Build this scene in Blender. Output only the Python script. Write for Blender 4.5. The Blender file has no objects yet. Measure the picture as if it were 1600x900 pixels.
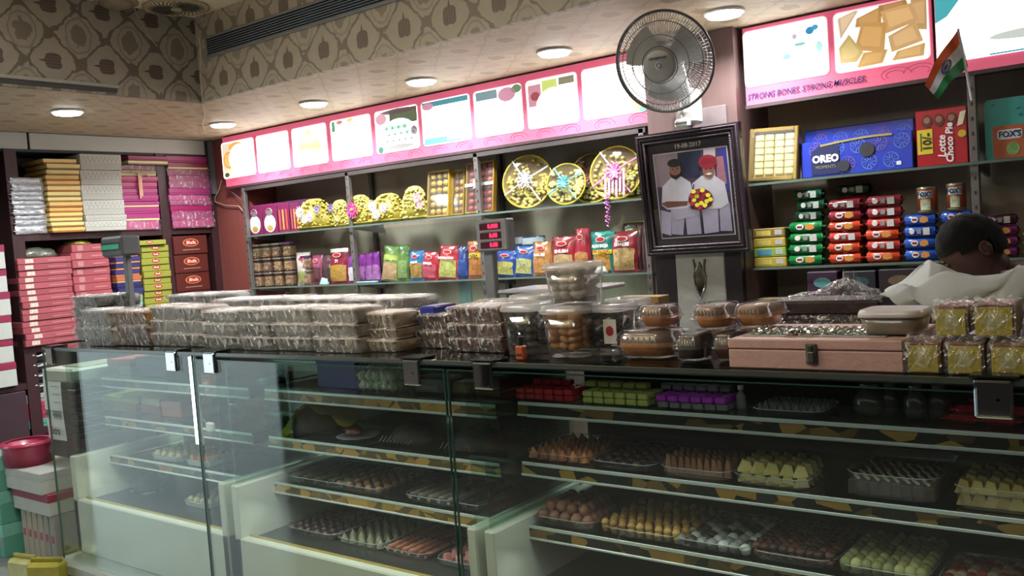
import bpy, math, random
from mathutils import Vector, Matrix, noise as mnoise
random.seed(7)
PI=math.pi
C=bpy.context.scene.collection
S=bpy.context.scene
# ------------------------------------------------------------------ camera (solved from the vanishing points of counter, shelves, posts)
H=1.6
FPX=1414.13
Rr=Vector((0.79228021,0.60585409,-0.07233873)); Ru=Vector((0.02394361,0.08759503,0.99586837)); Rf=Vector((-0.60968744,0.79073885,-0.05489348))
cd=bpy.data.cameras.new('camera'); cam=bpy.data.objects.new('camera',cd); C.objects.link(cam)
cd.sensor_width=36; cd.lens=36*FPX/1600; cd.clip_start=0.05
m=Matrix((( Rr.x,Ru.x,-Rf.x,0),(Rr.y,Ru.y,-Rf.y,0),(Rr.z,Ru.z,-Rf.z,H),(0,0,0,1))); cam.matrix_world=m
S.camera=cam
def at(px,py,x=None,y=None,z=None):
    "measured point: where the sight line of a photo pixel meets the real plane x=, y= or z="
    v=(px-800)*Rr-(py-450)*Ru+FPX*Rf
    t= x/v.x if x is not None else y/v.y if y is not None else (z-H)/v.z
    return v*t+Vector((0,0,H))
# ------------------------------------------------------------------ world, exposure
S.view_settings.view_transform='Standard'; S.view_settings.look='None'; S.view_settings.gamma=1; S.view_settings.use_curve_mapping=False
S.view_settings.exposure=0.0
w=bpy.data.worlds.new('world'); S.world=w; w.use_nodes=True
w.node_tree.nodes['Background'].inputs[0].default_value=(0.74,0.93,1.0,1); w.node_tree.nodes['Background'].inputs[1].default_value=3.1
LAMP_W=19.0
def area(name,loc,size,power,col=(1,1,1),rot=(0,0,0),shape='DISK',sy=None):
    l=bpy.data.lights.new(name,'AREA'); l.shape=shape; l.size=size; l.energy=power; l.color=col
    if sy: l.size_y=sy
    o=bpy.data.objects.new(name,l); C.objects.link(o); o.location=loc; o.rotation_euler=rot; return o
# added fill lights at ceiling height over the customer side (out of frame)
area('added_ceiling_fill',(-1.4,0.4,2.94),0.6,15,(1,0.98,0.93),shape='SQUARE')
area('added_ceiling_fill',(-3.2,1.3,2.94),0.6,30,(1,0.98,0.93),shape='SQUARE')
# added uplight (out of frame), put in to brighten the raised ceiling
area('added_uplight',(-2.6,0.9,2.62),1.6,40,(1,0.93,0.80),rot=(PI,0,0),shape='RECTANGLE',sy=.15)
# ------------------------------------------------------------------ node helpers
def newmat(name):
    mt=bpy.data.materials.new(name); mt.use_nodes=True; nt=mt.node_tree
    return mt,nt,nt.nodes['Principled BSDF'],nt.nodes['Material Output']
def rgb(h):  # sRGB hex -> linear
    v=[int(h[i:i+2],16)/255 for i in (0,2,4)]
    return tuple((c/12.92 if c<=0.04045 else ((c+0.055)/1.055)**2.4) for c in v)+(1,)
MC={}
def mat(col,rough=0.5,metal=0,var=0.12,scale=25,bump=0.0,coat=0,emit=0,stretch=None,bscale=None,sss=0):
    key=(col,rough,metal,var,scale,bump,coat,emit,stretch,bscale,sss)
    if key in MC: return MC[key]
    mt,nt,b,out=newmat('m_'+col); c=rgb(col)
    b.inputs['Roughness'].default_value=rough; b.inputs['Metallic'].default_value=metal
    if coat: b.inputs['Coat Weight'].default_value=coat; b.inputs['Coat Roughness'].default_value=0.12
    if var or bump:
        tc=nt.nodes.new('ShaderNodeTexCoord'); mp=nt.nodes.new('ShaderNodeMapping'); nz=nt.nodes.new('ShaderNodeTexNoise')
        nt.links.new(tc.outputs['Object'],mp.inputs[0]); nt.links.new(mp.outputs[0],nz.inputs['Vector'])
        if stretch: mp.inputs['Scale'].default_value=stretch
        nz.inputs['Scale'].default_value=scale; nz.inputs['Detail'].default_value=4
        mx=nt.nodes.new('ShaderNodeMix'); mx.data_type='RGBA'
        mx.inputs[6].default_value=tuple(v*(1-var*1.5) for v in c[:3])+(1,); mx.inputs[7].default_value=tuple(min(1,v*(1+var*1.5)) for v in c[:3])+(1,)
        nt.links.new(nz.outputs['Fac'],mx.inputs[0]); nt.links.new(mx.outputs[2],b.inputs['Base Color'])
        if bump:
            bn=nt.nodes.new('ShaderNodeBump'); bn.inputs['Strength'].default_value=bump; bn.inputs['Distance'].default_value=0.01
            src=nz
            if bscale:
                src=nt.nodes.new('ShaderNodeTexNoise'); src.inputs['Scale'].default_value=bscale; nt.links.new(tc.outputs['Object'],src.inputs['Vector'])
            nt.links.new(src.outputs['Fac'],bn.inputs['Height']); nt.links.new(bn.outputs[0],b.inputs['Normal'])
    else: b.inputs['Base Color'].default_value=c
    if emit:
        b.inputs['Emission Color'].default_value=c; b.inputs['Emission Strength'].default_value=emit
    MC[key]=mt; return mt
def glassmat(name,tint,refl=1.0,rough=0.02,base=0.04,bump=0,bscale=30,haze=0.0,hazecol=(0.7,0.7,0.7,1),stretch=None,streak=0,sscale=(1,1,1)):
    "thin clear sheet: transparent + fresnel weighted gloss, optional milky diffuse"
    mt,nt,b,out=newmat(name); nt.nodes.remove(b)
    tr=nt.nodes.new('ShaderNodeBsdfTransparent'); tr.inputs[0].default_value=tint
    gl=nt.nodes.new('ShaderNodeBsdfGlossy'); gl.inputs['Roughness'].default_value=rough; gl.inputs[0].default_value=(refl,refl,refl,1)
    fr=nt.nodes.new('ShaderNodeLayerWeight'); fr.inputs[0].default_value=0.5
    mx=nt.nodes.new('ShaderNodeMixShader'); pw=nt.nodes.new('ShaderNodeMath'); pw.operation='POWER'; pw.inputs[1].default_value=5
    ma=nt.nodes.new('ShaderNodeMath'); ma.operation='MULTIPLY_ADD'; ma.inputs[1].default_value=0.95; ma.inputs[2].default_value=base; ma.use_clamp=True
    nt.links.new(fr.outputs['Facing'],pw.inputs[0]); nt.links.new(pw.outputs[0],ma.inputs[0]); nt.links.new(ma.outputs[0],mx.inputs[0]); nt.links.new(tr.outputs[0],mx.inputs[1]); nt.links.new(gl.outputs[0],mx.inputs[2])
    last=mx
    if bump:
        tc=nt.nodes.new('ShaderNodeTexCoord'); nz=nt.nodes.new('ShaderNodeTexNoise'); nz.inputs['Scale'].default_value=bscale; nz.inputs['Detail'].default_value=3; nz.inputs['Distortion'].default_value=1.2
        bn=nt.nodes.new('ShaderNodeBump'); bn.inputs['Strength'].default_value=bump; bn.inputs['Distance'].default_value=0.04
        mp=nt.nodes.new('ShaderNodeMapping'); mp.inputs['Scale'].default_value=stretch or (1,1,1); nt.links.new(tc.outputs['Object'],mp.inputs[0]); nt.links.new(mp.outputs[0],nz.inputs['Vector']); nt.links.new(nz.outputs['Fac'],bn.inputs['Height']); nt.links.new(bn.outputs[0],gl.inputs['Normal'])
    if haze:
        df=nt.nodes.new('ShaderNodeBsdfDiffuse'); df.inputs[0].default_value=hazecol; m2=nt.nodes.new('ShaderNodeMixShader'); m2.inputs[0].default_value=haze
        nt.links.new(mx.outputs[0],m2.inputs[1]); nt.links.new(df.outputs[0],m2.inputs[2]); last=m2
        if streak:   # pale streaks mixed in stand for glints along the film's creases
            tc=nt.nodes.new('ShaderNodeTexCoord'); mp=nt.nodes.new('ShaderNodeMapping'); nz=nt.nodes.new('ShaderNodeTexNoise'); rp=nt.nodes.new('ShaderNodeMapRange'); mp.inputs['Scale'].default_value=sscale; mp.inputs['Rotation'].default_value=(0,.35,0)
            nz.inputs['Scale'].default_value=1; nz.inputs['Detail'].default_value=2; nz.inputs['Distortion'].default_value=.8
            rp.inputs[1].default_value=.56; rp.inputs[2].default_value=.70; rp.inputs[3].default_value=haze; rp.inputs[4].default_value=streak
            nt.links.new(tc.outputs['Object'],mp.inputs[0]); nt.links.new(mp.outputs[0],nz.inputs['Vector']); nt.links.new(nz.outputs['Fac'],rp.inputs[0]); nt.links.new(rp.outputs[0],m2.inputs[0])
    nt.links.new(last.outputs[0],out.inputs[0]); return mt
GL=glassmat('front_glass',(0.93,0.97,0.95,1),1.0,0.01,0.05)
GLS=glassmat('shelf_glass',(0.80,0.9,0.86,1),1.0,0.02,0.05)
GTOP_=glassmat('top_glass',(0.10,0.12,0.115,1),0.8,0.03,0.03)
EDGE=mat('2a4a40',0.2,0,0.1,20,coat=.5)
FILM=glassmat('plastic_film',(0.97,0.97,0.97,1),1.0,0.12,0.16,bump=1.0,bscale=26,haze=0.03,hazecol=(.9,.9,.9,1),stretch=(1.6,1.6,.5),streak=.62,sscale=(95,95,22))
FILM2=glassmat('plastic_bag',(0.97,0.97,0.97,1),1.0,0.10,0.08,bump=1.0,bscale=20,haze=0.04,hazecol=(.9,.9,.9,1),streak=.55,sscale=(70,70,30))
CLEAR=glassmat('clear_plastic',(0.95,0.95,0.95,1),1.0,0.06,0.05,haze=0.03)
MILK=glassmat('milky_plastic',(0.9,0.9,0.9,1),1.0,0.2,0.05,haze=0.30,hazecol=(0.8,0.8,0.8,1))
CHROME=mat('c8ccd0',0.12,1,0,1)
STEEL=mat('8d9094',0.35,0.8,0.08,30)
GREYP=mat('7d7f80',0.45,0.4,0.08,40)
# node expressions
class X:
    nt=None
    def __init__(s,v): s.v=v
    @staticmethod
    def op(o,*a):
        n=X.nt.nodes.new('ShaderNodeMath'); n.operation=o
        for i,k in enumerate(a):
            k=k.v if isinstance(k,X) else k
            if isinstance(k,(int,float)): n.inputs[i].default_value=k
            else: X.nt.links.new(k,n.inputs[i])
        return X(n.outputs[0])
    def __add__(s,o): return X.op('ADD',s,o)
    def __sub__(s,o): return X.op('SUBTRACT',s,o)
    def __mul__(s,o): return X.op('MULTIPLY',s,o)
    def __truediv__(s,o): return X.op('DIVIDE',s,o)
def lt(a,b,soft=None): return X.op('LESS_THAN',a,b)
def wallpaper(name,ui,vi,base,motif,line,P=0.28,V=0.28,swap=False,fade=1.0,ou=0.14,ov_=0.14):
    mt,nt,b,out=newmat(name); X.nt=nt
    g=nt.nodes.new('ShaderNodeNewGeometry'); sp=nt.nodes.new('ShaderNodeSeparateXYZ'); nt.links.new(g.outputs['Position'],sp.inputs[0])
    nz=nt.nodes.new('ShaderNodeTexNoise'); nz.inputs['Scale'].default_value=22; nt.links.new(g.outputs['Position'],nz.inputs['Vector']); nz.inputs['Detail'].default_value=5
    nf=X(nz.outputs['Fac'])-0.5
    u=X(sp.outputs[ui])+ou; v=X(sp.outputs[vi])+ov_
    a=(X.op('FRACT',u/P)-0.5)*P; bb=(X.op('FRACT',v/V)-0.5)*V
    a2=(X.op('FRACT',u/P+0.5)-0.5)*P; b2=(X.op('FRACT',v/V+0.5)-0.5)*V
    if swap: a,bb=bb,a*-1.0
    n2=nf*0.012
    body=lt(X.op('POWER',X.op('ABSOLUTE',a/0.040),2.6)+X.op('POWER',X.op('ABSOLUTE',bb/0.044),3.2)+nf*0.35,1.0)*X.op('GREATER_THAN',bb+X.op('ABSOLUTE',a)*0.25,-0.036)
    spike=lt(X.op('ABSOLUTE',a)+(bb-0.045)*0.25,0.008)*X.op('GREATER_THAN',bb,0.03)*lt(bb,0.082)
    stripes=X.op('MULTIPLY_ADD',X.op('COSINE',a*420.0),0.12,0.9)
    crown=X.op('MAXIMUM',body,spike)*stripes
    fol=lt(X.op('POWER',a2/0.046,2)+X.op('POWER',b2/0.062,2)+nf*2.6,0.85)
    lat=X.op('COSINE',u*(2*PI/P))+X.op('COSINE',v*(2*PI/V))+nf*1.1
    line_m=lt(X.op('ABSOLUTE',lat),0.17)
    ring=lt(X.op('ABSOLUTE',X.op('POWER',a2/0.066,2)+X.op('POWER',b2/0.088,2)+nf*0.8-1.0),0.12)*0.5
    fol=X.op('MAXIMUM',fol*0.75,ring)
    def mix(f,c1,c2):
        mx=nt.nodes.new('ShaderNodeMix'); mx.data_type='RGBA'
        nt.links.new(f.v,mx.inputs[0])
        for i,c in ((6,c1),(7,c2)):
            if isinstance(c,tuple): mx.inputs[i].default_value=c
            else: nt.links.new(c,mx.inputs[i])
        return mx.outputs[2]
    c=mix(X.op('MULTIPLY_ADD',nf,0.8,0.5),tuple(k*0.85 for k in base[:3])+(1,),tuple(k*1.15 for k in base[:3])+(1,))
    c=mix(line_m*fade,c,line); c=mix(X.op('MINIMUM',fol,1.0)*fade,c,line); c=mix(crown*fade,c,motif)
    nt.links.new(c,b.inputs['Base Color']); b.inputs['Roughness'].default_value=0.55
    return mt
def woodmat(name,c1,c2,axis='z',rough=0.4,sc=6):
    mt,nt,b,out=newmat(name); tc=nt.nodes.new('ShaderNodeTexCoord'); mp=nt.nodes.new('ShaderNodeMapping'); nz=nt.nodes.new('ShaderNodeTexNoise')
    s={'z':(sc*3,sc*3,sc*.25),'x':(sc*.25,sc*3,sc*3),'y':(sc*3,sc*.25,sc*3)}[axis]; mp.inputs['Scale'].default_value=s; nz.inputs['Scale'].default_value=1.5; nz.inputs['Detail'].default_value=6
    nt.links.new(tc.outputs['Object'],mp.inputs[0]); nt.links.new(mp.outputs[0],nz.inputs['Vector'])
    mx=nt.nodes.new('ShaderNodeMix'); mx.data_type='RGBA'; mx.inputs[6].default_value=rgb(c1); mx.inputs[7].default_value=rgb(c2); nt.links.new(nz.outputs['Fac'],mx.inputs[0])
    nt.links.new(mx.outputs[2],b.inputs['Base Color']); b.inputs['Roughness'].default_value=rough; return mt
DARKW=woodmat('dark_wood','2c1c20','4a2c30'); TAUPE=woodmat('taupe_laminate','9c8c7e','ab9a8a','z',0.5,9); MAROON=woodmat('maroon_laminate','7c433f','8f5148')
PILW=woodmat('brown_laminate','5a4544','6d5552')
# ------------------------------------------------------------------ mesh builder
class MB:
    def __init__(s): s.v=[]; s.f=[]; s.M=None
    def _add(s,vs,fs):
        n=len(s.v)
        if s.M is not None: vs=[tuple(s.M@Vector(p)) for p in vs]
        s.v+= [tuple(p) for p in vs]; s.f+=[tuple(i+n for i in f) for f in fs]
        return s
    def box(s,x0,x1,y0,y1,z0,z1,b=0.0):
        if b<=0:
            vs=[(x,y,z) for z in (z0,z1) for y in (y0,y1) for x in (x0,x1)]
            return s._add(vs,[(0,2,3,1),(4,5,7,6),(0,1,5,4),(2,6,7,3),(0,4,6,2),(1,3,7,5)])
        b=min(b,(x1-x0)/2.01,(y1-y0)/2.01,(z1-z0)/2.01)
        vs=[];idx={}
        for ix,x in enumerate((x0,x1)):
            for iy,y in enumerate((y0,y1)):
                for iz,z in enumerate((z0,z1)):
                    sx=b if ix==0 else -b; sy=b if iy==0 else -b; sz=b if iz==0 else -b
                    for k,p in enumerate(((x,y+sy,z+sz),(x+sx,y,z+sz),(x+sx,y+sy,z))):
                        idx[(ix,iy,iz,k)]=len(vs); vs.append(p)
        F=[]
        for i in (0,1):
            a=[idx[(i,0,0,0)],idx[(i,1,0,0)],idx[(i,1,1,0)],idx[(i,0,1,0)]]; F.append(a if i else a[::-1])
            a=[idx[(0,i,0,1)],idx[(1,i,0,1)],idx[(1,i,1,1)],idx[(0,i,1,1)]]; F.append(a[::-1] if i else a)
            a=[idx[(0,0,i,2)],idx[(1,0,i,2)],idx[(1,1,i,2)],idx[(0,1,i,2)]]; F.append(a if i else a[::-1])
        for i in (0,1):
            for j in (0,1):
                F.append([idx[(i,j,0,0)],idx[(i,j,1,0)],idx[(i,j,1,1)],idx[(i,j,0,1)]] [::(1 if i==j else -1)])
                F.append([idx[(i,0,j,0)],idx[(i,0,j,2)],idx[(i,1,j,2)],idx[(i,1,j,0)]][::(1 if i==j else -1)])
                F.append([idx[(0,i,j,1)],idx[(1,i,j,1)],idx[(1,i,j,2)],idx[(0,i,j,2)]][::(1 if i==j else -1)])
                for k in (0,1):
                    t=[idx[(i,j,k,0)],idx[(i,j,k,1)],idx[(i,j,k,2)]]; F.append(t if (i+j+k)%2 else t[::-1])
        return s._add(vs,F)
    def cyl(s,c,r,h,n=16,r2=None,axis='z',cap=True):
        r2=r if r2 is None else r2; vs=[]
        for k,(rr,t) in enumerate(((r,0),(r2,h))):
            for i in range(n):
                a=2*PI*i/n; p=(rr*math.cos(a),rr*math.sin(a),t)
                if axis=='y': p=(p[0],t,p[1])
                if axis=='x': p=(t,p[0],p[1])
                vs.append((c[0]+p[0],c[1]+p[1],c[2]+p[2]))
        fs=[(i,(i+1)%n,n+(i+1)%n,n+i) for i in range(n)]
        if cap: fs+=[tuple(range(n))[::-1],tuple(range(n,2*n))]
        return s._add(vs,fs)
    def lathe(s,prof,c=(0,0,0),n=20,sq=2.0,sx=1,sy=1,cap=True):
        "profile [(r,z)], sq>2 gives rounded-square sections"
        vs=[]
        for r,z in prof:
            for i in range(n):
                a=2*PI*i/n; ca,sa=math.cos(a),math.sin(a); k=(abs(ca)**sq+abs(sa)**sq)**(-1/sq)
                vs.append((c[0]+r*k*ca*sx,c[1]+r*k*sa*sy,c[2]+z))
        m_=len(prof); fs=[(j*n+i,j*n+(i+1)%n,(j+1)*n+(i+1)%n,(j+1)*n+i) for j in range(m_-1) for i in range(n)]
        if cap: fs+=[tuple(range(n))[::-1],tuple(range((m_-1)*n,m_*n))]
        return s._add(vs,fs)
    def tube(s,pts,r,n=6,closed=False):
        pts=[Vector(p) for p in pts]; m_=len(pts); vs=[]
        up=Vector((0.13,0.21,0.97))
        for i,p in enumerate(pts):
            a=pts[(i-1)%m_] if (closed or i>0) else p; b=pts[(i+1)%m_] if (closed or i<m_-1) else p
            t=(b-a).normalized(); u=t.cross(up)
            if u.length<1e-3: u=t.cross(Vector((1,0,0)))
            u.normalize(); w_=t.cross(u); rr=r[i] if isinstance(r,(list,tuple)) else r
            for k in range(n): vs.append(p+rr*(math.cos(2*PI*k/n)*u+math.sin(2*PI*k/n)*w_))
        fs=[]
        for i in range(m_ if closed else m_-1):
            j=(i+1)%m_
            for k in range(n): fs.append((i*n+k,i*n+(k+1)%n,j*n+(k+1)%n,j*n+k))
        if not closed: fs+=[tuple(range(n)),tuple(range((m_-1)*n,m_*n))[::-1]]
        return s._add(vs,fs)
    def sph(s,c,rx,ry=None,rz=None,n=10,m_=6,jit=0):
        ry=ry or rx; rz=rz or rx; vs=[(c[0],c[1],c[2]-rz)]
        for j in range(1,m_):
            t=PI*j/m_
            for i in range(n):
                a=2*PI*i/n; k=1+random.uniform(-jit,jit)
                vs.append((c[0]+rx*k*math.sin(t)*math.cos(a),c[1]+ry*k*math.sin(t)*math.sin(a),c[2]-rz*k*math.cos(t)))
        vs.append((c[0],c[1],c[2]+rz)); L=len(vs)-1; fs=[(0,1+(i+1)%n,1+i) for i in range(n)]
        for j in range(m_-2):
            for i in range(n): fs.append((1+j*n+i,1+j*n+(i+1)%n,1+(j+1)*n+(i+1)%n,1+(j+1)*n+i))
        fs+=[(L,1+(m_-2)*n+i,1+(m_-2)*n+(i+1)%n) for i in range(n)]
        return s._add(vs,fs)
    def prism(s,pts,t0,t1,plane='xz'):
        "extruded polygon; pts in plane; thickness t0..t1 on remaining axis"
        n=len(pts); vs=[]
        for t in (t0,t1):
            for a,b in pts: vs.append({'xz':(a,t,b),'yz':(t,a,b),'xy':(a,b,t)}[plane])
        fs=[tuple(range(n)),tuple(range(n,2*n))[::-1]]+[(i,n+i,n+(i+1)%n,(i+1)%n) for i in range(n)]
        return s._add(vs,fs)
    def grid(s,fn,nu,nv,u0=0,u1=1,v0=0,v1=1):
        vs=[fn(u0+(u1-u0)*i/nu,v0+(v1-v0)*j/nv) for j in range(nv+1) for i in range(nu+1)]
        fs=[(j*(nu+1)+i,j*(nu+1)+i+1,(j+1)*(nu+1)+i+1,(j+1)*(nu+1)+i) for j in range(nv) for i in range(nu)]
        return s._add(vs,fs)
    def mesh(s,name,mt,smooth=False):
        me=bpy.data.meshes.new(name); me.from_pydata(s.v,[],s.f); me.materials.append(mt)
        if smooth: me.polygons.foreach_set('use_smooth',[True]*len(me.polygons))
        me.update(); return me
    def build(s,name,mt,parent=None,smooth=False,loc=None,rot=None,**pr):
        o=bpy.data.objects.new(name,s.mesh(name,mt,smooth)); C.objects.link(o)
        if parent is not None: o.parent=parent
        if loc is not None: o.location=loc
        if rot is not None: o.rotation_euler=rot
        for k,v in pr.items(): o[k]=v
        return o
def B(*a,**k): return MB().box(*a,**k)
LABELS={}
def tag(o,label,cat,group=None):
    w_=label.split()
    if len(w_)>16: print('TOO LONG',len(w_),label)
    o['label']=label; o['category']=cat
    if group: o['group']=group
    LABELS.setdefault(label,[]).append(group)
    return o
def thing(name,label,cat,loc=(0,0,0),rot=(0,0,0),group=None):
    o=bpy.data.objects.new(name,None); C.objects.link(o); o.location=loc; o.rotation_euler=rot; o.empty_display_size=0.05
    return tag(o,label,cat,group)
def struct(name,mb,mt,**k):
    o=mb.build(name,mt,**k); o['kind']='structure'; return o
def stuff(o): o['kind']='stuff'; return o
def copy_tree(o,loc=None,rot=None,label=None,parent=None):
    c=o.copy(); C.objects.link(c)
    if parent is not None: c.parent=parent
    if loc is not None: c.location=loc
    if rot is not None: c.rotation_euler=rot
    if label: tag(c,label,c['category'],c.get('group'))
    for ch in o.children: copy_tree(ch,parent=c)
    return c
def text(s,size,loc,rot,mt,parent,name='lettering',ext=0.0004,align='CENTER',sx=1,shear=0,bold=0):
    cu=bpy.data.curves.new(name,'FONT'); cu.body=s; cu.size=size; cu.extrude=ext; cu.align_x=align; cu.align_y='CENTER'; cu.resolution_u=2; cu.shear=shear; cu.offset=bold
    t=bpy.data.objects.new(name,cu); me=bpy.data.meshes.new_from_object(t); bpy.data.objects.remove(t); me.materials.clear(); me.materials.append(mt); me.name=name
    o=bpy.data.objects.new(name,me); C.objects.link(o); o.parent=parent; o.location=loc; o.rotation_euler=rot; o.scale=(sx,1,1); return o
RB=(PI/2,0,0)          # lettering that faces the customers (-y)
RL=(PI/2,0,PI/2)       # lettering that faces +x (left wall)
def oval(cx,cz,rx,rz,n=20): return [(cx+rx*math.cos(2*PI*i/n),cz+rz*math.sin(2*PI*i/n)) for i in range(n)]
def rrect(x0,x1,z0,z1,r,n=4):
    p=[]
    for cx,cz,a0 in ((x1-r,z1-r,0),(x0+r,z1-r,90),(x0+r,z0+r,180),(x1-r,z0+r,270)):
        for k in range(n+1):
            a=math.radians(a0+90*k/n); p.append((cx+r*math.cos(a),cz+r*math.sin(a)))
    return p
ORD=['topmost','second from the top','third from the top','fourth from the top','fifth from the top','sixth from the top','seventh from the top','eighth from the top','ninth from the top','tenth from the top','eleventh from the top','twelfth from the top','thirteenth from the top','fourteenth from the top','fifteenth from the top']
def ordn(i,n): return 'lowest' if i==n-1 and n>1 else ORD[i]
# ================================================================== SETTING
ZS=2.504; ZC=2.983; XL=-6.36; YB=4.42; XR=2.6; YF=-3.2; XC=-4.55; YC=3.12
FLOOR=mat('b9bcb8',0.18,0,0.06,3,coat=.3)
def tiles():
    mt,nt,b,out=newmat('floor_tiles'); g=nt.nodes.new('ShaderNodeNewGeometry'); br=nt.nodes.new('ShaderNodeTexBrick')
    br.offset=0; br.inputs['Color1'].default_value=rgb('8e908c'); br.inputs['Color2'].default_value=rgb('868884'); br.inputs['Mortar'].default_value=rgb('7d7f7c')
    br.inputs['Scale'].default_value=1; br.inputs['Brick Width'].default_value=0.6; br.inputs['Row Height'].default_value=0.6; br.inputs['Mortar Size'].default_value=0.004
    nt.links.new(g.outputs['Position'],br.inputs['Vector']); nt.links.new(br.outputs[0],b.inputs['Base Color']); b.inputs['Roughness'].default_value=0.15; return mt
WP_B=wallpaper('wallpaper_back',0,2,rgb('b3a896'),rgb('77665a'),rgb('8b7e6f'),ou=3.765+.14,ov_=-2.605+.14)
WP_L=wallpaper('wallpaper_left',1,2,rgb('8a8276'),rgb('4a3d38'),rgb('5e554b'),swap=True,ou=-2.571+.14,ov_=-2.648+.14)  # same paper as the back face, its shade put into darker colours
WP_U=wallpaper('wallpaper_under',1,0,rgb('c2b294'),rgb('8f7a60'),rgb('ac9a7e'),fade=0.75,swap=True)
WHITEW=mat('b5b3ac',0.7,0,0.04,8)
struct('floor',B(XL-.1,XR+.1,YF-.1,YB+.1,-.1,0),tiles())
struct('wall_back',B(XL-.1,XR+.1,YB,YB+.1,0,3.1),TAUPE)
struct('wall_right',B(XR,XR+.1,YF,YB,0,3.1),mat('3a3432',0.7,0,0.05,4))
struct('wall_front',B(XL-.1,XR+.1,YF-.1,YF,0,3.1),mat('2b2725',0.7,0,0.05,4))
OY0,OY1,OZ=-0.55,1.25,2.35      # shop entrance in the left wall, open to the daylight street
wl=MB(); wl.box(XL-.12,XL,YF,OY0,0,3.1); wl.box(XL-.12,XL,OY1,YB,0,3.1); wl.box(XL-.12,XL,OY0,OY1,OZ,3.1)
struct('wall_left',wl,WHITEW)
dj=MB(); dj.box(XL-.14,XL+.02,OY0-.05,OY0,0,OZ+.05); dj.box(XL-.14,XL+.02,OY1,OY1+.05,0,OZ+.05); dj.box(XL-.14,XL+.02,OY0,OY1,OZ,OZ+.05)
struct('door_1',dj,STEEL)
struct('ceiling',B(XC-.02,XR,YF,YC+.02,ZC,ZC+.1),mat('ecdcb8',0.6,0,0.06,10))
struct('trim_1',B(XC,XR,YC,YC+.03,ZS-.0,ZC),WP_B)
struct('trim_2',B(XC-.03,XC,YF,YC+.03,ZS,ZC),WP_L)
tu=MB(); tu.box(XC,XR,YC+.03,YB,ZS,ZS+.03); tu.box(XL,XC-.03,YF,YB,ZS,ZS+.03); tu.box(XC-.03,XC,YC+.03,YB,ZS,ZS+.03)
struct('trim_3',tu,WP_U)
st=B(-30,XL-.12,-18,20,-0.16,-0.06).build('street',mat('c4c3c0',0.8,0,0.1,2)); tag(st,'pale grey paved street outside the shop entrance','street')
# maroon corner return beside the back shelves + trims
mc=MB(); mc.box(-6.0,-5.60,4.16,YB,0,2.5); struct('trim_4',mc,MAROON)
struct('trim_5',B(-6.02,-5.975,4.12,4.165,2.10,ZS),mat('70707a',.5))
# pillar between the two shelf runs
pl=thing('pillar','brown laminate pillar between the two shelf runs behind the fan','pillar',(-1.96,4.2,0))
MB().box(-.23,.24,-.16,.22,0,ZS).build('shaft',PILW,pl)
dk=mat('241c20',0.35,0,0.1,10)
MB().box(-.215,-.10,-.20,-.16,0.9,1.50).build('side_board',dk,pl); MB().box(.11,.235,-.20,-.16,0.9,1.50).build('side_board',dk,pl)
sp=at(1058,440,y=4.0); sq=at(1134,440,y=4.0)
MB().box(sp.x+1.96,sq.x+1.96,-.205,-.16,0.95,1.47,.004).build('metal_panel',mat('b4b3ab',0.35,0.6,0.1,18,bump=.3),pl)
mr=[]
for i in range(24):
    a=2*PI*i/24; cx=math.cos(a); mr.append((0.022*cx*(1-abs(math.sin(a))**3), 0.085*math.sin(a)))
cxp=at(1095,437,y=4.0)
lz=MB(); lz.M=Matrix.Translation((cxp.x+1.96,-.208,cxp.z)); lz.tube([(x*1.25,0,z) for x,z in mr],0.0045,6,True); eye=lz.build('eye_emblem',CHROME,pl)
lz=MB(); lz.M=Matrix.Translation((cxp.x+1.96,-.208,cxp.z)); lz.prism(mr,-.002,.002); lz.build('emblem_mirror',mat('b5ad95',0.08,1,0.0),pl)
lz=MB()
for s_ in (-1,1): lz.tube([(cxp.x+1.96+s_*.03,-.208,cxp.z+.10),(cxp.x+1.96+s_*.022,-.208,cxp.z+.05),(cxp.x+1.96+s_*.031,-.208,cxp.z+.01)],.006)
lz.build('emblem_bar',mat('8a8478',0.3,.8,.1),pl)
MB().box(cxp.x+1.96-.002,cxp.x+1.96+.002,-.2065,-.205,.96,cxp.z-.09).build('panel_seam',mat('8b8b84',.4),pl)
kb=at(1105,175,y=4.03); MB().box(kb.x+1.96-.16,kb.x+1.96+.10,-.185,-.16,2.03,2.15,.004).build('junction_plate',mat('7b6f70',.4,.3),pl)
# ------------------------------------------------------------------ ceiling fixtures
LED=mat('ffffff',0.5,0,0,1,emit=14)
for i,(px,py,wh) in enumerate([(105,173,'over the left box shelves'),(348,193,'nearest the corner of the soffit'),(490,160,'second from the corner along the back soffit'),(658,125,'third from the corner along the back soffit'),(866,79,'left of the wall fan on the back soffit'),(1131,18,'right of the wall fan on the back soffit')]):
    p=at(px,py,z=ZS); t=thing('downlight','round white LED downlight '+wh,'downlight',(p.x,p.y,ZS),group='recessed downlights in the soffit')
    MB().lathe([(0.088,-0.001),(0.088,-0.010),(0.079,-0.012),(0.079,-.001)],n=28).build('trim_ring',mat('e6e6e2',.4),t,True)
    MB().lathe([(0.079,-0.011),(0.07,-0.022),(0.001,-0.028)],n=28).build('diffuser',LED,t,True)
    a_=area('downlight_light',(p.x,p.y,ZS-.04),0.14,LAMP_W,(0.97,0.99,1.0)); a_.data.spread=math.radians(150)
vt=thing('air_vent_grille','long grey horizontal slat air vent in the soffit face above the signs','vent',(-4.46,YC,2.795))
L_=2.35
vf=MB(); vf.box(0,L_,-.012,0,.046,.060,.003); vf.box(0,L_,-.012,0,-.060,-.046,.003); vf.box(0,.014,-.012,0,-.046,.046,.003); vf.box(L_-.014,L_,-.012,0,-.046,.046,.003); vf.build('vent_frame',mat('8b8882',.5,.2),vt)
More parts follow.
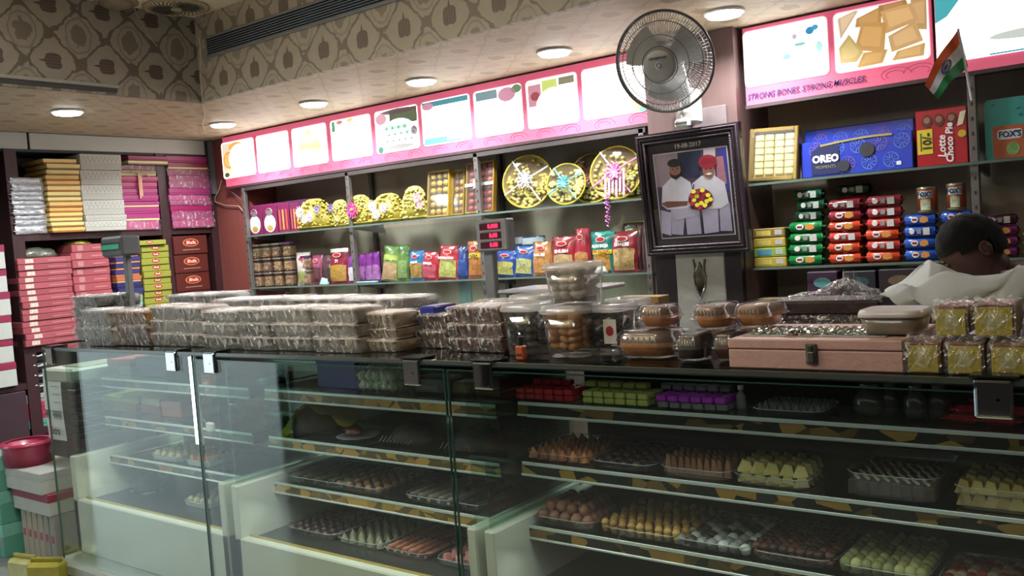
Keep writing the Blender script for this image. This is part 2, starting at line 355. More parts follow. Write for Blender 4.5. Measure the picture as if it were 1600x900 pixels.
MB().box(.01,L_-.01,-.002,.0,-.05,.05).build('vent_backing',mat('15171c',.8),vt)
vs=MB().box(.014,L_-.014,-.012,-.003,-.0025,.0025).mesh('slat',mat('777b80',.5,.3))
for i in range(7):
    o=bpy.data.objects.new('slat',vs); C.objects.link(o); o.parent=vt; o.location=(0,0,-.039+i*.013); o.rotation_euler=(0.5,0,0)
vl=thing('slot_vent','pale slim slot vent along the foot of the dark left soffit','vent',(XC,2.0,2.545))
MB().box(-.0,.014,-1.6,.62,-.006,.012,.003).build('vent_lip',mat('8f8d86',.5),vl); MB().box(0,.004,-1.6,.61,-.03,-.006).build('vent_slot',mat('3c3b3a',.7),vl)
cf=at(275,10,z=ZC); ct=thing('ceiling_diffuser','round spiral bladed ceiling diffuser near the soffit corner','vent',(cf.x,cf.y,ZC))
MB().lathe([(0.17,0),(0.175,-.01),(0.155,-.014),(.155,0)],n=36).build('diffuser_rim',mat('b39f80',.5),ct,True)
bl=MB()
for i in range(30):
    a=2*PI*i/30; pts=[(r_*math.cos(a+r_*6),r_*math.sin(a+r_*6),-.012) for r_ in (.03,.07,.11,.15)]; bl.tube(pts,(.0022,.0035,.004,.0022),4)
stuff(bl.build('blades',mat('3c3226',.6),ct)); MB().cyl((0,0,-.011),.155,.004,36).build('diffuser_face',mat('e2cfa8',.6),ct); MB().lathe([(.03,-.02),(.03,0)],n=16).build('hub',mat('b39f80',.5),ct)
c2=at(182,3,z=ZC); ct2=thing('ceiling_rosette','small round ceiling fitting left of the spiral diffuser','fitting',(c2.x,c2.y,ZC)); MB().lathe([(.09,0),(.085,-.02),(.04,-.035),(.001,-.036)],n=24).build('rosette_body',mat('8d7d65',.6),ct2,True)
MB().lathe([(.11,0),(.11,-.006),(.09,-.008)],n=24).build('rosette_rim',mat('a08f74',.6),ct2,True)
cb=[at(207,0,z=ZC-.01)]+[at(x,y,x=XC+.012) for x,y in((212,20),(219,32),(232,55),(246,73))]
tag(MB().tube(cb,.0025).build('cable',mat('a09888',.6)),'thin pale cable hanging down the dark left soffit','cable')
cb=[at(x,y,y=YC-.006) for x,y in((312,60),(314,110),(316,154))]+[at(x,y,z=ZS-.006) for x,y in((317,165),(320,180),(316,192),(319,203))]
tag(MB().tube(cb,.0025).build('cable',mat('c9c2b4',.6)),'thin pale wire running down the inner soffit corner','cable')
# ------------------------------------------------------------------ backlit signs
PINK=mat('d9617f',0.4,0,0.10,6,emit=0.55,stretch=(1,1,3)); PINKD=mat('b04a68',0.4,0,0.0,5,emit=0.4)
WH=mat('fffdfa',0.4,0,0,1,emit=3.4); WH2=mat('f4f6f4',0.4,0,0,1,emit=0.95)
def em(c,s=0.8): return mat(c,0.4,0,0,1,emit=s)
def sign(label,x0,x1,z0,z1,y=4.10):
    t=thing('backlit_sign',label,'sign',(x0,y,z0),group=None)
    w_,h=x1-x0,z1-z0
    MB().box(0,w_,.004,.14,0,h).build('housing',mat('4a3a40',.5),t)
    MB().box(0.004,w_-.004,0,.004,.006,h-.004).build('face_panel',PINK,t)
    MB().box(0,w_,-.006,.004,-.01,.006).build('lower_rail',mat('5b4a4c',.4,.4),t)
    return t
def pane(t,x0,x1,z0,z1,m_=WH,**k):
    o=MB().prism(rrect(x0,x1,z0,z1,.022),-.0022,-.0002).build('pane',m_,t)
    b_=MB(); rr=rrect(x0,x1,z0,z1,.022); b_.tube([(x,-.0015,z) for x,z in rr],.0026,4,True); b_.build('pane_border',em('f3b9c6',.8),o)
    return o
def spr(o,pts,c,k=1,s=0.8,name='print'):  # flat printed shape on a pane
    MB().prism(pts,-.0022-.0006*k,-.0020-.0006*(k-1)).build(name,em(c,s),o)
def swirls(t,xs,z):
    b_=MB()
    for x,s_ in xs:
        for q in (1,.6):
            b_.tube([(x+s_*.075*q*math.cos(a)*(1-a/9),-.001,z+.038*q*math.sin(a)*(1-a/9)) for a in [k*.35 for k in range(12)]],.0013,4)
    stuff(b_.build('printed_swirl',PINKD,t))
xa,xb=-5.77,-2.205
sg=sign('long pink backlit picture sign above the left shelves',xa,xb,2.125,ZS-.006)
def sx(px,py=200): return at(px,py,y=4.095).x-xa
Z0,Z1=.066,.330
bnd=[(344.6,397.5,235),(399,452,228),(454.5,511.5,220),(515,581,210),(584.5,655,200),(657,736.5,185),(739,818,175),(821,905,165),(908,1010,150)]
PN=[pane(sg,sx(a,c)+.008,sx(b,c)-.006,Z0,Z1) for a,b,c in bnd]
def loc(i,u,v):  # pane-relative
    a=bnd[i]; x0,x1=sx(a[0],a[2])+.008,sx(a[1],a[2])-.006; return x0+(x1-x0)*u,Z0+(Z1-Z0)*v,(x1-x0)
def ov(i,u,v,ru,rv,c,k=1,s=.8,n=20):
    x,z,w_=loc(i,u,v); spr(PN[i],oval(x,z,ru*w_,rv*(Z1-Z0),n),c,k,s)
def rc(i,u0,u1,v0,v1,c,k=1,s=.8):
    x0,z0,_=loc(i,u0,v0); x1,z1,_=loc(i,u1,v1); spr(PN[i],rrect(x0,x1,z0,z1,.004),c,k,s)
rc(0,.02,.3,.03,.97,'e8dcc0',1,.9); ov(0,.45,.84,.22,.13,'f0b25a',2,.85); ov(0,.22,.5,.18,.24,'f2a64e',3,.85); ov(0,.2,.5,.13,.18,'f7c477',4,.9); ov(0,.12,.1,.07,.06,'55603a',3,.5); ov(0,.55,.5,.33,.4,'fffdf0',5,3)
ov(2,.5,.30,.34,.18,'f2eeb0',1,1.3); rc(2,.18,.82,.40,.50,'f0eaa0',2,1.2); ov(2,.5,.55,.30,.16,'f6f2b8',3,1.3); ov(2,.5,.70,.2,.14,'f6f2c0',4,1.4); ov(2,.5,.83,.07,.07,'eee8a8',5,1.2)
rc(2,.2,.8,.445,.46,'cfc878',6,.9); rc(2,.24,.78,.50,.512,'cfc878',6,.9)
rc(3,.04,.12,.72,.97,'5ea57a',1,.7); ov(3,.24,.93,.08,.05,'c9837a',1,.8); ov(3,.5,.94,.08,.05,'e9cf8c',1,.9)
ov(4,.55,.93,.42,.06,'8a6f78',1,.6); rc(4,.35,.98,.62,.97,'5f6b4a',1,.45); ov(4,.15,.80,.13,.13,'d8a4b4',2,.8); ov(4,.55,.40,.40,.36,'d9efe2',3,1.1)
for a in range(14):
    u=.27+.14*(a%5)+.05*((a//5)%2); v=.25+.15*(a//5); ov(4,u,v,.062,.062,'a9dcbf',4,.95,10); ov(4,u,v,.016,.018,'5a3b3a',5,.4,8)
ov(4,.52,.10,.36,.05,'8d8d8a',4,.6); ov(4,.9,.42,.07,.1,'9a6d80',4,.6); ov(4,.1,.08,.06,.08,'3c6b5a',4,.5)
rc(5,.02,.97,.86,.98,'4e93a3',1,.65); rc(5,.02,.5,.02,.16,'5dbcc4',1,.8); ov(5,.14,.88,.12,.08,'c98aa2',2,.8); rc(5,.5,.8,.02,.07,'5dbcc4',2,.8)
rc(6,.05,.5,.78,.97,'7796a0',1,.6); ov(6,.70,.82,.18,.15,'c68aa4',2,.75); ov(6,.9,.9,.1,.09,'6c8f6c',2,.6); ov(6,.5,.12,.4,.06,'a9aeb0',2,.7)
for a in range(10): ov(6,.3+.12*(a%5),.28+.17*(a//5),.055,.075,'eef0ee',3,1.6,10)
ov(6,.55,.3,.42,.27,'fbfbfa',2,2)
rc(7,.04,.3,.45,.9,'c48b98',1,.8); rc(7,.32,.62,.6,.95,'c2cf72',1,.85); ov(7,.18,.66,.09,.09,'a8505c',2,.6); ov(7,.5,.2,.1,.12,'cde8d4',2,1.1); rc(7,.65,.95,.8,.95,'8c8a72',1,.6); ov(7,.55,.42,.36,.36,'ffffff',3,3)
ov(8,.72,.2,.13,.14,'f3a080',1,.85); ov(8,.88,.12,.1,.1,'e8b070',2,.9); ov(8,.95,.05,.06,.06,'5fae84',3,.6)
swirls(sg,[(loc(i,.85,0)[0],-1 if i%2 else 1) for i in range(9)]+[(loc(i,.3,0)[0],1) for i in range(9)],.028)
xa=-1.70; xr2=at(1460,60,y=4.095).x
s2=sign('pink backlit sign with puff pastry picture right of the pillar',xa,xr2-.004,2.132,ZS-.006)
Z0,Z1=.090,.345; bnd=[(1160,1297,90),(1303,1456,60)]
PN=[pane(s2,sx(1162,90),sx(1296,90)-.004,Z0,Z1),pane(s2,sx(1303,60),sx(1455,60)-.006,Z0-.005,Z1,WH2)]
ov(0,.3,.25,.28,.14,'cfe0c4',1,1); ov(0,.62,.35,.30,.28,'f7fbf8',2,1.5); ov(0,.80,.80,.05,.07,'2f86b8',3,.7,9); ov(0,.86,.84,.04,.05,'49a0c8',3,.7,9); ov(0,.62,.75,.03,.05,'b7a7c4',3,.8,7); ov(0,.68,.60,.07,.03,'7cc0b4',3,.8,9); ov(0,.52,.42,.05,.05,'58b4a4',3,.8,7); ov(0,.9,.5,.04,.1,'a9dcd6',3,.9,9)
def quadp(i,pts,c,k,s=.62):
    q=[loc(i,u,v)[:2] for u,v in pts]; spr(PN[i],q,c,k,s,'pastry_print')
for k,(pts,c) in enumerate([([(.05,.55),(.26,.97),(.22,.98),(.03,.9)],'d9c09c'),([(.24,.84),(.52,.97),(.5,.66),(.22,.7)],'c79a5f'),([(.48,.98),(.77,.99),(.8,.85),(.5,.8)],'b98a58'),([(.80,.5),(.82,.98),(.98,.99),(.97,.45)],'cfa877'),([(.5,.88),(.83,.92),(.9,.62),(.55,.5)],'dcb27a'),([(.22,.42),(.30,.78),(.56,.68),(.52,.2),(.26,.3)],'d3a566'),([(.57,.45),(.86,.62),(.93,.28),(.60,.18)],'d8b27c'),([(.03,.4),(.15,.6),(.30,.26),(.22,.12),(.04,.14)],'cdb57a'),([(.22,.02),(.30,.25),(.56,.24),(.5,.03)],'c99f63'),([(.60,.04),(.66,.18),(.95,.24),(.93,.04)],'d0aa70')]):
    quadp(1,pts,'8f6a3a',1+.9*k+.1,.4) if False else None
    quadp(1,pts,c,1+k,.62)
    cu=sum(u for u,v in pts)/len(pts); cv=sum(v for u,v in pts)/len(pts)
    quadp(1,[(cu+(u-cu)*.72,cv+(v-cv)*.66+.01) for u,v in pts],{'c':c}.get('c'),1+k+.5,.85)
swirls(s2,[(loc(1,.6,0)[0],1),(loc(1,.9,0)[0],-1)],.04)
bt=text('STRONG BONES. STRONG MUSCLES.',.036,(.36,-.0065,.043),RB,mat('27306e',.9,0,0,1),s2,shear=.25,ext=.0008,bold=.0003)
wl_=at(1353,133,y=4.09).x+1.70; w0=at(1168,163,y=4.09).x+1.70; bt.scale=(bt.scale[0],1,1); bt.location.x=(w0+wl_)/2
_bw=max(v.co.x for v in bt.data.vertices)-min(v.co.x for v in bt.data.vertices); bt.scale=((wl_-w0)/_bw,1,1)
xa=xr2
s3=sign('large backlit cake picture sign at the far right top',xa,0.9,2.132,ZS-.006)
MB().box(.006,2.4,-.003,-.001,.055,.368).build('picture_panel',WH,s3)
pn=[c_ for c_ in s3.children if c_.name.startswith('picture_panel')][0]
spr(pn,[(.006,.366),(.26,.366),(.20,.33),(.10,.30),(.05,.24),(.006,.22)],'4fb4c0',2,.75); spr(pn,oval(.42,.24,.06,.026),'e9e48c',3.5,.95); spr(pn,oval(.44,.165,.10,.012),'c4c8b8',2,.7); spr(pn,rrect(.1,.5,.33,.366,.002),'b4cfc0',3,.8); spr(pn,rrect(.2,.75,.057,.064,.002),'3f9fb4',2,.7)
spr(pn,oval(.40,.20,.26,.10,28),'f4f6f2',2.5,1.5); spr(pn,oval(.40,.125,.20,.02,24),'c9d2cc',2.7,.8)
for k in range(7): spr(pn,oval(.14+.07*k,.345,.022,.009,8),'5f7c68',4+k*.2,.4)
# ------------------------------------------------------------------ back shelving
ZU=1.756; ZLo=1.3775
POST=mat('77716e',0.4,0.5,0.1,20)
def post(t,px,py,y=4.10,z0=1.24,z1=2.11):
    x=at(px,py,y=y).x; o=MB(); o.box(x-.016,x+.016,y,y+.03,z0,z1,.003); o=o.build('post',POST,t)
    n=MB()
    for k in range(14): n.box(x-.004,x+.004,y-.0012,y,z0+.04+k*.06,z0+.055+k*.06)
    stuff(n.build('slots',mat('2a2725',.7),o)); return x
rack=thing('shelf_rack','long metal rack with glass shelves under the left sign','shelf rack',(0,0,0))
px_=[post(rack,386,380),post(rack,548,360),post(rack,746,300),post(rack,1008,320)]
for z_ in (ZU,ZLo):
    g=MB().box(-5.56,-2.24,4.08,4.40,z_-.010,z_,.001).build('glass_shelf',GLS,rack); MB().box(-5.56,-2.24,4.076,4.080,z_-.011,z_).build('shelf_edge',mat('5f7067',0.25,0,.1,20,coat=.4),g)
    for x in px_: MB().prism([(4.12,z_-.011),(4.40,z_-.011),(4.40,z_-.06),(4.14,z_-.025)],x-.006+(.05 if x<-5 else 0),x+.006+(.05 if x<-5 else 0),'yz').build('bracket',STEEL,rack)
MB().box(-5.56,-2.24,4.10,4.13,2.085,2.112).build('top_rail',mat('4c4443',.5,.3),rack)
for px,py in ((585,350),(783,300)):
    x=at(px,py,y=4.4).x; MB().box(x-.014,x+.014,4.39,4.418,1.2,2.12).build('wall_standard',mat('5c5654',.5,.3),rack)
rack2=thing('shelf_rack','metal rack with glass shelves right of the pillar','shelf rack',(0,0,0))
pr_=[post(rack2,1163,320,z0=1.28,z1=2.12),post(rack2,1520,200,z1=2.13)]
ZU2=1.7725
for z_ in (ZU2,ZLo,1.08):
    g=MB().box(-1.70,1.2,4.08,4.40,z_-.010,z_,.001).build('glass_shelf',GLS if z_>1.1 else DARKW,rack2); MB().box(-1.70,1.2,4.076,4.080,z_-.011,z_).build('shelf_edge',mat('5f7067',0.25,0,.1,20,coat=.4),g)
    for x in pr_: MB().prism([(4.12,z_-.011),(4.40,z_-.011),(4.40,z_-.06),(4.14,z_-.025)],x-.006,x+.006,'yz').build('bracket',STEEL,rack2)
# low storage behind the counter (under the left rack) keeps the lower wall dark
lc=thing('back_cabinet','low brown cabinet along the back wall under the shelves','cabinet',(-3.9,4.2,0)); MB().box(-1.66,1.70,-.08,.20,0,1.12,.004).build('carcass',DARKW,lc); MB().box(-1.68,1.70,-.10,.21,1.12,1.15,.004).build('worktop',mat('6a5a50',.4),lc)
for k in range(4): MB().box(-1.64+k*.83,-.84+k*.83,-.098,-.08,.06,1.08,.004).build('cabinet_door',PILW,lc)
# ------------------------------------------------------------------ left wall shelving
XF=-6.0
lw=thing('wall_shelving','tall dark wooden box shelving along the left wall','shelving',(0,0,0))
ZB=1.851; ZB2=1.13
for y0,y1 in ((2.645,2.72),(3.69,3.76),(4.10,4.16),(1.80,1.84)): MB().box(XL+.02,XF,y0,y1,0,2.40).build('upright',DARKW,lw)
MB().box(XL,XL+.02,1.80,4.16,0,2.5).build('back_panel',mat('5b4a48',.6),lw)
for z_ in (ZB,ZB2,0.60):
    for y0,y1 in ((2.72,3.69),(3.76,4.10)) : MB().box(XL+.02,XF-.005,y0,y1,z_-.045,z_).build('shelf_board',DARKW,lw)
MB().box(XL+.02,XF-.005,1.84,2.645,.86,.90).build('shelf_board',DARKW,lw)
WPN=mat('b9bdb6',0.3,0,0.03,5,coat=.2)
for y0,y1 in ((1.84,2.795),(2.81,4.10)): MB().box(XF-.012,XF+.008,y0,y1,2.395,ZS-.003,.003).build('overhead_door',WPN,lw)
MB().box(XL+.02,XF-.012,1.84,4.10,2.38,2.395).build('top_board',mat('3a3d44',.6),lw)
for y0,y1 in ((2.15,2.63),(1.85,2.14)): MB().box(XF-.012,XF+.004,y0,y1,0.02,.855,.004).build('cabinet_door',mat('43323a',.4,0,.1,8),lw)
# ================================================================== DISPLAY COUNTER
def patchy_refl(name,c1,c2,th=.56):  # gold patches in the colour stand for reflections on the strip
    mt,nt,b,out=newmat(name); tc=nt.nodes.new('ShaderNodeTexCoord'); mp=nt.nodes.new('ShaderNodeMapping'); vz=nt.nodes.new('ShaderNodeTexVoronoi'); mp.inputs['Scale'].default_value=(3.2,1,5)
    nt.links.new(tc.outputs['Object'],mp.inputs[0]); nt.links.new(mp.outputs[0],vz.inputs['Vector']); cr=nt.nodes.new('ShaderNodeValToRGB'); cr.color_ramp.elements[0].position=th-.02; cr.color_ramp.elements[1].position=th+.25; cr.color_ramp.elements[0].color=rgb(c1); cr.color_ramp.elements[1].color=rgb(c2)
    nt.links.new(vz.outputs['Color'],cr.inputs[0]); nt.links.new(cr.outputs[0],b.inputs['Base Color']); b.inputs['Roughness'].default_value=.2; return mt
ZT=1.214; YG=2.2; YBF=2.3; YSF=2.5; YBK=2.95
CREAM=mat('c3c6b8',0.35,0,0.04,6,coat=.3); GOLDT=mat('8f8350',0.35,0.3,0.2,5,stretch=(1,1,1)); GOLDP=patchy_refl('gold_refl_strip','14150f','8c6c30'); GOLDB=patchy_refl('gold_refl_strip_bright','5a4a24','b08a44',.46)
LIP=mat('c4ccc6',0.25,0.3,0.05,20,coat=.3); DARKIN=mat('2a2726',0.35,0,0.1,5)
def case(label,x0,x1,shelves,back,dens=1):
    t=thing('display_case',label,'display case',(x0,YBF,0),group=None); W=x1-x0; D=YBK-YBF
    MB().box(.0,W,-.0,.045,.10,.385,.006).build('front_panel',CREAM,t)
    MB().box(-.01,W+.0,-.13,.02,.03,.10,.012).build('kick_step',mat('9da39c',.3,0,.05,6,coat=.3),t)
    MB().box(-.01,W,-.10,.02,0.0,.03).build('plinth',mat('23282a',.4),t)
    for a in (0,W-.045): MB().box(a,a+.045,0,D,.03,.617,.006).build('side_panel',CREAM,t)
    MB().box(.045,W-.045,.045,D,.33,.372).build('floor_panel',mat('2e302e',.3,0,.1,5,coat=.3),t)
    MB().box(.03,W-.03,.0455,.058,.372,.388,.002).build('gold_trim',mat('b5a052',.3,.5),t)
    for a in (.012,W-.020): MB().box(a,a+.008,.02,D,.617,1.185).build('side_glass',GLS,t)
    if back: MB().box(.03,W-.03,D-.012,D,.385,1.185).build('rear_panel',DARKIN,t)
    else: MB().box(.03,W-.03,D-.008,D,.385,1.185).build('rear_glass',GLS,t)
    for z_ in shelves:
        s_=MB().box(.035,W-.035,YSF-YBF,D-.02,z_-.010,z_).build('shelf',GLS,t)
        MB().box(.035,W-.035,YSF-YBF-.004,YSF-YBF+.0,z_-.011,z_+.001,.001).build('shelf_lip',LIP,s_)
        MB().box(.03,W-.03,YSF-YBF-.006,YSF-YBF+.004,z_-.050,z_-.042,.001).build('lower_lip',LIP,s_)
        MB().box(.032,W-.032,YSF-YBF-.002,YSF-YBF+.003,z_-.042,z_-.012).build('gold_fascia',GOLDB if x0<-3 and x0>-4 else GOLDP,s_)
        MB().box(.035,W-.035,YSF-YBF+.003,D-.02,z_-.05,z_-.046).build('under_tray',mat('4a4338',.3,.0,.2,5),s_)
    for z_ in [1.18]+[q-.052 for q in shelves]:
        MB().box(.06,W-.06,YSF-YBF+.012,YSF-YBF+.022,z_-.004,z_).build('added_case_strip',mat('d8dcd8',.4),t)  # added strip behind the fascia, gives no light itself
        a_=area('added_case_fill',(x0+W/2,YSF-.10,z_-.006),W-.2,CASE_W*(1.0 if z_<1.1 else .7)*W/1.4,(.93,1.0,.96),rot=(-.35,0,0),shape='RECTANGLE',sy=.03)  # added fill light under worktop and shelves to brighten the sweets
    return t
CASE_W=0.8
caseA=case('left glass display case with cream base beside the stacked gift boxes',-4.82,-3.45,(1.005,.795,.585),False)
caseB=case('middle glass display case holding the green sweets and striped rolls',-3.40,-2.005,(1.0075,.7925,.585),True)
caseC=case('right glass display case full of sweet trays',-1.972,0.35,(1.025,.811,.584),True)
def front_glass(label,x0,x1,zt):
    t=thing('front_glass',label,'glass pane',(x0,YG,0.10),group='front glass sheets of the counter'); h=zt-.10
    MB().box(.002,x1-x0-.002,0,.008,0,h).build('glass_sheet',GL,t)
    for a in (0,x1-x0-.003): MB().box(a,a+.003,-.0005,.0085,0,h).build('sheet_edge',EDGE,t)
    MB().box(.003,x1-x0-.003,-.0005,.0085,h-.003,h).build('sheet_edge',EDGE,t); return t
xA0=at(65,540,y=YG).x; xA1=at(298,546,y=YG).x; xB0=at(298,553,y=YG).x+.01; xB1=at(692,564,y=YG).x; xC0=xB1+.012
fA=front_glass('leftmost front glass sheet with stacked boxes seen behind it',xA0,xA1,1.20)
fB=front_glass('middle front glass sheet of the counter with daylight reflections',xB0,xB1,1.185)
fC=front_glass('rightmost front glass sheet before the dark sweet trays',xC0,0.35,1.185)
# glass worktop
WTOPM=glassmat('worktop_glass',(.34,.37,.36,1),1,.03,.07)
wt=thing('glass_worktop','long dark glass worktop running over all display cases','worktop',(xA0,YG,ZT-.024))
MB().box(0,.35-xA0,.0,YBK-YG+.02,.012,.024,.002).build('top_sheet',WTOPM,wt)
MB().box(0,.35-xA0,.0-.002,.003,.010,.025,.001).build('front_edge',mat('464c48',0.25,0,.15,12,coat=.4),wt)
MB().box(0.02,.35-xA0,.10,.13,-.012,.012).build('under_frame',mat('3c4443',.4,.2),wt); MB().box(0.02,.35-xA0,YBK-YG-.03,YBK-YG+.01,-.012,.012).build('under_frame',mat('3c4443',.4,.2),wt)
def clip(x,zt,dark=False,wd=.078):
    t=thing('glass_clip','square mirror chrome clip holding the front glass '+clip.w,'clip',(x,YG,zt),group=None)
    o=MB().box(-wd/2,wd/2,-.010,-.001,-.088,.0,.004).build('front_plate',CHROME,t); MB().box(-wd/2+.006,wd/2-.006,-.0112,-.0098,-.082,-.006,.001).build('mirror_face',mat('d5dade',0.04,1,0,1),o)
    MB().box(-.05,.05,-.010,.07,.0005,.008,.003).build('top_plate',mat('2b2e2f',.2,.6),t); MB().cyl((.01,-.0112,.03-.075),.0035,.002,8,axis='y').build('screw',STEEL,o)
for px,py,ws in ((76,553,'at the far left end'),(265,552,'on the left case beside the lit tube'),(325,560,'at the start of the middle sheet'),(641,573,'at the right end of the middle sheet'),(752,573,'at the left end of the right sheet'),(1551,605,'below the yellow cake bags')):
    p=at(px,py,y=YG-.01); clip.w=ws; clip(p.x,ZT+.001)
lt_=thing('led_tube','bright vertical white tube light at the end of the left case','tube light',(-3.535,YG+.05,.79)); MB().cyl((0,0,.01),.009,.385,10).build('tube',mat('f2f8ff',.3,0,0,1,emit=5),lt_,True); MB().box(-.014,.014,.008,.022,0,.405,.002).build('tube_channel',mat('d5d8d8',.4),lt_)
# ================================================================== SWEETS AND TRAYS IN THE CASES
def tray(x0,x1,y0,y1,z,label,m_=None,h=.035,white=False,lid=False):
    t=thing('sweet_tray',label,'tray',((x0+x1)/2,(y0+y1)/2,z)); a=(x1-x0)/2; b_=(y1-y0)/2; m_=m_ or CLEAR
    MB().lathe([(.90,.001),(.93,.003),(1,h),(.985,h),(.90,.004),(.01,.003)],n=28,sq=7,sx=a,sy=b_).build('tray_body',m_,t)
    MB().tube([((abs(math.cos(q))**7+abs(math.sin(q))**7)**(-1/7)*math.cos(q)*a,(abs(math.cos(q))**7+abs(math.sin(q))**7)**(-1/7)*math.sin(q)*b_,h) for q in [2*PI*k/28 for k in range(28)]],.0015,5,True).build('rim',mat('8d918e',.2,0,.05,10,coat=.5),t)
    return t
def sweets(name,mesh_fn,mats,x0,x1,y0,y1,z,nx,ny,label,cat,group,layers=1,lh=.02,jit=.002,rz=0,stag=False,shrink=0,rj=.15,tilt=(0,0)):
    "individual sweets: one object each, sharing meshes"
    ms=[mesh_fn(mt) for mt in mats]; n=0
    for L in range(layers):
        kx,ky=nx-L*shrink,ny-L*shrink
        sxx=(x1-x0)/nx; syy=(y1-y0)/ny
        for j in range(ky):
            for i in range(kx):
                x=(x0+x1)/2+(i-(kx-1)/2)*sxx+(sxx*.5*(j%2) if stag else 0)+random.uniform(-jit,jit); y=(y0+y1)/2+(j-(ky-1)/2)*syy+random.uniform(-jit,jit)
                o=bpy.data.objects.new(name,random.choice(ms)); C.objects.link(o); o.location=(x,y,z+L*lh+random.uniform(0,.001)); o.rotation_euler=(tilt[0]+random.uniform(-rj,rj)*.3,tilt[1]+random.uniform(-rj,rj)*.3,rz+random.uniform(-rj,rj)); tag(o,label,cat,group); n+=1
    return n
def m_ball(r,rz=None,jit=.04): return lambda mt: MB().sph((0,0,rz or r),r,r,rz or r,10,7,jit).mesh('sweet',mt,True)
def m_box(a,b,h,bv=.002): return lambda mt: MB().box(-a/2,a/2,-b/2,b/2,0,h,bv).mesh('sweet',mt)
def m_cup(r,h): return lambda mt: MB().lathe([(r*.75,0),(r,h*.55),(r*1.02,h*.6),(r*.7,h*.85),(r*.3,h),(.001,h)],n=10).mesh('sweet',mt,True)
def m_cone(r,h): return lambda mt: MB().lathe([(r,0),(r*.8,h*.4),(r*.25,h*.85),(.001,h)],n=8).mesh('sweet',mt)
def m_roll(L,r): return lambda mt: MB().tube([(0,-L/2+L*k/7,r+(.0015 if k%2 else 0)) for k in range(8)],[r*.75,r,r*.9,r,r*.9,r,r*.92,r*.7],8).mesh('sweet',mt,True)
def m_tri(a,h): return lambda mt: MB().prism([(-a,0),(a,0),(a*.7,h),(-a*.2,h*1.15)],-a*.6,a*.6).mesh('sweet',mt)
def fx(px,py,y=2.53): return at(px,py,y=y).x
def m2(*c,**k): return [mat(q,k.get('r',.5),0,.2,60,bump=.25) for q in c]
YS0,YS1=2.515,2.83
def T(px0,px1,py,z,label,kind,nx,ny,mats,what,cat='sweet',y0=YS0,y1=YS1,fn=None,m_=None,h=.03,**k):
    x0,x1=fx(px0,py,y0),fx(px1,py,y0); tray(x0,x1,y0,y1,z,label,m_,h)
    sweets(kind,fn,mats,x0+.008,x1-.008,y0+.012,y1-.012,z+.005,nx,ny,what,cat,kind.replace('_',' ')+'s in the '+label.split(' on ')[0].split(' in ')[0],**k)
# ---- right case, floor level shelf
z3=.585
T(832,925,815,z3,'clear tray of brown round balls at the left end of the lowest right shelf','laddoo',5,6,m2('7d5040','8a5b48'),'round brown ball sweet piled in the leftmost tray of the lowest right shelf',fn=m_ball(.0225),layers=2,lh=.032,shrink=1,y1=2.74)
T(930,1062,828,z3,'clear tray of golden nut cups on the lowest right shelf','nut_cup',9,9,m2('b98f4e','c9a35e','a67c3f'),'small golden nut topped sweet in its tray on the lowest right shelf',fn=m_cup(.0145,.028),layers=2,lh=.016,stag=True)
T(1046,1172,852,z3,'clear tray of silver leaf sweets on the lowest right shelf','silver_sweet',7,8,m2('8f9290','4a4340','c9ccc8',r=.3),'dark sweet with silver leaf in its tray on the lowest right shelf',fn=m_cup(.019,.03),layers=1,lh=.016)
T(1168,1302,868,z3,'clear tray of dark chocolate date sweets on the lowest right shelf','date_roll',9,9,m2('4c2c20','5b3626','3b2119'),'glossy dark brown sweet in its tray on the lowest right shelf',fn=m_ball(.0155,.013,.15),layers=2,lh=.02)
T(1305,1450,888,z3,'clear tray of pale green pistachio rolls on the lowest right shelf','pistachio_roll',8,8,m2('9fa067','b4b37c','7f8350'),'pale green nut filled roll standing in its tray on the lowest right shelf',fn=m_cup(.018,.04),layers=1,lh=.02)
T(1462,1620,905,z3,'clear tray of red nut clusters at the right end of the lowest shelf','nut_cluster',9,7,m2('7a2f2a','9a4a3c','b39a80'),'small red nut cluster in the tray nearest the right frame edge',fn=m_cup(.017,.025),layers=1,y1=2.76)
# ---- right case, middle shelf
z2=.812
T(815,915,708,z2,'clear tray of orange peaked sweets on the middle right shelf','orange_peda',6,7,m2('b5683c','c67a48','9a5432'),'orange peaked sweet in the leftmost tray of the middle right shelf',fn=m_cone(.0185,.036),layers=1)
T(918,1018,722,z2,'clear tray of dark glazed sweets on the middle right shelf','glazed_sweet',5,6,m2('3d2a28','4d3834',r=.2),'dark glossy sweet beside the orange peaked sweets',fn=m_ball(.018,.012,.1),h=.025)
T(1028,1138,738,z2,'clear tray of brown wave slices on the middle right shelf','brown_slice',10,3,m2('7c5238','8c6244'),'thin standing brown slice in its tray on the middle right shelf',fn=m_tri(.012,.05),layers=1,y1=2.7)
T(1143,1262,755,z2,'clear tray of pale yellow folded slices on the middle right shelf','yellow_fold',5,4,m2('b8ab68','c7bb7c'),'pale yellow folded slice in its tray on the middle right shelf',fn=m_tri(.022,.03),layers=2,lh=.03,y1=2.7,rz=.4)
T(1318,1465,775,z2,'deep clear tray of chocolate topped slabs on the middle right shelf','chocolate_slab',8,5,m2('3a2b24','44332b'),'dark chocolate topped slab in the deep tray on the middle right shelf',fn=m_box(.026,.05,.040),layers=1,h=.07)
xs0,xs1=fx(1322,775),fx(1461,775)
sweets('white_wafer',m_box(.007,.042,.006,.001),m2('c9c0a4','bdb398'),xs0+.012,xs1-.012,YS0+.012,YS0+.22,z2+.048,8,4,'thin cream wafer stick laid on the dark chocolate slabs','wafer','wafer sticks on the chocolate slabs',rz=.55,rj=.05)
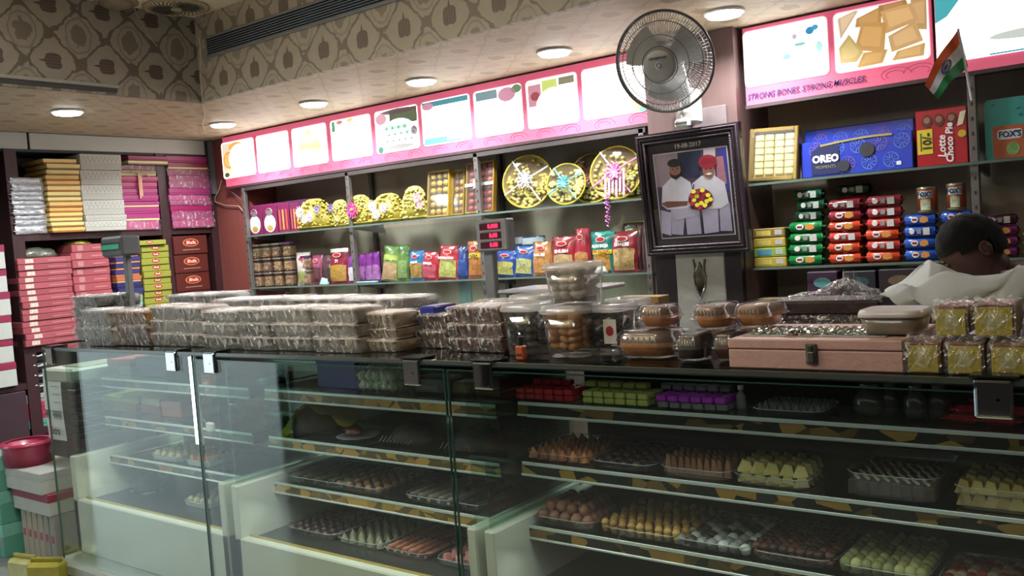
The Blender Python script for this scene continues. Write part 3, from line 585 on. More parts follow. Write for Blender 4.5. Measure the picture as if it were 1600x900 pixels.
T(1488,1625,795,z2,'clear tray of layered yellow slices at the right end of the middle shelf','yellow_slice',6,4,m2('bfa860','cdb873','a98f4c'),'yellow wedge slice in the rightmost tray of the middle shelf',fn=m_tri(.02,.034),layers=2,lh=.032,y1=2.75,h=.06)
# ---- right case, top shelf
z1=1.026
def bricks(px0,px1,py,z,n,rows,cols,label,cat,group,y0=2.53,layers=2,w_=None):
    x0,x1=fx(px0,py,y0),fx(px1,py,y0); s_=(x1-x0)/n
    sweets('wrapped_sweet',m_box(s_*.88,.034,.020,.004),cols,x0,x1,y0,y0+.04*rows,z,n,rows,label,cat,group,layers=layers,lh=.0215,jit=.001,rj=.06)
RED_=[mat('b3202c',.25,0,.2,30,coat=.5)]; LIM=[mat('b5bb62',.3,0,.15,30,coat=.4)]; PUR=[mat('a92cb8',.25,0,.15,30,coat=.5)]; SIL=[mat('8f8f90',.25,.5,.3,40)]
bricks(804,894,622,z1,6,3,RED_,'small red foil wrapped sweet on the top right shelf','sweet','red wrapped sweets',layers=2)
bricks(908,1012,630,z1,6,3,LIM,'small lime yellow wrapped sweet on the top right shelf','sweet','lime yellow wrapped sweets',layers=2)
bricks(1026,1136,640,z1,6,3,SIL,'small silver foil wrapped sweet under the purple ones','sweet','silver wrapped sweets',layers=1)
bricks(1022,1132,620,z1+.0215,6,3,PUR,'small purple foil wrapped sweet on the top right shelf','sweet','purple wrapped sweets',layers=1)
bricks(1030,1140,600,z1+.043,6,1,SIL,'small silver wrapped sweet in the raised back row','sweet','silver wrapped sweets in the back row',y0=2.61,layers=1)
bricks(912,1010,600,z1+.043,5,1,LIM,'small lime wrapped sweet in the raised back row','sweet','lime wrapped sweets in the back row',y0=2.60,layers=1)
bricks(830,890,600,z1+.043,4,1,RED_,'small red wrapped sweet in the raised back row','sweet','red wrapped sweets in the back row',y0=2.60,layers=1)
T(1172,1285,650,z1,'dark tray of little spiky grey sweets on the top right shelf','spiky_sweet',9,4,m2('4d5350','5d625c'),'small spiky grey sweet on the top right shelf',fn=m_cone(.012,.028),y1=2.7,h=.02,m_=DARKIN)
bp=at(1158,622,y=2.6); b_=thing('small_bottle','small clear bottle with white cap behind the purple sweets','bottle',(bp.x,2.6,z1)); MB().lathe([(.014,0),(.014,.04),(.007,.052),(.007,.06)],n=12).build('bottle_body',MILK,b_,True); MB().cyl((0,0,.06),.009,.012,12).build('cap',mat('d8dcd8',.4),b_)
for i,(px,rr) in enumerate([(1360,.045),(1392,.03),(1432,.032),(1468,.032)]):
    p=at(px,655,y=2.62+.02*(i%2)); q=thing('fruit_jar',['large dark wrapped bunch on the top shelf below the pink case','first small dark jar right of the wrapped bunch','second small dark jar right of the wrapped bunch','third small dark jar right of the wrapped bunch'][i],'jar',(p.x,p.y,z1))
    MB().lathe([(rr*.7,0),(rr,.02),(rr,.05),(rr*.6,.07),(rr*.5,.08)],n=14).build('jar_body',mat('4b4a42',.25,0,.4,25,coat=.5),q,True); MB().lathe([(rr*.55,.08),(rr*.55,.09),(.001,.092)],n=14).build('lid',mat('6b6a60',.3),q)
for i,(px,py,L) in enumerate([(1500,665,0),(1560,668,0),(1512,645,1),(1575,650,1),(1545,630,2)]):
    p=at(px,660,y=2.56); q=thing('red_pouch','shiny red wrapped pouch '+['low at the left of its pile','low at the right of its pile','middle left of its pile','middle right of its pile','on top of its pile'][i]+' on the top right shelf','pouch',(p.x,2.6,z1+L*.026),(0,0,.1*i))
    MB().box(-.038,.038,-.03,.03,0,.024,.010).build('pouch_body',mat('8e1826',.2,0,.35,40,bump=.6,coat=.7),q); MB().box(.036,.050,-.024,.024,.009,.014,.002).build('crimp',mat('a32433',.25,0,.2,40),q); MB().box(-.050,-.036,-.024,.024,.009,.014,.002).build('crimp',mat('a32433',.25,0,.2,40),q)
# ---- middle case
zb3=.586; zbf=.372
def TB(px0,px1,py,z,label,kind,nx,ny,mats,what,y0=YS0,**k): T(px0,px1,py,z,label,kind,nx,ny,mats,what,y0=y0,**k)
TB(440,540,752,zb3,'clear tray of grey striped rolls at the left of the lowest middle shelf','striped_roll',5,2,m2('6f6f66','5a564f'),'grey brown roll in the leftmost tray of the lowest middle shelf',fn=m_roll(.14,.014),m_=CLEAR,rj=.03)
TB(512,592,762,zb3,'clear tray of orange brown sweets on the lowest middle shelf','brown_peda',5,6,m2('8b6248','9c7252','7a5540'),'round orange brown sweet in its tray on the lowest middle shelf',fn=m_ball(.0165,.014,.08))
TB(626,706,782,zb3,'clear tray of dark and white rolls on the lowest middle shelf','white_roll',5,2,m2('8d8880','45413d','a19c92'),'dark roll with white ends in its tray on the lowest middle shelf',fn=m_roll(.14,.014),rj=.03)
TB(712,752,800,zb3,'grey tray half hidden by the glass edge on the lowest middle shelf','grey_roll',2,2,m2('4b4d4a','3c3e3b'),'dim grey roll behind the edge of the middle glass',fn=m_roll(.14,.014),rj=.03)
TB(440,520,822,zbf,'tray of reddish nut sweets at the left of the middle case floor','red_nut_sweet',6,8,m2('5b4544','6e4a4c','514340'),'small reddish nut sweet on the floor of the middle case',fn=m_cup(.014,.024),y0=2.47,layers=1)
TB(520,592,840,zbf,'tray of pale green balls on the floor of the middle case','pale_green_ball',5,7,m2('7c8068','8c8f74'),'pale green ball sweet on the floor of the middle case',fn=m_cone(.018,.034),y0=2.47)
TB(592,665,862,zbf,'tray of pink orange twists on the floor of the middle case','pink_twist',6,2,m2('a86a58','b67c66','93594c'),'pink orange twisted roll on the floor of the middle case',fn=m_roll(.15,.012),y0=2.47,rj=.06)
TB(676,740,882,zbf,'metal tray of pink sweets at the right of the middle case floor','pink_sweet',3,6,m2('b57070','c58a82','a98678'),'broken pink sweet in the metal tray by the glass edge',fn=m_tri(.02,.03),y0=2.47,m_=STEEL,h=.03,rj=.6)
# papers standing behind the trays
for px,z_,l_ in ((640,zb3,'white paper sheet lying behind the trays of the lowest middle shelf'),(760,zb3,'white paper sheet at the empty right end of the lowest middle shelf')):
    x=fx(px,740,2.86); tag(B(-.13,.13,-.04,.04,.0,.003).build('paper_sheet',mat('b9bfbc',.5,0,.1,10),loc=(x,2.87,z_)),l_,'paper')
# middle case second shelf: cakes with leaf foil, red plate
zb2=.7935
def blob(mb,c,rx,ry,rz,seed,amp=.25,n=16,m_=9,flat=True):
    vs0=len(mb.v); mb.sph(c,rx,ry,rz,n,m_)
    for i in range(vs0,len(mb.v)):
        v=Vector(mb.v[i]); d=v-Vector(c); k=1+amp*mnoise.noise(d*(1.6/max(rx,ry))*2+Vector((seed,seed*2,0))); v=Vector(c)+d*k
        if flat: v.z=max(v.z,c[2]-rz*.0)
        mb.v[i]=tuple(v)
    return mb
xk=fx(480,670,2.6); q=thing('dark_cake','dark cake in a lime green foil sheet on the second middle shelf','cake',(xk+.03,2.66,zb2)); blob(MB(),(0,0,0),.17,.11,.13,3).build('cake_body',mat('2c2422',.6,0,.4,30,bump=.5),q,True)
fo=MB(); fo.grid(lambda u,v:(-.20+.46*u,.02-.13*v+.02*math.sin(9*u),.13+.03*math.sin(3*u)-.13*abs(u-.55)*1.1-.10*v*v*(1 if u<.25 else .2)+.008*math.sin(30*u+9*v)),26,6); fo.build('lime_foil',mat('a7b03e',.3,0,.25,18,bump=.4),q,True)
xk=fx(550,690,2.58); q=thing('sweet_plate','white plate with a red wrapped sweet beside the dark cake','plate',(xk,2.62,zb2)); MB().lathe([(.04,0),(.09,.010),(.095,.014),(.085,.012),(.03,.006)],n=28).build('plate_body',mat('9fa09c',.3),q,True)
q2=MB(); blob(q2,(0,0,.012),.055,.035,.035,8); tag(q2.build('red_sweet',mat('6a1f26',.3,0,.5,25,bump=.6,coat=.5),None,True,loc=(xk-.03,2.62,zb2+.006)),'dark red wrapped sweet lying on the white plate','sweet')
for i,(px,rx,l_) in enumerate([(640,.13,'dark brown cake with cream fringe right of the plate'),(735,.12,'dark cake block behind the edge of the middle glass')]):
    xk=fx(px,690,2.62); q=thing('dark_cake',l_,'cake',(xk,2.67,zb2)); blob(MB(),(0,0,0),rx,.09,.085,11+i).build('cake_body',mat('332a24',.6,0,.4,30,bump=.5),q,True)
    f_=MB()
    for k in range(9): f_.tube([(-rx*.9+.02*k,-.085+.004*k,.03),(-rx*.95+.02*k,-.10,.01)],.0025,4)
    stuff(f_.build('cream_fringe',mat('8d8060',.5),q))
bm=MB().box(-.60,.50,-.006,.004,0,.16); tag(bm.build('backdrop_card',mat('6f6033',.45,0,.3,8),loc=(fx(640,640,2.9),2.925,zb2)),'dull gold backing card behind the dark cakes','card')
# middle case top shelf: blue box, green sweets, dark pack
zt1=1.0085; x0,x1=fx(497,605,2.6),fx(557,605,2.6)
bx=thing('blue_box','plain royal blue box on the top shelf of the middle case','box',((x0+x1)/2,2.64,zt1)); w_=(x1-x0)/2; MB().box(-w_,w_,-.04,.04,0,.115,.003).build('box_body',mat('35318c',.4,0,.08,10),bx); MB().box(-w_-.002,w_+.002,-.042,.042,.095,.118,.003).build('lid',mat('3a369a',.4,0,.08,10),bx)
x0=fx(560,605,2.56); gp=thing('sweet_bag','clear bag holding the pale green ball sweets','bag',(x0+.10,2.62,zt1)); MB().box(-.115,.115,-.075,.075,0,.115,.02).build('bag_film',FILM2,gp)
sweets('green_ball',m_ball(.021),m2('8ba070','9cb080'),x0-.005,x0+.205,2.555,2.685,zt1+.004,5,3,'pale green ball sweet packed in the clear bag','sweet','green ball sweets',layers=2,lh=.038,stag=False)
x0=fx(650,612,2.6); dp=thing('dark_pack','dark printed pack right of the green ball sweets','pack',(x0+.09,2.64,zt1)); MB().box(-.09,.10,-.05,.05,0,.07,.01).build('pack_body',mat('22221f',.3,0,.4,30,coat=.5),dp); MB().box(-.05,.04,-.0515,-.05,.02,.035).build('pack_band',mat('4b463a',.4),dp)
for i,px in enumerate((700,745)):
    q=thing('foil_pack','dim olive foil wrapped pack %s on the top shelf near the glass joint'%('nearer the joint','further right')[i],'pack',(fx(px,618,2.62)+.06,2.66,zt1),(0,0,.1)); MB().box(-.065,.065,-.05,.05,0,.05+.03*i,.012).build('pack_body',mat('5b5638',.4,0,.35,25,bump=.4,coat=.3),q); MB().box(.06,.08,-.04,.04,.02,.026,.002).build('crimp',mat('6b6640',.4),q)
# ---- left case contents
za1,za2,za3,zaf=1.006,.796,.586,.372
def cbox(name,label,cat,px0,px1,pyb,y0,z,h,d,col,strip=None,group=None,rz=0):
    x0,x1=at(px0,pyb,y=y0).x,at(px1,pyb,y=y0).x; t=thing(name,label,cat,((x0+x1)/2,y0+d/2,z),(0,0,rz),group); a=(x1-x0)/2
    MB().box(-a,a,-d/2,d/2,0,h*.93,.003).build('box_body',mat(col,.45,0,.1,12),t); MB().box(-a-.002,a+.002,-d/2-.002,d/2+.002,h*.55,h,.003).build('lid',mat(strip or col,.4,0,.1,12),t); return t
cbox('sweet_box','orange brown sweet box, middle of the pile in the left case','box',158,212,640,2.6,za2+.002,.05,.2,'8a5a34','9a6a3c')
cbox('sweet_box','patterned yellow sweet box, topmost of the pile in the left case','box',156,214,615,2.6,za2+.052,.035,.2,'a8a03c','8c9a3a')
cbox('sweet_box','red and cream patterned box right of the yellow pile in the left case','box',218,248,615,2.62,za2+.002,.085,.18,'a33c34','c9b894')
cbox('sweet_box','orange box with pink corner near the vertical tube light','box',250,280,612,2.6,za2+.002,.085,.18,'c0643c','c46a74')
cbox('sweet_box','dark teal box below the tube light in the left case','box',262,296,662,2.55,za2+.0,.002,.2,'33484a')
cbox('sweet_box','dark blue box standing on the top shelf of the left case','box',215,262,595,2.6,za1+.0,.10,.2,'222b3c','26324a')
cbox('sweet_box','white card box with red edge at the left of the top shelf','box',170,205,588,2.62,za1,.08,.2,'8d928a','a34848')
def TA(px0,px1,py,z,label,kind,nx,ny,mats,what,**k): T(px0,px1,py,z,label,kind,nx,ny,mats,what,**k)
TA(232,278,712,za3,'white tray of pale yellow balls on the lowest shelf of the left case','cream_ball',4,5,m2('a7a07a','b6af88'),'pale yellow ball sweet on the lowest shelf of the left case',fn=m_ball(.021),m_=mat('9da5a2',.3),y1=2.75)
TA(287,322,722,za3,'white tray of orange sweets beside the sheet joint','orange_sweet',3,4,m2('b07444','b98a5c'),'orange sweet in the small tray by the left glass joint',fn=m_tri(.02,.04),m_=mat('9da5a2',.3),y1=2.7)
TA(284,324,800,zaf,'white tray of cream sweets on the floor of the left case','cream_sweet',4,4,m2('b3ad8c','a39d7c'),'cream sweet in the white tray on the floor of the left case',fn=m_ball(.02),m_=mat('a9b1ae',.3),y1=2.75)
for i,(px,py,z_,r_,col,l_) in enumerate([(160,760,zaf,.08,'4e403f','dark brown wrapped heap on the floor of the left case'),(198,762,zaf,.075,'7c4450','dull pink wrapped heap beside the brown heap'),(235,775,zaf,.08,'40403e','dark grey wrapped bundle on the floor of the left case')]):
    x=fx(px,py,2.62); q=thing('sweet_heap',l_,'heap',(x,2.62,z_)); blob(MB(),(0,0,0),r_,r_,.11,20+i).build('heap_body',mat(col,.5,0,.4,22,bump=.6),q,True); MB().box(-r_,r_,-r_*.9,r_*.9,0,.004).build('paper_liner',mat('8b9490',.5),q)
# rolled cable with plug seen behind the middle glass
cb=[at(x,y,y=2.30) for x,y in((303,615),(318,608),(322,622),(308,632),(312,650),(325,664))]
cc=thing('hanging_cable','thin cable with a white plug hanging inside the left glass joint','cable',(0,0,0)); MB().tube(cb,.003).build('cord',mat('6d7672',.5),cc,True); p=cb[-1]; MB().box(p.x-.008,p.x+.04,p.y-.01,p.y+.012,p.z-.03,p.z+.012,.006).build('plug',mat('d9dcd8',.4),cc)
# ================================================================== LEFT WALL: STACKED BOXES
def scale_at(P): return FPX/((P-Vector((0,0,H))).dot(Rf))
def lbox(name,label,cat,group,xf,y0,y1,z0,z1,dp,kind,cols,rz=0):
    t=thing(name,label,cat,(xf,(y0+y1)/2,z0),(0,0,rz),group); a=(y1-y0)/2; h=z1-z0
    c1=cols[0]
    if kind=='carton':
        MB().box(-dp,-.003,-a+.003,a-.003,0,h*.95,.002).build('box_body',mat(cols[1],.5,0,.08,12),t)
        MB().box(-dp-.002,0,-a,a,h*.28,h-.0015,.0025).build('lid',mat(c1,.4,0,.07,15,coat=.2),t)
    elif kind=='lidded':
        MB().box(-dp,-.002,-a+.002,a-.002,0,h*.70,.002).build('box_body',mat(cols[1],.5,0,.05,12),t)
        MB().box(-dp-.002,0,-a,a,h*.70,h-.0015,.0025).build('lid',mat(c1,.4,0,.07,15,coat=.2),t)
    elif kind=='sealed':
        MB().box(-dp,0,-a,a,0.001,h-.001,.003).build('box_body',mat(c1,.4,0,.10,15,coat=.25),t)
        k=random.uniform(-.1,.05)
        MB().box(-.001,.001,-a*.72+k*.1,-a*.42+k*.1,h*.2,h*.85,.0004).build('motif_label',mat(cols[1],.5,0,.3,90),t)
        MB().box(-dp*.9,.0006,a*.1,a*.8,h*.42,h*.56).build('printed_line',mat(cols[2],.5),t)
    elif kind=='foil':
        g=MB(); 
        def f(u,v,s=1): 
            e=min(u,1-u,.12)/.12; ev=min(v,1-v,.2)/.2
            return (-.012*(1-ev*e)+.006*mnoise.noise(Vector((u*7,v*3,z0*50))),-a+2*a*u,h*v+.003*mnoise.noise(Vector((u*9,v*2,z0*31))))
        MB().box(-dp,-.012,-a+.006,a-.006,.001,h-.001,.006).build('pack_body',mat(cols[1],.45,.3,.15,30,bump=.5),t)
        g.grid(f,16,5); g.build('foil_face',mat(c1,.28,.35,.2,35,bump=.9,coat=.5),t,True)
        MB().box(-.02,-.002,-a-.014,-a+.008,h*.3,h*.42,.001).build('crimped_end',mat(c1,.3,.4,.2,60),t)
    elif kind=='film':
        MB().box(-dp,-.002,-a+.004,a-.004,0.001,h-.002,.003).build('box_body',mat(c1,.4,0,.08,15),t)
        g=MB(); g.grid(lambda u,v:(.002+.008*abs(mnoise.noise(Vector((u*8,v*4,z0*40)))),-a-.006+(2*a+.012)*u,-.004+(h+.006)*v+.005*mnoise.noise(Vector((u*6,v*3,z0*20)))),18,5); g.build('plastic_wrap',FILM2,t,True)
    elif kind=='ribbed':
        MB().box(-dp,-.002,-a+.002,a-.002,0.001,h*.6,.002).build('box_body',mat(cols[1],.6,0,.15,120,stretch=(1,.5,3)),t); MB().box(-dp-.002,0,-a,a,h*.42,h-.001,.002).build('lid',mat(c1,.6,0,.18,120,stretch=(1,.5,3)),t)
        g=MB()
        for q in range(9): y=-a+.01+q*(2*a-.02)/9; g.tube([(.0008,y,h*.5),(.0008,y+(2*a-.02)/18,h*.85),(.0008,y+(2*a-.02)/9,h*.5)],.0009,3)
        stuff(g.build('embossed_waves',mat('a7a79e',.6),t))
    elif kind=='brand':
        MB().box(-dp,0,-a,a,0.001,h*.99,.003).build('box_body',mat(c1,.4,0,.06,12,coat=.2),t)
        MB().box(-dp+.004,.0006,-a+.006,a-.006,h*.04,h*.06).build('lid_seam',mat('33201f',.6),t)
        rz_=min(h*.30,.026); rx=min(a*.52,rz_*2.3)
        MB().prism(oval(0,h*.62,rx*1.08,rz_*1.12),0,.001,'yz').build('logo_rim',mat('d9b45c',.4),t)
        lg=MB().prism(oval(0,h*.62,rx,rz_),.001,.0016,'yz').build('logo_oval',mat('a3262c',.4,0,0),t)
        text(cols[2],rz_*1.25,(.0018,0,h*.62),RL,mat('f2ead8',.5,0,0),t,shear=.2,bold=.0004)
        if h>.06: text('SWEETS',rz_*.28,(.0012,0,h*.25),RL,mat('c9a9a0',.5,0,0),t,sx=2.2) if False else MB().box(0,.001,-a*.5,a*.5,h*.22,h*.26).build('printed_line',mat('a98078',.5),t)
    return t
def lstack(desc,where,name,px0,px1,pym,bounds,kinds,cols,dp=.24,xf=-5.975,zb=None,group=None,jx=.006,labels=None,minh=0):
    y0,y1=at(px0,pym,x=xf).y,at(px1,pym,x=xf).y; pm=(px0+px1)/2
    zs=[at(pm+(b-pym)*.1,b,x=xf).z for b in bounds]
    k=zb-zs[-1]; n=len(bounds)-1
    if abs(k)<.04: zs=[z+k*(i/n) for i,z in enumerate(zs)]
    for i in range(n):
        kd=kinds[i%len(kinds)]; c=cols[i%len(cols)]; dy=random.uniform(-jx,jx)
        lab=labels[i] if labels else f'{desc}, {ordn(i,n)} {where}'
        lbox(name,lab,'box' if kd!='foil' else 'packet',group,xf+random.uniform(-.008,.008),y0+dy,y1+dy,zs[i+1],zs[i],dp,kd,c,random.uniform(-.02,.02))
def fill(top,pitch,px,zb,xf=-5.975):
    b=[top]
    while at(px,b[-1]+pitch,x=xf).z>zb-.012: b.append(b[-1]+pitch)
    return b
lstack('silver foil wrapped packet','of the silver pile','silver_packet',22,72,320,[277,288,299,306,313,320,327,335.5,343,352,365],['foil'],[('c6cad0','8d9196')],zb=ZB,group='silver foil packets on the left wall shelf',jx=.008)
lstack('pale yellow sweet box with brown side','of the yellow pile','sweet_box',75,127,305,[247.8,256,265,273.5,282,290,299.5,307.8,315.5,324,332,340,347,355,363],['carton'],[('e6cf80','a86430'),('e6cf80','8a7550'),('e8d488','9c6a38'),('e2bf6c','b06530'),('e0b866','b06530')],dp=.30,xf=-5.95,zb=ZB,group='yellow boxes on the left wall shelf',jx=.008)
lstack('white embossed gift box','of the white pile','gift_box',129,193,300,[241,265.5,288,311,334,343,358],['ribbed'],[('c6c7bf','b8b9b0')],dp=.30,xf=-5.955,zb=ZB,group='white embossed boxes on the left wall shelf')
MG='a53475'; MGd='822c4e'; CRM='e6d3a0'
lstack('magenta sweet box','of the ribbon tied pile on the left wall','sweet_box',190,248,310,[258,266,275,284,294,304,314,323,333,344,358],['film','ribbed','carton','carton','carton','carton','carton','carton','carton','film'],[(MGd,MGd),('b9a98a','c9bfa6'),('a82a60','a82a60'),('ac2868','a82a60'),(MG,MG),(MG,MG),(MG,CRM),(MG,MG),(MG,CRM),('b93a7d',MGd)],zb=ZB,group='magenta boxes on the left wall shelf',
  labels=['dark magenta box just under the two offset top boxes','silver lace patterned lid box near the top of the bow pile']+[f'magenta sweet box, {ORD[i]} of the bow tied pile' for i in range(2,9)]+['film wrapped magenta box at the foot of the bow tied pile'])
zt_=at(222,258,x=-5.975).z
lbox('sweet_box','cream edged box under the topmost dark magenta box','box','magenta boxes on the left wall shelf',-5.96,at(200,250,x=-5.96).y,at(262,250,x=-5.96).y,zt_,zt_+.032,.26,'carton',(CRM,'6b5540'))
lbox('sweet_box','topmost dark magenta box of the bow tied pile','box','magenta boxes on the left wall shelf',-5.96,at(200,243,x=-5.96).y,at(262,243,x=-5.96).y,zt_+.032,zt_+.066,.26,'carton',('9c2a5c','6b4040'))
rb=thing('ribbon_bow','cream ribbon bow hanging on the magenta box pile','ribbon',(-5.958,at(218,280,x=-5.96).y,at(218,272,x=-5.96).z)); MB().tube([(0,.0,0),(.004,-.012,.012),(.003,-.06,.014)],.005,5).build('ribbon_loop',mat('cdb98f',.5),rb); MB().tube([(0,.0,0),(.006,.05,.006),(.004,.07,-.02)],.006,5).build('ribbon_loop',mat('cdb98f',.5),rb)
for a in (-.006,.008): MB().box(.002,.004,a-.006,a+.006,-.165+a,.0).build('ribbon_tail',mat('dcae90',.5),rb)
lstack('bright magenta sweet box','of the pile nearest the corner','sweet_box',265,329,300,[243.5,254,264,274,294,304,313,320,330,344,355],['carton','carton','film','film','carton','film','film','carton','film','film'],[(MG,MG),(MGd,CRM),(MG,MG),(MG,MG),(MG,MG),('c8468e',MG),(MG,MG),('a32462','a32462'),(MG,MG),('b33575','a32462')],zb=ZB,group='bright magenta boxes near the corner')
# lower bays
lstack('coral pink sweet box','of the tall coral pile','sweet_box',33,117,470,fill(402,9.55,75,ZB2),['sealed'],[('ab5860','d8cac0','bf8586'),('9e4f58','d8cac0','b97a7a')],zb=ZB2,group='coral pink boxes on the left wall',jx=.008)
lstack('coral pink sweet box','of the shorter coral pile','sweet_box',114,172,420,fill(381,12,140,ZB2),['sealed'],[('a6525b','bb8284','c08282')],zb=ZB2,group='coral pink boxes behind the small display',jx=.006)
bs=fill(391.5,9.6,200,ZB2); mixc=[('d9c6a0','b08060'),('3a3570','c98a5c'),('2f3068','d08a50'),('3a3570','c07848'),('b56a48','d0a070'),('2b2c60','2b2c60'),('343468','3a3570'),('9fc2a4','d8d8c8'),('8cc0a8','dfe0d0'),('3a3570','c98a5c'),('c9c84a','c9c84a'),('3a3570','c98a5c'),('8cc0a8','dfe0d0')]
mixn=['cream','navy','navy','navy','orange','navy','navy','mint','mint','navy','lime','navy','mint']
lstack('','','sweet_box',182,221,430,bs,['carton'],mixc,zb=ZB2,group='mixed colour boxes behind the small display',labels=[f'{mixn[i%13]} patterned box, {ordn(i,len(bs)-1)} of the mixed colour pile' for i in range(len(bs)-1)])
lstack('lime yellow branded sweet box','of the lime pile','sweet_box',224,267,430,fill(383.5,9.95,245,ZB2),['brand'],[('95983e','8c8e3c','Bhalla')],zb=ZB2,group='lime yellow branded boxes on the left wall',jx=.005)
y0=at(206,378,x=-5.96).y; y1=at(259,378,x=-5.96).y; zz=at(245,383.5,x=-5.975).z
lbox('sweet_box','lime box shifted left on top of the lime pile','box','lime yellow branded boxes on the left wall',-5.955,y0,y1,zz+.004,zz+.040,.24,'brand',('9c9e42','8c8e3c','Bhalla'))
lstack('dark maroon carton with red oval logo','by the corner','carton',274,326,410,fill(368,28.9,300,ZB2),['brand'],[('5a2420','5a2420','Bhalla')],zb=ZB2,group='maroon cartons by the corner',jx=.004)
pb=at(65,402,x=-6.02); blb=MB(); blob(blb,(0,0,0.0),.10,.16,.075,4,.35); tag(blb.build('crumpled_bag',mat('5d6154',.3,0,.5,20,bump=.8,coat=.6),None,True,loc=(-6.12,pb.y,pb.z)),'crumpled clear bag with yellow print on the tall coral pile','bag')
for px,l_ in ((130,'left of the grey display'),(205,'right of the grey display')):
    pb=at(px,381 if px<150 else 388,x=-6.02); blb=MB(); blob(blb,(0,0,0),.09,.09,.035,px,.35); tag(blb.build('crumpled_bag',mat('a9a83c',.3,0,.5,20,bump=.8,coat=.6),None,True,loc=(-6.12,pb.y,pb.z)),'small crumpled yellow wrapper lying on the boxes '+l_,'wrapper')
# far left white and magenta boxes, dark pouches
bd=[383,420,455,490,526,561,597]
lstack('white box with magenta lid','of the left edge pile','lidded_box',-42,17,490,bd,['lidded'],[('94304f','c0c6c0')],zb=.90,xf=-5.975,group='white boxes with magenta lids')
# (carton lids are the upper part: thin magenta lid strip)
lbl=['topmost','second','third','lowest']
for i in range(4):
    z0_=1.02-.065*i; y=at(52,600,x=-6.0).y
    t=thing('tied_pouch','dark pouch with white tie, %s of four beside the upright'%lbl[i],'pouch',(-6.02,y+.05,z0_-.0),group='dark tied pouches beside the upright')
    MB().box(-.2,0,-.075,.10,0,.062,.018).build('pouch_body',mat('34383a',.4,0,.4,30,bump=.6,coat=.3),t); MB().tube([(.004,-.075,.045),(.012,-.03,.052),(.010,.0,.04),(.012,.05,.05)],[.004,.011,.005,.010],6).build('white_tie',mat('c3c9c8',.5),t)
for i,(c,l_) in enumerate((('9fa3a0','pale box above the magenta and teal ones'),('b5304c','magenta boxes pack below the dark tied pouches'),('b5304c','second magenta pack below the dark tied pouches'),('4f9f8e','teal pack at the foot of the pouch bay'))):
    y=at(58,670,x=-6.0).y; t=thing('small_box',l_,'box',(-6.02,y+.02,.765-.055*i)); MB().box(-.2,0,-.06,.12,0,.054,.003).build('box_body',mat(c,.45,0,.1,20),t); MB().box(-.001,.0008,-.05,.1,.02,.024).build('seam',mat('3a2a30',.6),t)
# the pile between the case and the wall shelving
xs_,ys_=-5.0,2.45
for i in range(9):
    z0_=.655+i*.036; t=thing('dark_box',f'dark brown film wrapped box, {ordn(8-i,9)} behind the paper sign','box',(xs_-.13,ys_+.135,z0_),(0,0,random.uniform(-.03,.03)),'dark boxes behind the paper sign')
    MB().box(-.125,.125,-.125,.125,0,.034,.005).build('box_body',mat('3a2c32',.35,0,.25,25,coat=.4,bump=.3),t); MB().box(.124,.1265,-.12,.12,.026,.031).build('film_fold',mat('8a8488',.25,0,.2,60),t)
t=thing('white_box','cream box lid lying on top of the dark boxes behind the glass','box',(xs_-.11,ys_+.15,.979),(0,0,.03)); MB().box(-.17,.145,-.18,.20,0,.075,.012).build('box_body',mat('a8ab9f',.5,0,.06,10),t); MB().box(-.1,.11,-.1,.13,.075,.081,.002).build('flap',mat('8f8a78',.5,0,.2,10),t)
t=thing('paper_sign','white handwritten paper sign taped in front of the dark boxes','sign',(0,0,0)); p0,p1=at(66,576,y=2.43),at(106,690,y=2.43)
MB().grid(lambda u,v:(p0.x+(p1.x-p0.x-.012)*u+.012*v*0,2.432-.008*math.sin(3*v)-.004*math.sin(6*u),p1.z+(p0.z-p1.z)*v),8,12).build('paper_sheet',mat('dfe4e3',.6,0,.05,6),t,True)
cx_=(p0.x+p1.x)/2
text('Extra',.062,(cx_-.005,2.418,p1.z+.055),RB,mat('2d3133',.7,0,0),t,shear=.1,bold=.0012,sx=.9)
hb=MB(); zz=p1.z+.145
hb.box(cx_-.10,cx_-.035,2.417,2.419,zz+.022,zz+.027); hb.box(cx_-.015,cx_+.09,2.417,2.419,zz+.022,zz+.027); hb.build('headline_bar',mat('3d4244',.7,0,0),t)
hi=MB()
for k,xk in enumerate((-.09,-.07,-.048,-.002,.018,.036,.056,.076)):
    hi.tube([(cx_+xk+.008,2.418,zz+.022),(cx_+xk+.008,2.418,zz-.02)],.0018,4)
    hi.tube([(cx_+xk+.008+.009*math.cos(a)-.004,2.418,zz+.004+.010*math.sin(a)) for a in (1,2,3.2,4.4,5.2)],.0017,4)
stuff(hi.build('hindi_lettering',mat('3d4244',.7,0,0),t))
for k in range(4): MB().box(p0.x+.02,p1.x-.03,2.424,2.4245,p0.z-.055-.045*k,p0.z-.049-.045*k).build('faded_line',mat('a4a9aa',.7,0,.2,60),t)
tn=thing('round_tin','round magenta tub with open rim on the white boxes','tub',(-5.36,2.33,.52)); MB().lathe([(.125,0),(.135,.11),(.14,.125),(.115,.125),(.105,.07),(.06,.055),(.001,.055)],n=28).build('tub_body',mat('a33050',.35,0,.1,10,coat=.3),tn,True)
MB().lathe([(.142,.115),(.142,.13),(.112,.13)],n=28,cap=False).build('rim',mat('b53a5a',.3,0,.1,10,coat=.3),tn,True)
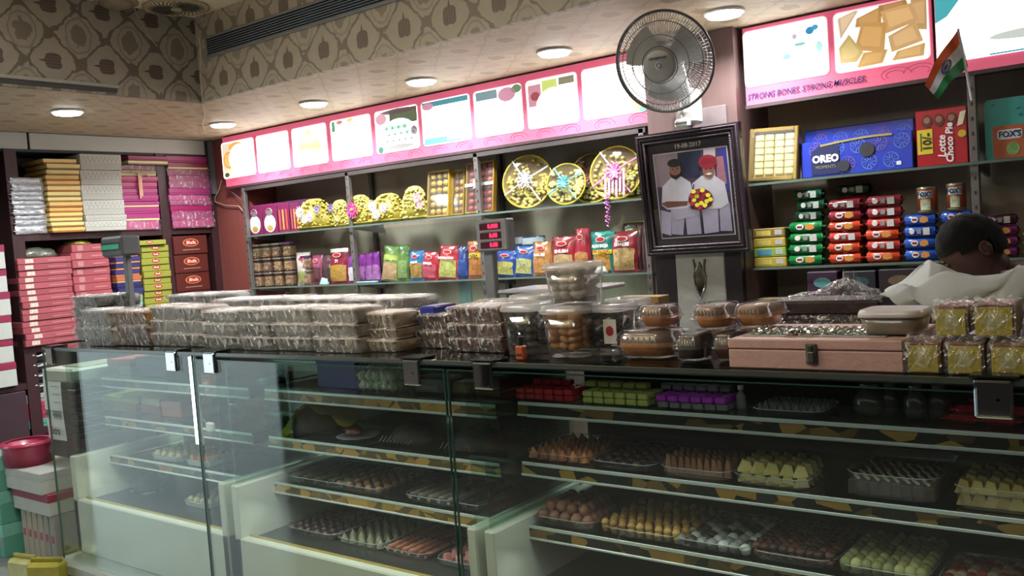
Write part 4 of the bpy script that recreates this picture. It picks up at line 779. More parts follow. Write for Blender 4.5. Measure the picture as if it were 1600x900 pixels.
def sbx(name,label,cat,x0,x1,y0,y1,z0,z1,c1,c2=None,kind=0,grp=None,rz=0):
    t=thing(name,label,cat,((x0+x1)/2,(y0+y1)/2,z0),(0,0,rz),grp); a=(x1-x0)/2; b_=(y1-y0)/2; h=z1-z0
    MB().box(-a,a,-b_,b_,.0,h,.004).build('box_body',mat(c1,.5,0,.1,12),t)
    if c2: MB().box(-a-.002,a+.002,-b_-.002,b_+.002,h*.62,h+.001,.003).build('lid',mat(c2,.5,0,.1,12),t)
    if kind==1: MB().box(-a*.5,a*.5,-b_-.0012,-b_,h*.45,h*.6).build('printed_mark',mat('a3506a',.6),t)
    return t
sbx('white_box','white box with magenta lid under the round tub','box',-5.42,-5.0,2.22,2.5,.40,.519,'b0b3ac','a8aca6')
sbx('white_box','white box with red lid edge above the upright cream boxes','box',-5.40,-4.98,2.24,2.5,.28,.399,'adb0a8','8a3244')
for k in range(6): sbx('upright_box',f'cream upright box, {["first","second","third","fourth","fifth","sixth"][k]} from the left beside the case','box',-5.37+k*.066,-5.37+k*.066+.058,2.26,2.48,0,.279,'a39b8c' if k<4 else '8f9188',None,1,'cream upright boxes beside the case')
sbx('grey_box','grey box standing behind the magenta tub','box',-5.26,-5.0,2.52,2.72,0,.50,'7f827c')
sbx('dark_crate','dark crate carrying the film wrapped dark boxes','crate',-5.27,-4.99,2.50,2.72,.50,.655,'5a4a50','6f3a48')
ros=['bottom row','middle row','top row']; cols_=['at the frame edge','second from the frame edge','third from the frame edge','fourth from the frame edge','nearest the cream boxes']
for r_ in range(3):
    for k in range(5):
        t=sbx('teal_box',f'narrow teal upright box in the {ros[r_]}, {cols_[k]}','box',-5.72+k*.058,-5.72+k*.058+.052,2.18+.03*(4-k)*0,2.40,r_*.19,r_*.19+.188,['5fa596','6fb5a6','579c8e','66ad9f','5fa596'][k],'7cc0b2',0,'teal upright boxes at the left frame edge'); MB().box(-.009,.009,-.1115,-.1102,.06,.11,.0004).build('pink_motif',mat('b58a94',.6),t)
q=thing('plastic_bag','small clear crumpled bag on top of the teal boxes','bag',(-5.52,2.3,.572)); g=MB(); blob(g,(0,0,0),.07,.06,.05,5,.5); g.build('bag_film',FILM2,q,True); MB().box(-.03,.03,-.03,.03,0,.03,.008).build('bag_content',mat('8f989a',.4),q)
sbx('white_carton','white carton end at the left frame edge','carton',-5.92,-5.66,2.0,2.16,0,.66,'b5b0a6','c0bcb2')
for i,(px,py,rz_) in enumerate(((15,882,.2),(48,888,.5))):
    p=at(px,py,y=2.02); t=thing('yellow_bag',['yellow plastic wrapped pack at the lower left frame corner','second yellow plastic wrapped pack leaning in the lower left corner'][i],'pack',(p.x,2.10,0),(0,0,rz_)); MB().box(-.09,.09,-.05,.05,0,p.z+.01,.015).build('pack_body',mat('a39a3a',.3,0,.25,14,bump=.4,coat=.6),t); MB().box(-.085,.085,-.01,.01,p.z+.01,p.z+.03,.003).build('crimped_top',mat('8f8632',.3,0,.2,40),t)
# ================================================================== BACK SHELVES, UPPER LEVEL
YI=4.13
def rotM(o,rx=0,ry=0,rz=0): o.rotation_euler=(rx,ry,rz)
def gift_bag(px0,px1,pt,pb,kind,label):
    x0,x1=at(px0,pb,y=YI).x,at(px1,pb,y=YI).x; h=at(px0,pt,y=YI).z-ZU; t=thing('gift_pack',label,'gift pack',((x0+x1)/2,YI+.06,ZU),group='purple gift packs on the upper left shelf'); a=(x1-x0)/2-.001
    MB().box(-a,a,-.05,.06,0,h,.003).build('pack_body',mat('6b1e48',.4,0,.12,20,coat=.2),t)
    if kind==0:
        f=MB().prism(oval(0,h*.36,a*.78,h*.30),-.052,-.050).build('white_window',mat('d9d6d2',.4,0,.05,30),t)
        MB().prism(oval(0,h*.72,a*.42,h*.10),-.0522,-.050).build('round_window',mat('6e6b68',.4),t)
        MB().prism(oval(0,h*.20,a*.40,h*.10),-.0535,-.052).build('nut_print',mat('a98a4c',.5,0,.4,80),t)
        MB().tube([(a*.42*math.cos(q),-.053,h*.74+h*.14*math.sin(q)) for q in [PI*k/8 for k in range(9)]],.0016,5).build('handle_outline',mat('e0c4c8',.4),t)
    else:
        for k in range(3): MB().box(-a*.8+k*a*.6,-a*.8+k*a*.6+a*.28,-.052,-.050,h*.1,h*.8,.002).build('spoon_print',mat('c98a4c' if k%2 else 'b5503c',.4,0,.2,40),t)
    return t
gift_bag(387,409,323,362,0,'purple gift pack with white oval window at the left shelf end'); gift_bag(410,433,321,361,0,'second purple gift pack with white oval window from the left')
gift_bag(434,452,319,359,1,'purple gift pack with striped print right of the oval ones'); gift_bag(453,468,318,358,1,'purple gift pack with striped print touching the first sweet basket')
for i,(a_,b_,pt,pb) in enumerate(((388,424,304,322),(425,441,307,321),(442,484,303,318))):
    x0,x1=at(a_,pb,y=YI).x,at(b_,pb,y=YI).x; z0_=ZU+.155; h=.062; t=thing('purple_box',['flat purple box with two round windows on the oval gift packs','short purple box in the middle above the gift packs','dark plum box lying above the striped gift packs'][i],'box',((x0+x1)/2,YI+.07,z0_ if i<2 else z0_)); a=(x1-x0)/2-.001
    MB().box(-a,a,-.055,.07,0,h,.003).build('box_body',mat(('6d2450','662048','4c2444')[i],.4,0,.12,20,coat=.2),t)
    for sxx in (-.5,.45): MB().prism(oval(a*sxx,h*.5,.011,.013,12),-.0575,-.055).build('round_window',mat('3c1a30' if sxx<0 else 'd08aa8',.4),t)
SWC=[mat('d8cc68',.4,0,.25,60,coat=.2),mat('cfc25a',.4,0,.25,60,coat=.2),mat('ddd47c',.4,0,.25,60,coat=.2)]
def flower(t,c,r,cols,n=12,z=0,name='flower'):
    b_=MB()
    for ring,(k,rr) in enumerate(((n,1),(n,.7))):
        for i in range(k):
            a=2*PI*(i+.5*ring)/k; p=[(c[0]+r*rr*q*math.cos(a+w),c[1]-.006-.008*ring-(.01*q),c[2]+r*rr*q*math.sin(a+w)) for q,w in ((.15,0),(.65,-.2),(1,0),(.65,.2))]; b_._add(p,[(0,1,2,3)])
    o=b_.build(name,mat(cols[0],.5,0,.15,60),t); MB().sph((c[0],c[1]-.02,c[2]),r*.2,r*.12,r*.2,8,5).build('flower_centre',mat(cols[1],.5),o,True)
def basket(px0,px1,pt,label,fls,seed,col='8a7a28',yy=4.17):
    pb=at((px0+px1)/2,340,y=yy); x0,x1=at(px0,335,y=yy).x,at(px1,335,y=yy).x; R=(x1-x0)/2; hh=at((px0+px1)/2,pt,y=yy).z-ZU; t=thing('sweet_basket',label,'basket',((x0+x1)/2,yy,ZU+.001),(0,0,0)); random.seed(seed)
    MB().lathe([(R*.7,.001),(R*.92,.012),(R*.95,.020),(R*.6,.016),(.01,.014)],n=28,sy=.55).build('basket_tray',mat(col,.4,.3,.3,25),t,True)
    m_=MB(); m_.lathe([(R*.86,.012),(R*.80,hh*.4),(R*.55,hh*.78),(R*.25,hh*.93),(.01,hh*.95)],n=24,sy=.5); m_.build('sweet_mound',mat('a0953c',.5,0,.4,30,bump=.5),t,True)
    b_=MB()
    for k in range(200):
        a=random.uniform(PI*.85,PI*2.15); q=random.random(); r_=R*.88*math.cos(q*PI/2)**.7; zz=.015+hh*.93*math.sin(q*PI/2)
        b_.sph((r_*math.cos(a),r_*.5*math.sin(a)-.004,zz),.0095,.009,.007,6,4)
    stuff(b_.build('wrapped_sweets',SWC[seed%3],t,True))
    for f in fls: flower(t,(f[0]*R,-.5*R*max(.3,1-abs(f[0])*.6)-.008,hh*(.5+.5*f[1])),f[2],f[3])
    return t
WHF=('e2dfe6','d9d0a0'); PKF=('d23a92','d98a50'); LPF=('dba8cc','c9b060'); PUF=('8a78b8','6a58a0')
basket(466,522,312,'gold sweet basket with white and violet flowers, leftmost of the baskets',[(-.25,.2,.05,WHF),(.25,-.15,.045,('cfc4e2','e2e0ea')),(.6,.3,.035,PUF),(.05,-.3,.035,WHF)],1)
basket(518,549,314,'small gold sweet basket between the violet flowers and the post',[(-.3,.5,.035,PUF),(.3,-.3,.03,('d8cf90','b8a850'))],2,yy=4.22)
basket(545,586,306,'gold sweet basket with a large magenta daisy',[(.0,.05,.062,PKF)],3)
basket(582,636,304,'gold sweet basket with white and pale violet flowers right of the daisy',[(-.45,.25,.045,WHF),(.25,.05,.04,('cbbede','dcd6ea')),(-.15,-.35,.04,WHF)],4)
basket(630,672,292,'gold sweet basket with pale pink lilies before the gold boxes',[(.6,.3,.04,LPF),(.75,-.1,.034,LPF)],5,yy=4.16)
def sbox(px0,px1,pt,pb,label,nx,nz,sw,frame,ribbon=None,yy=4.16,tilt=-.16,bands=None):
    x0,x1=at(px0,pb,y=yy).x,at(px1,pb,y=yy).x; h=at(px0,pt,y=yy).z-ZU; t=thing('sweet_gift_box',label,'gift box',((x0+x1)/2,yy,ZU),(tilt,0,0)); a=(x1-x0)/2-.002
    f=MB(); f.box(-a,-a+.012,-.035,.0,0,h,.003); f.box(a-.012,a,-.035,.0,0,h,.003); f.box(-a+.012,a-.012,-.035,.0,0,.012,.003); f.box(-a+.012,a-.012,-.035,.0,h-.012,h,.003); f.build('gold_frame',mat(frame,.3,.5,.15,20,coat=.3),t)
    MB().box(-a+.01,a-.01,-.008,0,.01,h-.01).build('box_back',mat('5a4628',.5),t)
    ms=[MB().sph((0,0,0),(a-.014)/nx*.9,.012,(h-.026)/nz/2*.88,8,5).mesh('sweet_piece',mat(c,.4,0,.2,50,bump=.3),True) for c in sw]
    for i in range(nx):
        for j in range(nz):
            o=bpy.data.objects.new('sweet_piece',ms[(i+j)%len(ms)]); C.objects.link(o); o.parent=t; o.location=(-a+.014+(2*a-.028)*(i+.5)/nx,-.018,.013+(h-.026)*(j+.5)/nz)
    MB().box(-a+.003,a-.003,-.037,-.0355,.004,h-.004).build('clear_cover',CLEAR,t)
    if ribbon:
        MB().box(-a,a,-.0395,-.038,h*.52,h*.58).build('ribbon',mat(ribbon,.4),t); MB().box(-.008,.008,-.041,-.0395,0,h).build('ribbon',mat(ribbon,.4),t); flower(t,(0,-.04,h*.56),.045,(ribbon,'e8f0e8'),8,name='ribbon_bow')
    return t
sbox(671,706,268,336,'gold framed sweet box with yellow swirls, leftmost of the three boxes',3,6,['c4a83c','b8932c','d0b858'],'b89a34')
sbox(709,730,266,331,'narrow gold sweet box in the middle of the three boxes',2,6,['b8962c','8a5a30','c2a440'],'a8862c',yy=4.19)
sbox(731,776,254,330,'gold sweet box with red sweets and pale ribbon cross',4,7,['a33c38','b8503c','8f3430'],'b08a34','bcd8cc')
def thali(px,py,rpx,label,ribbon,tail=0,seed=0,yy=4.16,col=None,sweets_=120,lean=-.2,zoff=0):
    P=at(px,py,y=yy); R=rpx/scale_at(P); t=thing('gift_thali',label,'platter',(P.x,yy,ZU+.001),(lean,0,.22)); random.seed(seed+50); G=mat(col or '8a7434',.35,.5,.25,14,coat=.4)
    o=MB().lathe([(R*.80,0),(R,.018),(R*1.0,.024),(R*.94,.020),(R*.78,.006),(.001,.006)],n=36).build('platter',G,t,True,loc=(0,0,R),rot=(PI/2,0,0))
    MB().tube([(R*.98*math.cos(a),-.024,R+R*.98*math.sin(a)) for a in [2*PI*k/36 for k in range(36)]],.005,6,True).build('bead_rim',mat('cfc03c',.3,.3,.2,30,coat=.4),t,True)
    b_=MB()
    for k in range(sweets_):
        r_=R*.84*math.sqrt(random.random()); a=random.uniform(PI*.93,2.1*PI) if k<sweets_*.85 else random.uniform(0,PI)
        b_.sph((r_*math.cos(a),-.020,R+r_*math.sin(a)),.012,.009,.009,6,4)
    stuff(b_.build('wrapped_sweets',SWC[seed%3],t,True))
    MB().lathe([(R*.95,.034),(R*.6,.050),(.001,.052)],n=24,cap=False).build('cling_film',CLEAR,t,True,loc=(0,0,R),rot=(PI/2,0,0))
    if ribbon:
        r_=mat(ribbon,.4,0,.15,40)
        for a in (0.5,2.2): MB().tube([(R*.98*math.cos(a)*q,-.058+.02*abs(q),R+R*.98*math.sin(a)*q) for q in (-1,-.5,0,.5,1)],.005,5).build('ribbon',r_,t)
        bb=MB(); 
        for k in range(9):
            a=2*PI*k/9+.3; bb.tube([(0,-.056,R),(R*.25*math.cos(a-.25),-.075,R+R*.25*math.sin(a-.25)),(R*.34*math.cos(a),-.07,R+R*.34*math.sin(a)),(R*.25*math.cos(a+.25),-.065,R+R*.25*math.sin(a+.25)),(0,-.056,R)],.005,5)
        bb.build('bow',r_,t)
        for k in range(tail): MB().box(-.05+k*.02,-.038+k*.02,-.066,-.064,R*.2-.02*(k%2),R).build('ribbon_tail',r_,t)
    return t
thali(823,281,43,'large gold platter of sweets with a crumpled white ribbon','d2d2d8',0,1)
thali(884,283,33,'smaller gold platter with a thin blue ribbon cross','6fb4bc',0,2,yy=4.17)
thali(925,272,40,'gold platter with pink blossom half behind the others','b07080',0,3,yy=4.30,col='5c4a28')
thali(962,272,43,'gold platter with a large pink ribbon bow','d98ac4',6,4,yy=4.15)
thali(987,268,40,'dark gold platter behind the pink bow, cut by the post','4f9a5c',0,5,yy=4.31,col='5c4a28')
pr=[at(947,305,y=4.06),at(946,318,y=4.055),at(950,330,y=4.055),at(947,342,y=4.055),at(951,354,y=4.055)]; hr=thing('curled_ribbon','curled pink ribbon hanging below the platter with the bow','ribbon',tuple(pr[0])); pts=[]
for i in range(40):
    u=i/39*3.99; k=int(u); f=u-k; q=pr[k].lerp(pr[min(k+1,4)],f)-pr[0]; pts.append((q.x+.008*math.cos(i*1.1),q.y+.006*math.sin(i*1.1),q.z))
MB().tube(pts,.003,5).build('curl',mat('cf7cc0',.4,0,.15,40),hr); MB().tube([(x+.012,y,z*.8) for x,y,z in pts[::-1]],.0025,5).build('curl',mat('b560a4',.4,0,.15,40),hr)
# ================================================================== BACK SHELVES, LOWER LEVEL
YP=4.13
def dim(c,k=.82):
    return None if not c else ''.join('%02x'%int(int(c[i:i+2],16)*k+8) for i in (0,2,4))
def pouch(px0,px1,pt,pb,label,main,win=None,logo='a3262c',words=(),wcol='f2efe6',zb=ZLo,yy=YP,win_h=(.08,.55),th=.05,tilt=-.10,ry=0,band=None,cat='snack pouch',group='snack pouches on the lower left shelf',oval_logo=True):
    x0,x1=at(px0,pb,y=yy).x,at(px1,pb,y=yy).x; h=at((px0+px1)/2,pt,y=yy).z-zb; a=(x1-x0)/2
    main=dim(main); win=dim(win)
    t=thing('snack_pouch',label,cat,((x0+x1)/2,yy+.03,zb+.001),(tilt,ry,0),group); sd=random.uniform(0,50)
    def th_(u,v): 
        s=(max(0,math.sin(PI*min(1,max(0,u))))**.6)*(max(0,math.sin(PI*min(1,max(0,v))))**.45); return th/2*s+.0015
    def fr(u,v,k=0): 
        n=.006*mnoise.noise(Vector((u*5+sd,v*7,0))); return (-a+2*a*u+.01*math.sin(v*5+sd)*(u-.5),-(th_(u,v)+k)+n*(1 if k==0 else 1),h*v)
    b_=MB(); b_.grid(lambda u,v:fr(u,v),9,11); b_.grid(lambda u,v:(fr(1-u,v)[0],th_(1-u,v),h*v),9,6); b_.build('pouch_body',mat(main,.28,0,.14,25,bump=.35,coat=.5,bscale=14),t,True)
    for z_ in (0,h-.010): 
        MB().box(-a,a,-.003,.003,z_,z_+.012).build('crimped_seal',mat(main,.3,.2,.3,90,stretch=(8,1,1)),t)
    if win: MB().grid(lambda u,v:fr(.10+.80*u,win_h[0]+(win_h[1]-win_h[0])*v+.03*math.sin(u*PI)*(1 if v>.5 else 0),.0014),8,6).build('food_print',mat(win,.4,0,.45,55,coat=.3,bump=.2),t,True)
    if band: MB().grid(lambda u,v:fr(.03+.94*u,band[1]+(band[2]-band[1])*v,.002),8,3).build('colour_band',mat(band[0],.3,0,.1,25,coat=.4),t,True)
    if logo and oval_logo:
        yl=fr(.5,.78)[1]-.004; MB().prism(oval(0,h*.80,a*.42,h*.065,16),yl-.0015,yl).build('logo_rim',mat('e8e4da',.4,0,0),t); MB().prism(oval(0,h*.80,a*.37,h*.052,16),yl-.0022,yl-.0015).build('logo_oval',mat(logo,.4,0,0),t)
    for k,wd in enumerate(words):
        s_=wd[1]*h; yl=fr(.5,wd[2])[1]-.007; o=text(wd[0],s_,(wd[3]*a if len(wd)>3 else 0,yl,h*wd[2]),RB,mat(wd[4] if len(wd)>4 else wcol,.5,0,0),t,bold=.0007)
        wv=[v.co.x for v in o.data.vertices]; W=max(wv)-min(wv); o.scale=(min(1.15,1.5*a/W),1,1)
    return t
# clear jars of nuts, three tiers
def njar(px,tier,wd,label,big=False):
    zb=ZLo+tier*.104; x=at(px,440,y=4.14).x; t=thing('nut_jar',label,'jar',(x,4.18+.0*tier,zb),group='clear nut jars at the left shelf end'); a=wd/2
    MB().box(-a,a,-a,a,0,.086,.010).build('jar_body',CLEAR,t); c=MB(); c.box(-a+.004,a-.004,-a+.004,a-.004,.003,.072,.008)
    for k in range(34): c.sph((random.uniform(-a,a)*.86,-a+.003,random.uniform(.008,.068)),.007,.004,.006,6,4)
    stuff(c.build('nuts',mat(random.choice(('8a6444','7c5a40','94704c')),.5,0,.5,90,bump=.5),t)); MB().box(-a-.001,a+.001,-a-.001,a+.001,.086,.101,.004).build('lid',mat('6f635c' if not big else '5a2a58',.25,0,.1,20,coat=.4),t)
    MB().box(-a*.5,a*.5,-a-.0015,-a,.02,.045).build('label_patch',mat('8d7f6c',.5,0,.4,60),t)
pos_=['at the far left','second from the left','third from the left','fourth from the left']
for tier,tn_ in enumerate(('bottom tier','middle tier','top tier')):
    for k,px in enumerate((401,418,434,451)):
        njar(px,tier,.078 if not (tier==2 and k==3) else .078,f'clear nut jar {pos_[k]} of the {tn_} on the lower shelf',tier==2 and k==3)
njar(478,1,.085,'clear nut jar with purple lid behind the white box',True); 
for tr in (0,): njar(478,0,.085,'clear nut jar hidden low behind the white box')
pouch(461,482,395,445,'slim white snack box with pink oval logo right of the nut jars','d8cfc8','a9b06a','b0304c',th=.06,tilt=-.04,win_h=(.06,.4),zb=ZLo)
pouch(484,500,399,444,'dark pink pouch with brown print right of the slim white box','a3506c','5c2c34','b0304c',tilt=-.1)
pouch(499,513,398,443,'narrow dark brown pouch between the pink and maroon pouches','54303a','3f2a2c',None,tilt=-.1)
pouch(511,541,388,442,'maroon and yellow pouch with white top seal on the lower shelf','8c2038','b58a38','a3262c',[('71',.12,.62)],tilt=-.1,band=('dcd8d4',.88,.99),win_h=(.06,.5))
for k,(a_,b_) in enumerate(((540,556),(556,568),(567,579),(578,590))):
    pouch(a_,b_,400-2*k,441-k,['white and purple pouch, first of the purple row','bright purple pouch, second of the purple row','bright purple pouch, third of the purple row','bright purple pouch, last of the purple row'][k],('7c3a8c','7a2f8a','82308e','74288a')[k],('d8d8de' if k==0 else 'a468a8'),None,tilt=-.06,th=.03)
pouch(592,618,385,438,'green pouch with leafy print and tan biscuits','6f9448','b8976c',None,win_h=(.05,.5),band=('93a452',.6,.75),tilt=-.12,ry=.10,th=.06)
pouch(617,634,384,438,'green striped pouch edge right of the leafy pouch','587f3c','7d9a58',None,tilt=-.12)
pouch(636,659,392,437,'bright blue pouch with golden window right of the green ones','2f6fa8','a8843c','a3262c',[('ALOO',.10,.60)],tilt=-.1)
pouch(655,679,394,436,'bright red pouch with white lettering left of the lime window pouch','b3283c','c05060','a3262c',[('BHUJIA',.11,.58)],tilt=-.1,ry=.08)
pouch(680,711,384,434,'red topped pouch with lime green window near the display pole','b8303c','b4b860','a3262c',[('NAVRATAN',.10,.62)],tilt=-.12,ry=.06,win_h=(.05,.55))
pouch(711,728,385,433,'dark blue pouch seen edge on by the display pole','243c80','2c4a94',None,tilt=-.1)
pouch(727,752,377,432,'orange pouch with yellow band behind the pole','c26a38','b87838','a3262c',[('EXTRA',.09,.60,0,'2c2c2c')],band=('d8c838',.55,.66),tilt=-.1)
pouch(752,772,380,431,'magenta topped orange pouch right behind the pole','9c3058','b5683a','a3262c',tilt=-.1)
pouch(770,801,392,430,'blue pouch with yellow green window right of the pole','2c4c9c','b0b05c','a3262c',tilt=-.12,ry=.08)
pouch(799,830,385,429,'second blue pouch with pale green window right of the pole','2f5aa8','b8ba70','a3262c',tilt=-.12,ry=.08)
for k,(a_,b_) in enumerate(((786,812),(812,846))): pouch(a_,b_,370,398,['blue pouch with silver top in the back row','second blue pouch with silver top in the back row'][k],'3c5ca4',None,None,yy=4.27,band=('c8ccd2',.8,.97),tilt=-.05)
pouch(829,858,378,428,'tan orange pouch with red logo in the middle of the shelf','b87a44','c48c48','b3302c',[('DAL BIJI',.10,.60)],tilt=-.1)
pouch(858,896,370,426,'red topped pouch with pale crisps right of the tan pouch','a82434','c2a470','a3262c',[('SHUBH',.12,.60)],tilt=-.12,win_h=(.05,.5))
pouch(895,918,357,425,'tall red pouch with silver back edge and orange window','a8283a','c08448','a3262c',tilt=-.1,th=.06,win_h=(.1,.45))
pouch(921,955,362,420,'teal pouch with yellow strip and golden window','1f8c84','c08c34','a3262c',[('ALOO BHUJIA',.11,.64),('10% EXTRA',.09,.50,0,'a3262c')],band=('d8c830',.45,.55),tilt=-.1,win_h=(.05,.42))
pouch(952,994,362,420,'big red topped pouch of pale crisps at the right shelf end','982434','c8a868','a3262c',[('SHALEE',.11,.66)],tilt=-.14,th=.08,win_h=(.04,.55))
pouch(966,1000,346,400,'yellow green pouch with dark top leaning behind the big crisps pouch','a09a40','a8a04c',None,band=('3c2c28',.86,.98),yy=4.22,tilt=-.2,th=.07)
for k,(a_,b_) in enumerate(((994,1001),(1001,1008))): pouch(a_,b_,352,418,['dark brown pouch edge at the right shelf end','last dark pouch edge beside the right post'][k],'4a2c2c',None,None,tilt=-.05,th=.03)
cp=at(935,418,y=4.10); blb=MB(); blob(blb,(0,0,0),.045,.03,.04,6,.5); tag(blb.build('paper_scrap',mat('c9d0cc',.6,0,.1,20),None,True,loc=(cp.x,4.115,ZLo)),'crumpled white paper before the teal pouch','paper')
cp=at(507,444,y=4.10); blb=MB(); blob(blb,(0,0,0),.035,.02,.045,9,.5); tag(blb.build('paper_scrap',mat('8fc0bc',.6,0,.1,20),None,True,loc=(cp.x,4.10,ZLo)),'small pale teal wrapper before the maroon and yellow pouch','wrapper')
cp=at(570,441,y=4.09); tag(MB().box(-.09,.09,-.012,.02,0,.010,.004).build('flat_wrapper',mat('6fa8a4',.5,0,.3,20),None,loc=(cp.x,4.11,ZLo)),'flat pale teal wrapper before the purple pouches','wrapper')
tp_=at(727,455,y=YB-.004); tag(MB().box(-.05,.05,-.003,0,-.09,.09).build('tape_patch',mat('7d8f92',.5,0,.2,15),None,loc=tuple(tp_)),'blue grey tape patch on the back wall below the shelf','tape')
# ================================================================== RIGHT SHELVES
def tin(px0,px1,pt,pb,z,label,yy=4.14):
    x0,x1=at(px0,pb,y=yy).x,at(px1,pb,y=yy).x; r=(x1-x0)/2*.98; h=at((px0+px1)/2,pt,y=yy).z-z; t=thing('sweet_tin',label,'tin',((x0+x1)/2,yy+r,z))
    MB().lathe([(r,0),(r,h)],n=28).build('tin_body',mat('a8512c',.3,.3,.2,18,coat=.3),t,True)
    MB().lathe([(r*1.02,h-.008),(r*1.03,h),(r*.96,h+.003),(.001,h+.002)],n=28,cap=False).build('lid',mat('a99a8c',.25,.7,.1,20),t,True)
    def pt_(a,zz,k): return (r*k*math.sin(a),-r*k*math.cos(a),zz)
    MB().grid(lambda u,v:pt_(-.75+1.5*u,h*(.60+.26*v),1.012),8,3).build('name_patch',mat('dfe6ea',.4,0,.05,20),t,True)
    MB().grid(lambda u,v:pt_(-.5+1.0*u,h*(.12+.42*v),1.014),8,3).build('picture_patch',mat('b8c0a0',.35,0,.6,60),t,True)
    MB().lathe([(r*1.004,h*.05),(r*1.004,h*.09)],n=28,cap=False).build('green_stripe',mat('4f8a68',.35,0,.1,20),t,True)
    text("FOX'S",h*.26,(0,-r*1.05,h*.73),RB,mat('1f2f5a',.4,0,0),t,bold=.0012,sx=.80); return t
def rpack(px0,px1,pym,layer,nl,zb,col,label,grp,yy=4.14,hh=None,kind=0,z=None):
    x0,x1=at(px0,pym,y=yy).x,at(px1,pym,y=yy).x; h=hh or .0535; z=zb+layer*h if z is None else z; L=(x1-x0)/2*.98
    t=thing('biscuit_pack',label,'biscuit pack',((x0+x1)/2+random.uniform(-.004,.004),yy+.035,z),(0,0,random.uniform(-.05,.05)),grp)
    b_=MB(); prof=[(-L*.90,.80),(-L*.82,1),(-L*.3,.97),(0,1),(L*.35,.96),(L*.82,1),(L*.90,.80)]
    vs=[];n=12
    for x,k in prof:
        for i in range(n):
            a=2*PI*i/n; q=(abs(math.cos(a))**3.5+abs(math.sin(a))**3.5)**(-1/3.5); vs.append((x,.034*k*q*math.cos(a),h*.49+h*.49*k*q*math.sin(a)))
    m_=len(prof); b_._add(vs,[(j*n+i,j*n+(i+1)%n,(j+1)*n+(i+1)%n,(j+1)*n+i) for j in range(m_-1) for i in range(n)]+[tuple(range(n)),tuple(range((m_-1)*n,m_*n))[::-1]])
    b_.build('pack_body',mat(col,.25,0,.12,22,bump=.25,coat=.6),t,True)
    for s_ in (-1,1):
        e=MB(); e.grid(lambda u,v:(s_*(L*.87+L*.15*u),.012*math.sin(u*5)*0-.03*(1-u*.25)+.06*(1-u*.25)*v,h*.48+.006*math.sin(v*18)),4,8); e.build('crimped_end',mat(col,.3,.1,.25,70,coat=.4),t)
    if kind==0:   # logo side
        MB().prism(oval(-L*.28,h*.52,L*.22,h*.26,14),-.0365,-.034).build('logo_patch',mat('e6e2dc',.4,0,0),t); text('Snack',h*.22,(-L*.28,-.037,h*.52),RB,mat(col,.4,0,0),t) if False else MB().box(-L*.42,-L*.14,-.0372,-.0365,h*.42,h*.60).build('logo_script',mat('7c2030',.4,0,.3,80),t)
        MB().prism([(L*.02,h*.3),(L*.28,h*.2),(L*.55,h*.34),(L*.5,h*.66),(L*.22,h*.8),(L*.04,h*.6)],-.0360,-.034).build('biscuit_print',mat('c98a3c',.5,0,.25,60),t)
    else:
        MB().box(L*.22,L*.60,-.0362,-.034,h*.18,h*.80).build('nutrition_label',mat('c6c6c2',.5,0,.25,90),t); MB().box(-L*.15,L*.10,-.0362,-.034,h*.3,h*.7).build('info_patch',mat('8f8a88',.5,0,.3,90),t); MB().prism(oval(-L*.45,h*.52,L*.16,h*.24,14),-.0362,-.034).build('logo_patch',mat('e6e2dc',.4,0,0),t)
    return t
def column(px0,px1,ptop,pbot,cols,kinds,desc,grp,yy=4.14):
    n=len(cols); z1_=at((px0+px1)/2,ptop,y=yy).z; hh=(z1_-ZLo)/n
    for i in range(n): rpack(px0-1.0*(n-1-i)*0,px1,(ptop+pbot)/2+ (pbot-ptop)/2*(1-2*(i+.5)/n),i,n,ZLo,cols[i],f'{desc[i] if isinstance(desc,list) else desc}, {ordn(n-1-i,n)} in its column',grp,yy,hh,kinds[i])
    return hh
GR='14783c'; GRd='1a4a34'; ORr='c4401f'; RDo='b8302a'; RDd='8c2430'; BL='1c4aa8'
column(1230,1287,346,413,[GR]*4,[0,1,1,0],'bright green biscuit pack','green biscuit packs')
hcol=(at(1258,346,y=4.14).z-ZLo)
for i,(a_,b_) in enumerate(((1238,1283),(1241,1288),(1237,1286))): rpack(a_,b_,330-15*i,0,1,0,GRd,'dark green biscuit pack, %s of three above the bright green ones'%('lowest','middle','topmost')[i],'dark green biscuit packs',4.16,.049,1,z=ZLo+hcol+i*.049)
column(1291,1346,311,409,[ORr,ORr,RDo,ORr,RDd,RDd],[0,0,1,0,0,1],['red pack of the left red column']*6,'red and orange biscuit packs')
column(1350,1408,305,408,[ORr,RDo,ORr,RDo,RDd,RDd],[0,1,0,1,1,1],['red pack of the right red column']*6,'red and orange biscuit packs')
rpack(1304,1358,298,0,1,0,GRd,'single dark green pack lying behind the red columns','dark green biscuit packs',4.27,.05,1,z=at(1330,305,y=4.27).z)
sh_=at(1330,305,y=4.27).z
for k in range(3): rpack(1304,1358,330,0,1,0,RDd,'dim red pack supporting the green one, %s'%('low','middle','high')[k]+' in the back','dim red packs behind',4.27,(sh_-ZLo)/3,1,z=ZLo+k*(sh_-ZLo)/3)
hb_=column(1410,1464,334,405,[BL]*4,[0,0,1,0],'blue biscuit pack of the left blue column','blue biscuit packs')
hb2=column(1467,1518,329,402,[BL]*4,[0,0,1,0],'blue biscuit pack of the right blue column','blue biscuit packs')
tin(1430,1463,293,332,at(1437,334,y=4.14).z+.001,'left round sweet tin standing on the blue biscuit packs'); tin(1477,1508,287,327,at(1492,329,y=4.14).z+.001,'right round sweet tin standing on the blue biscuit packs')
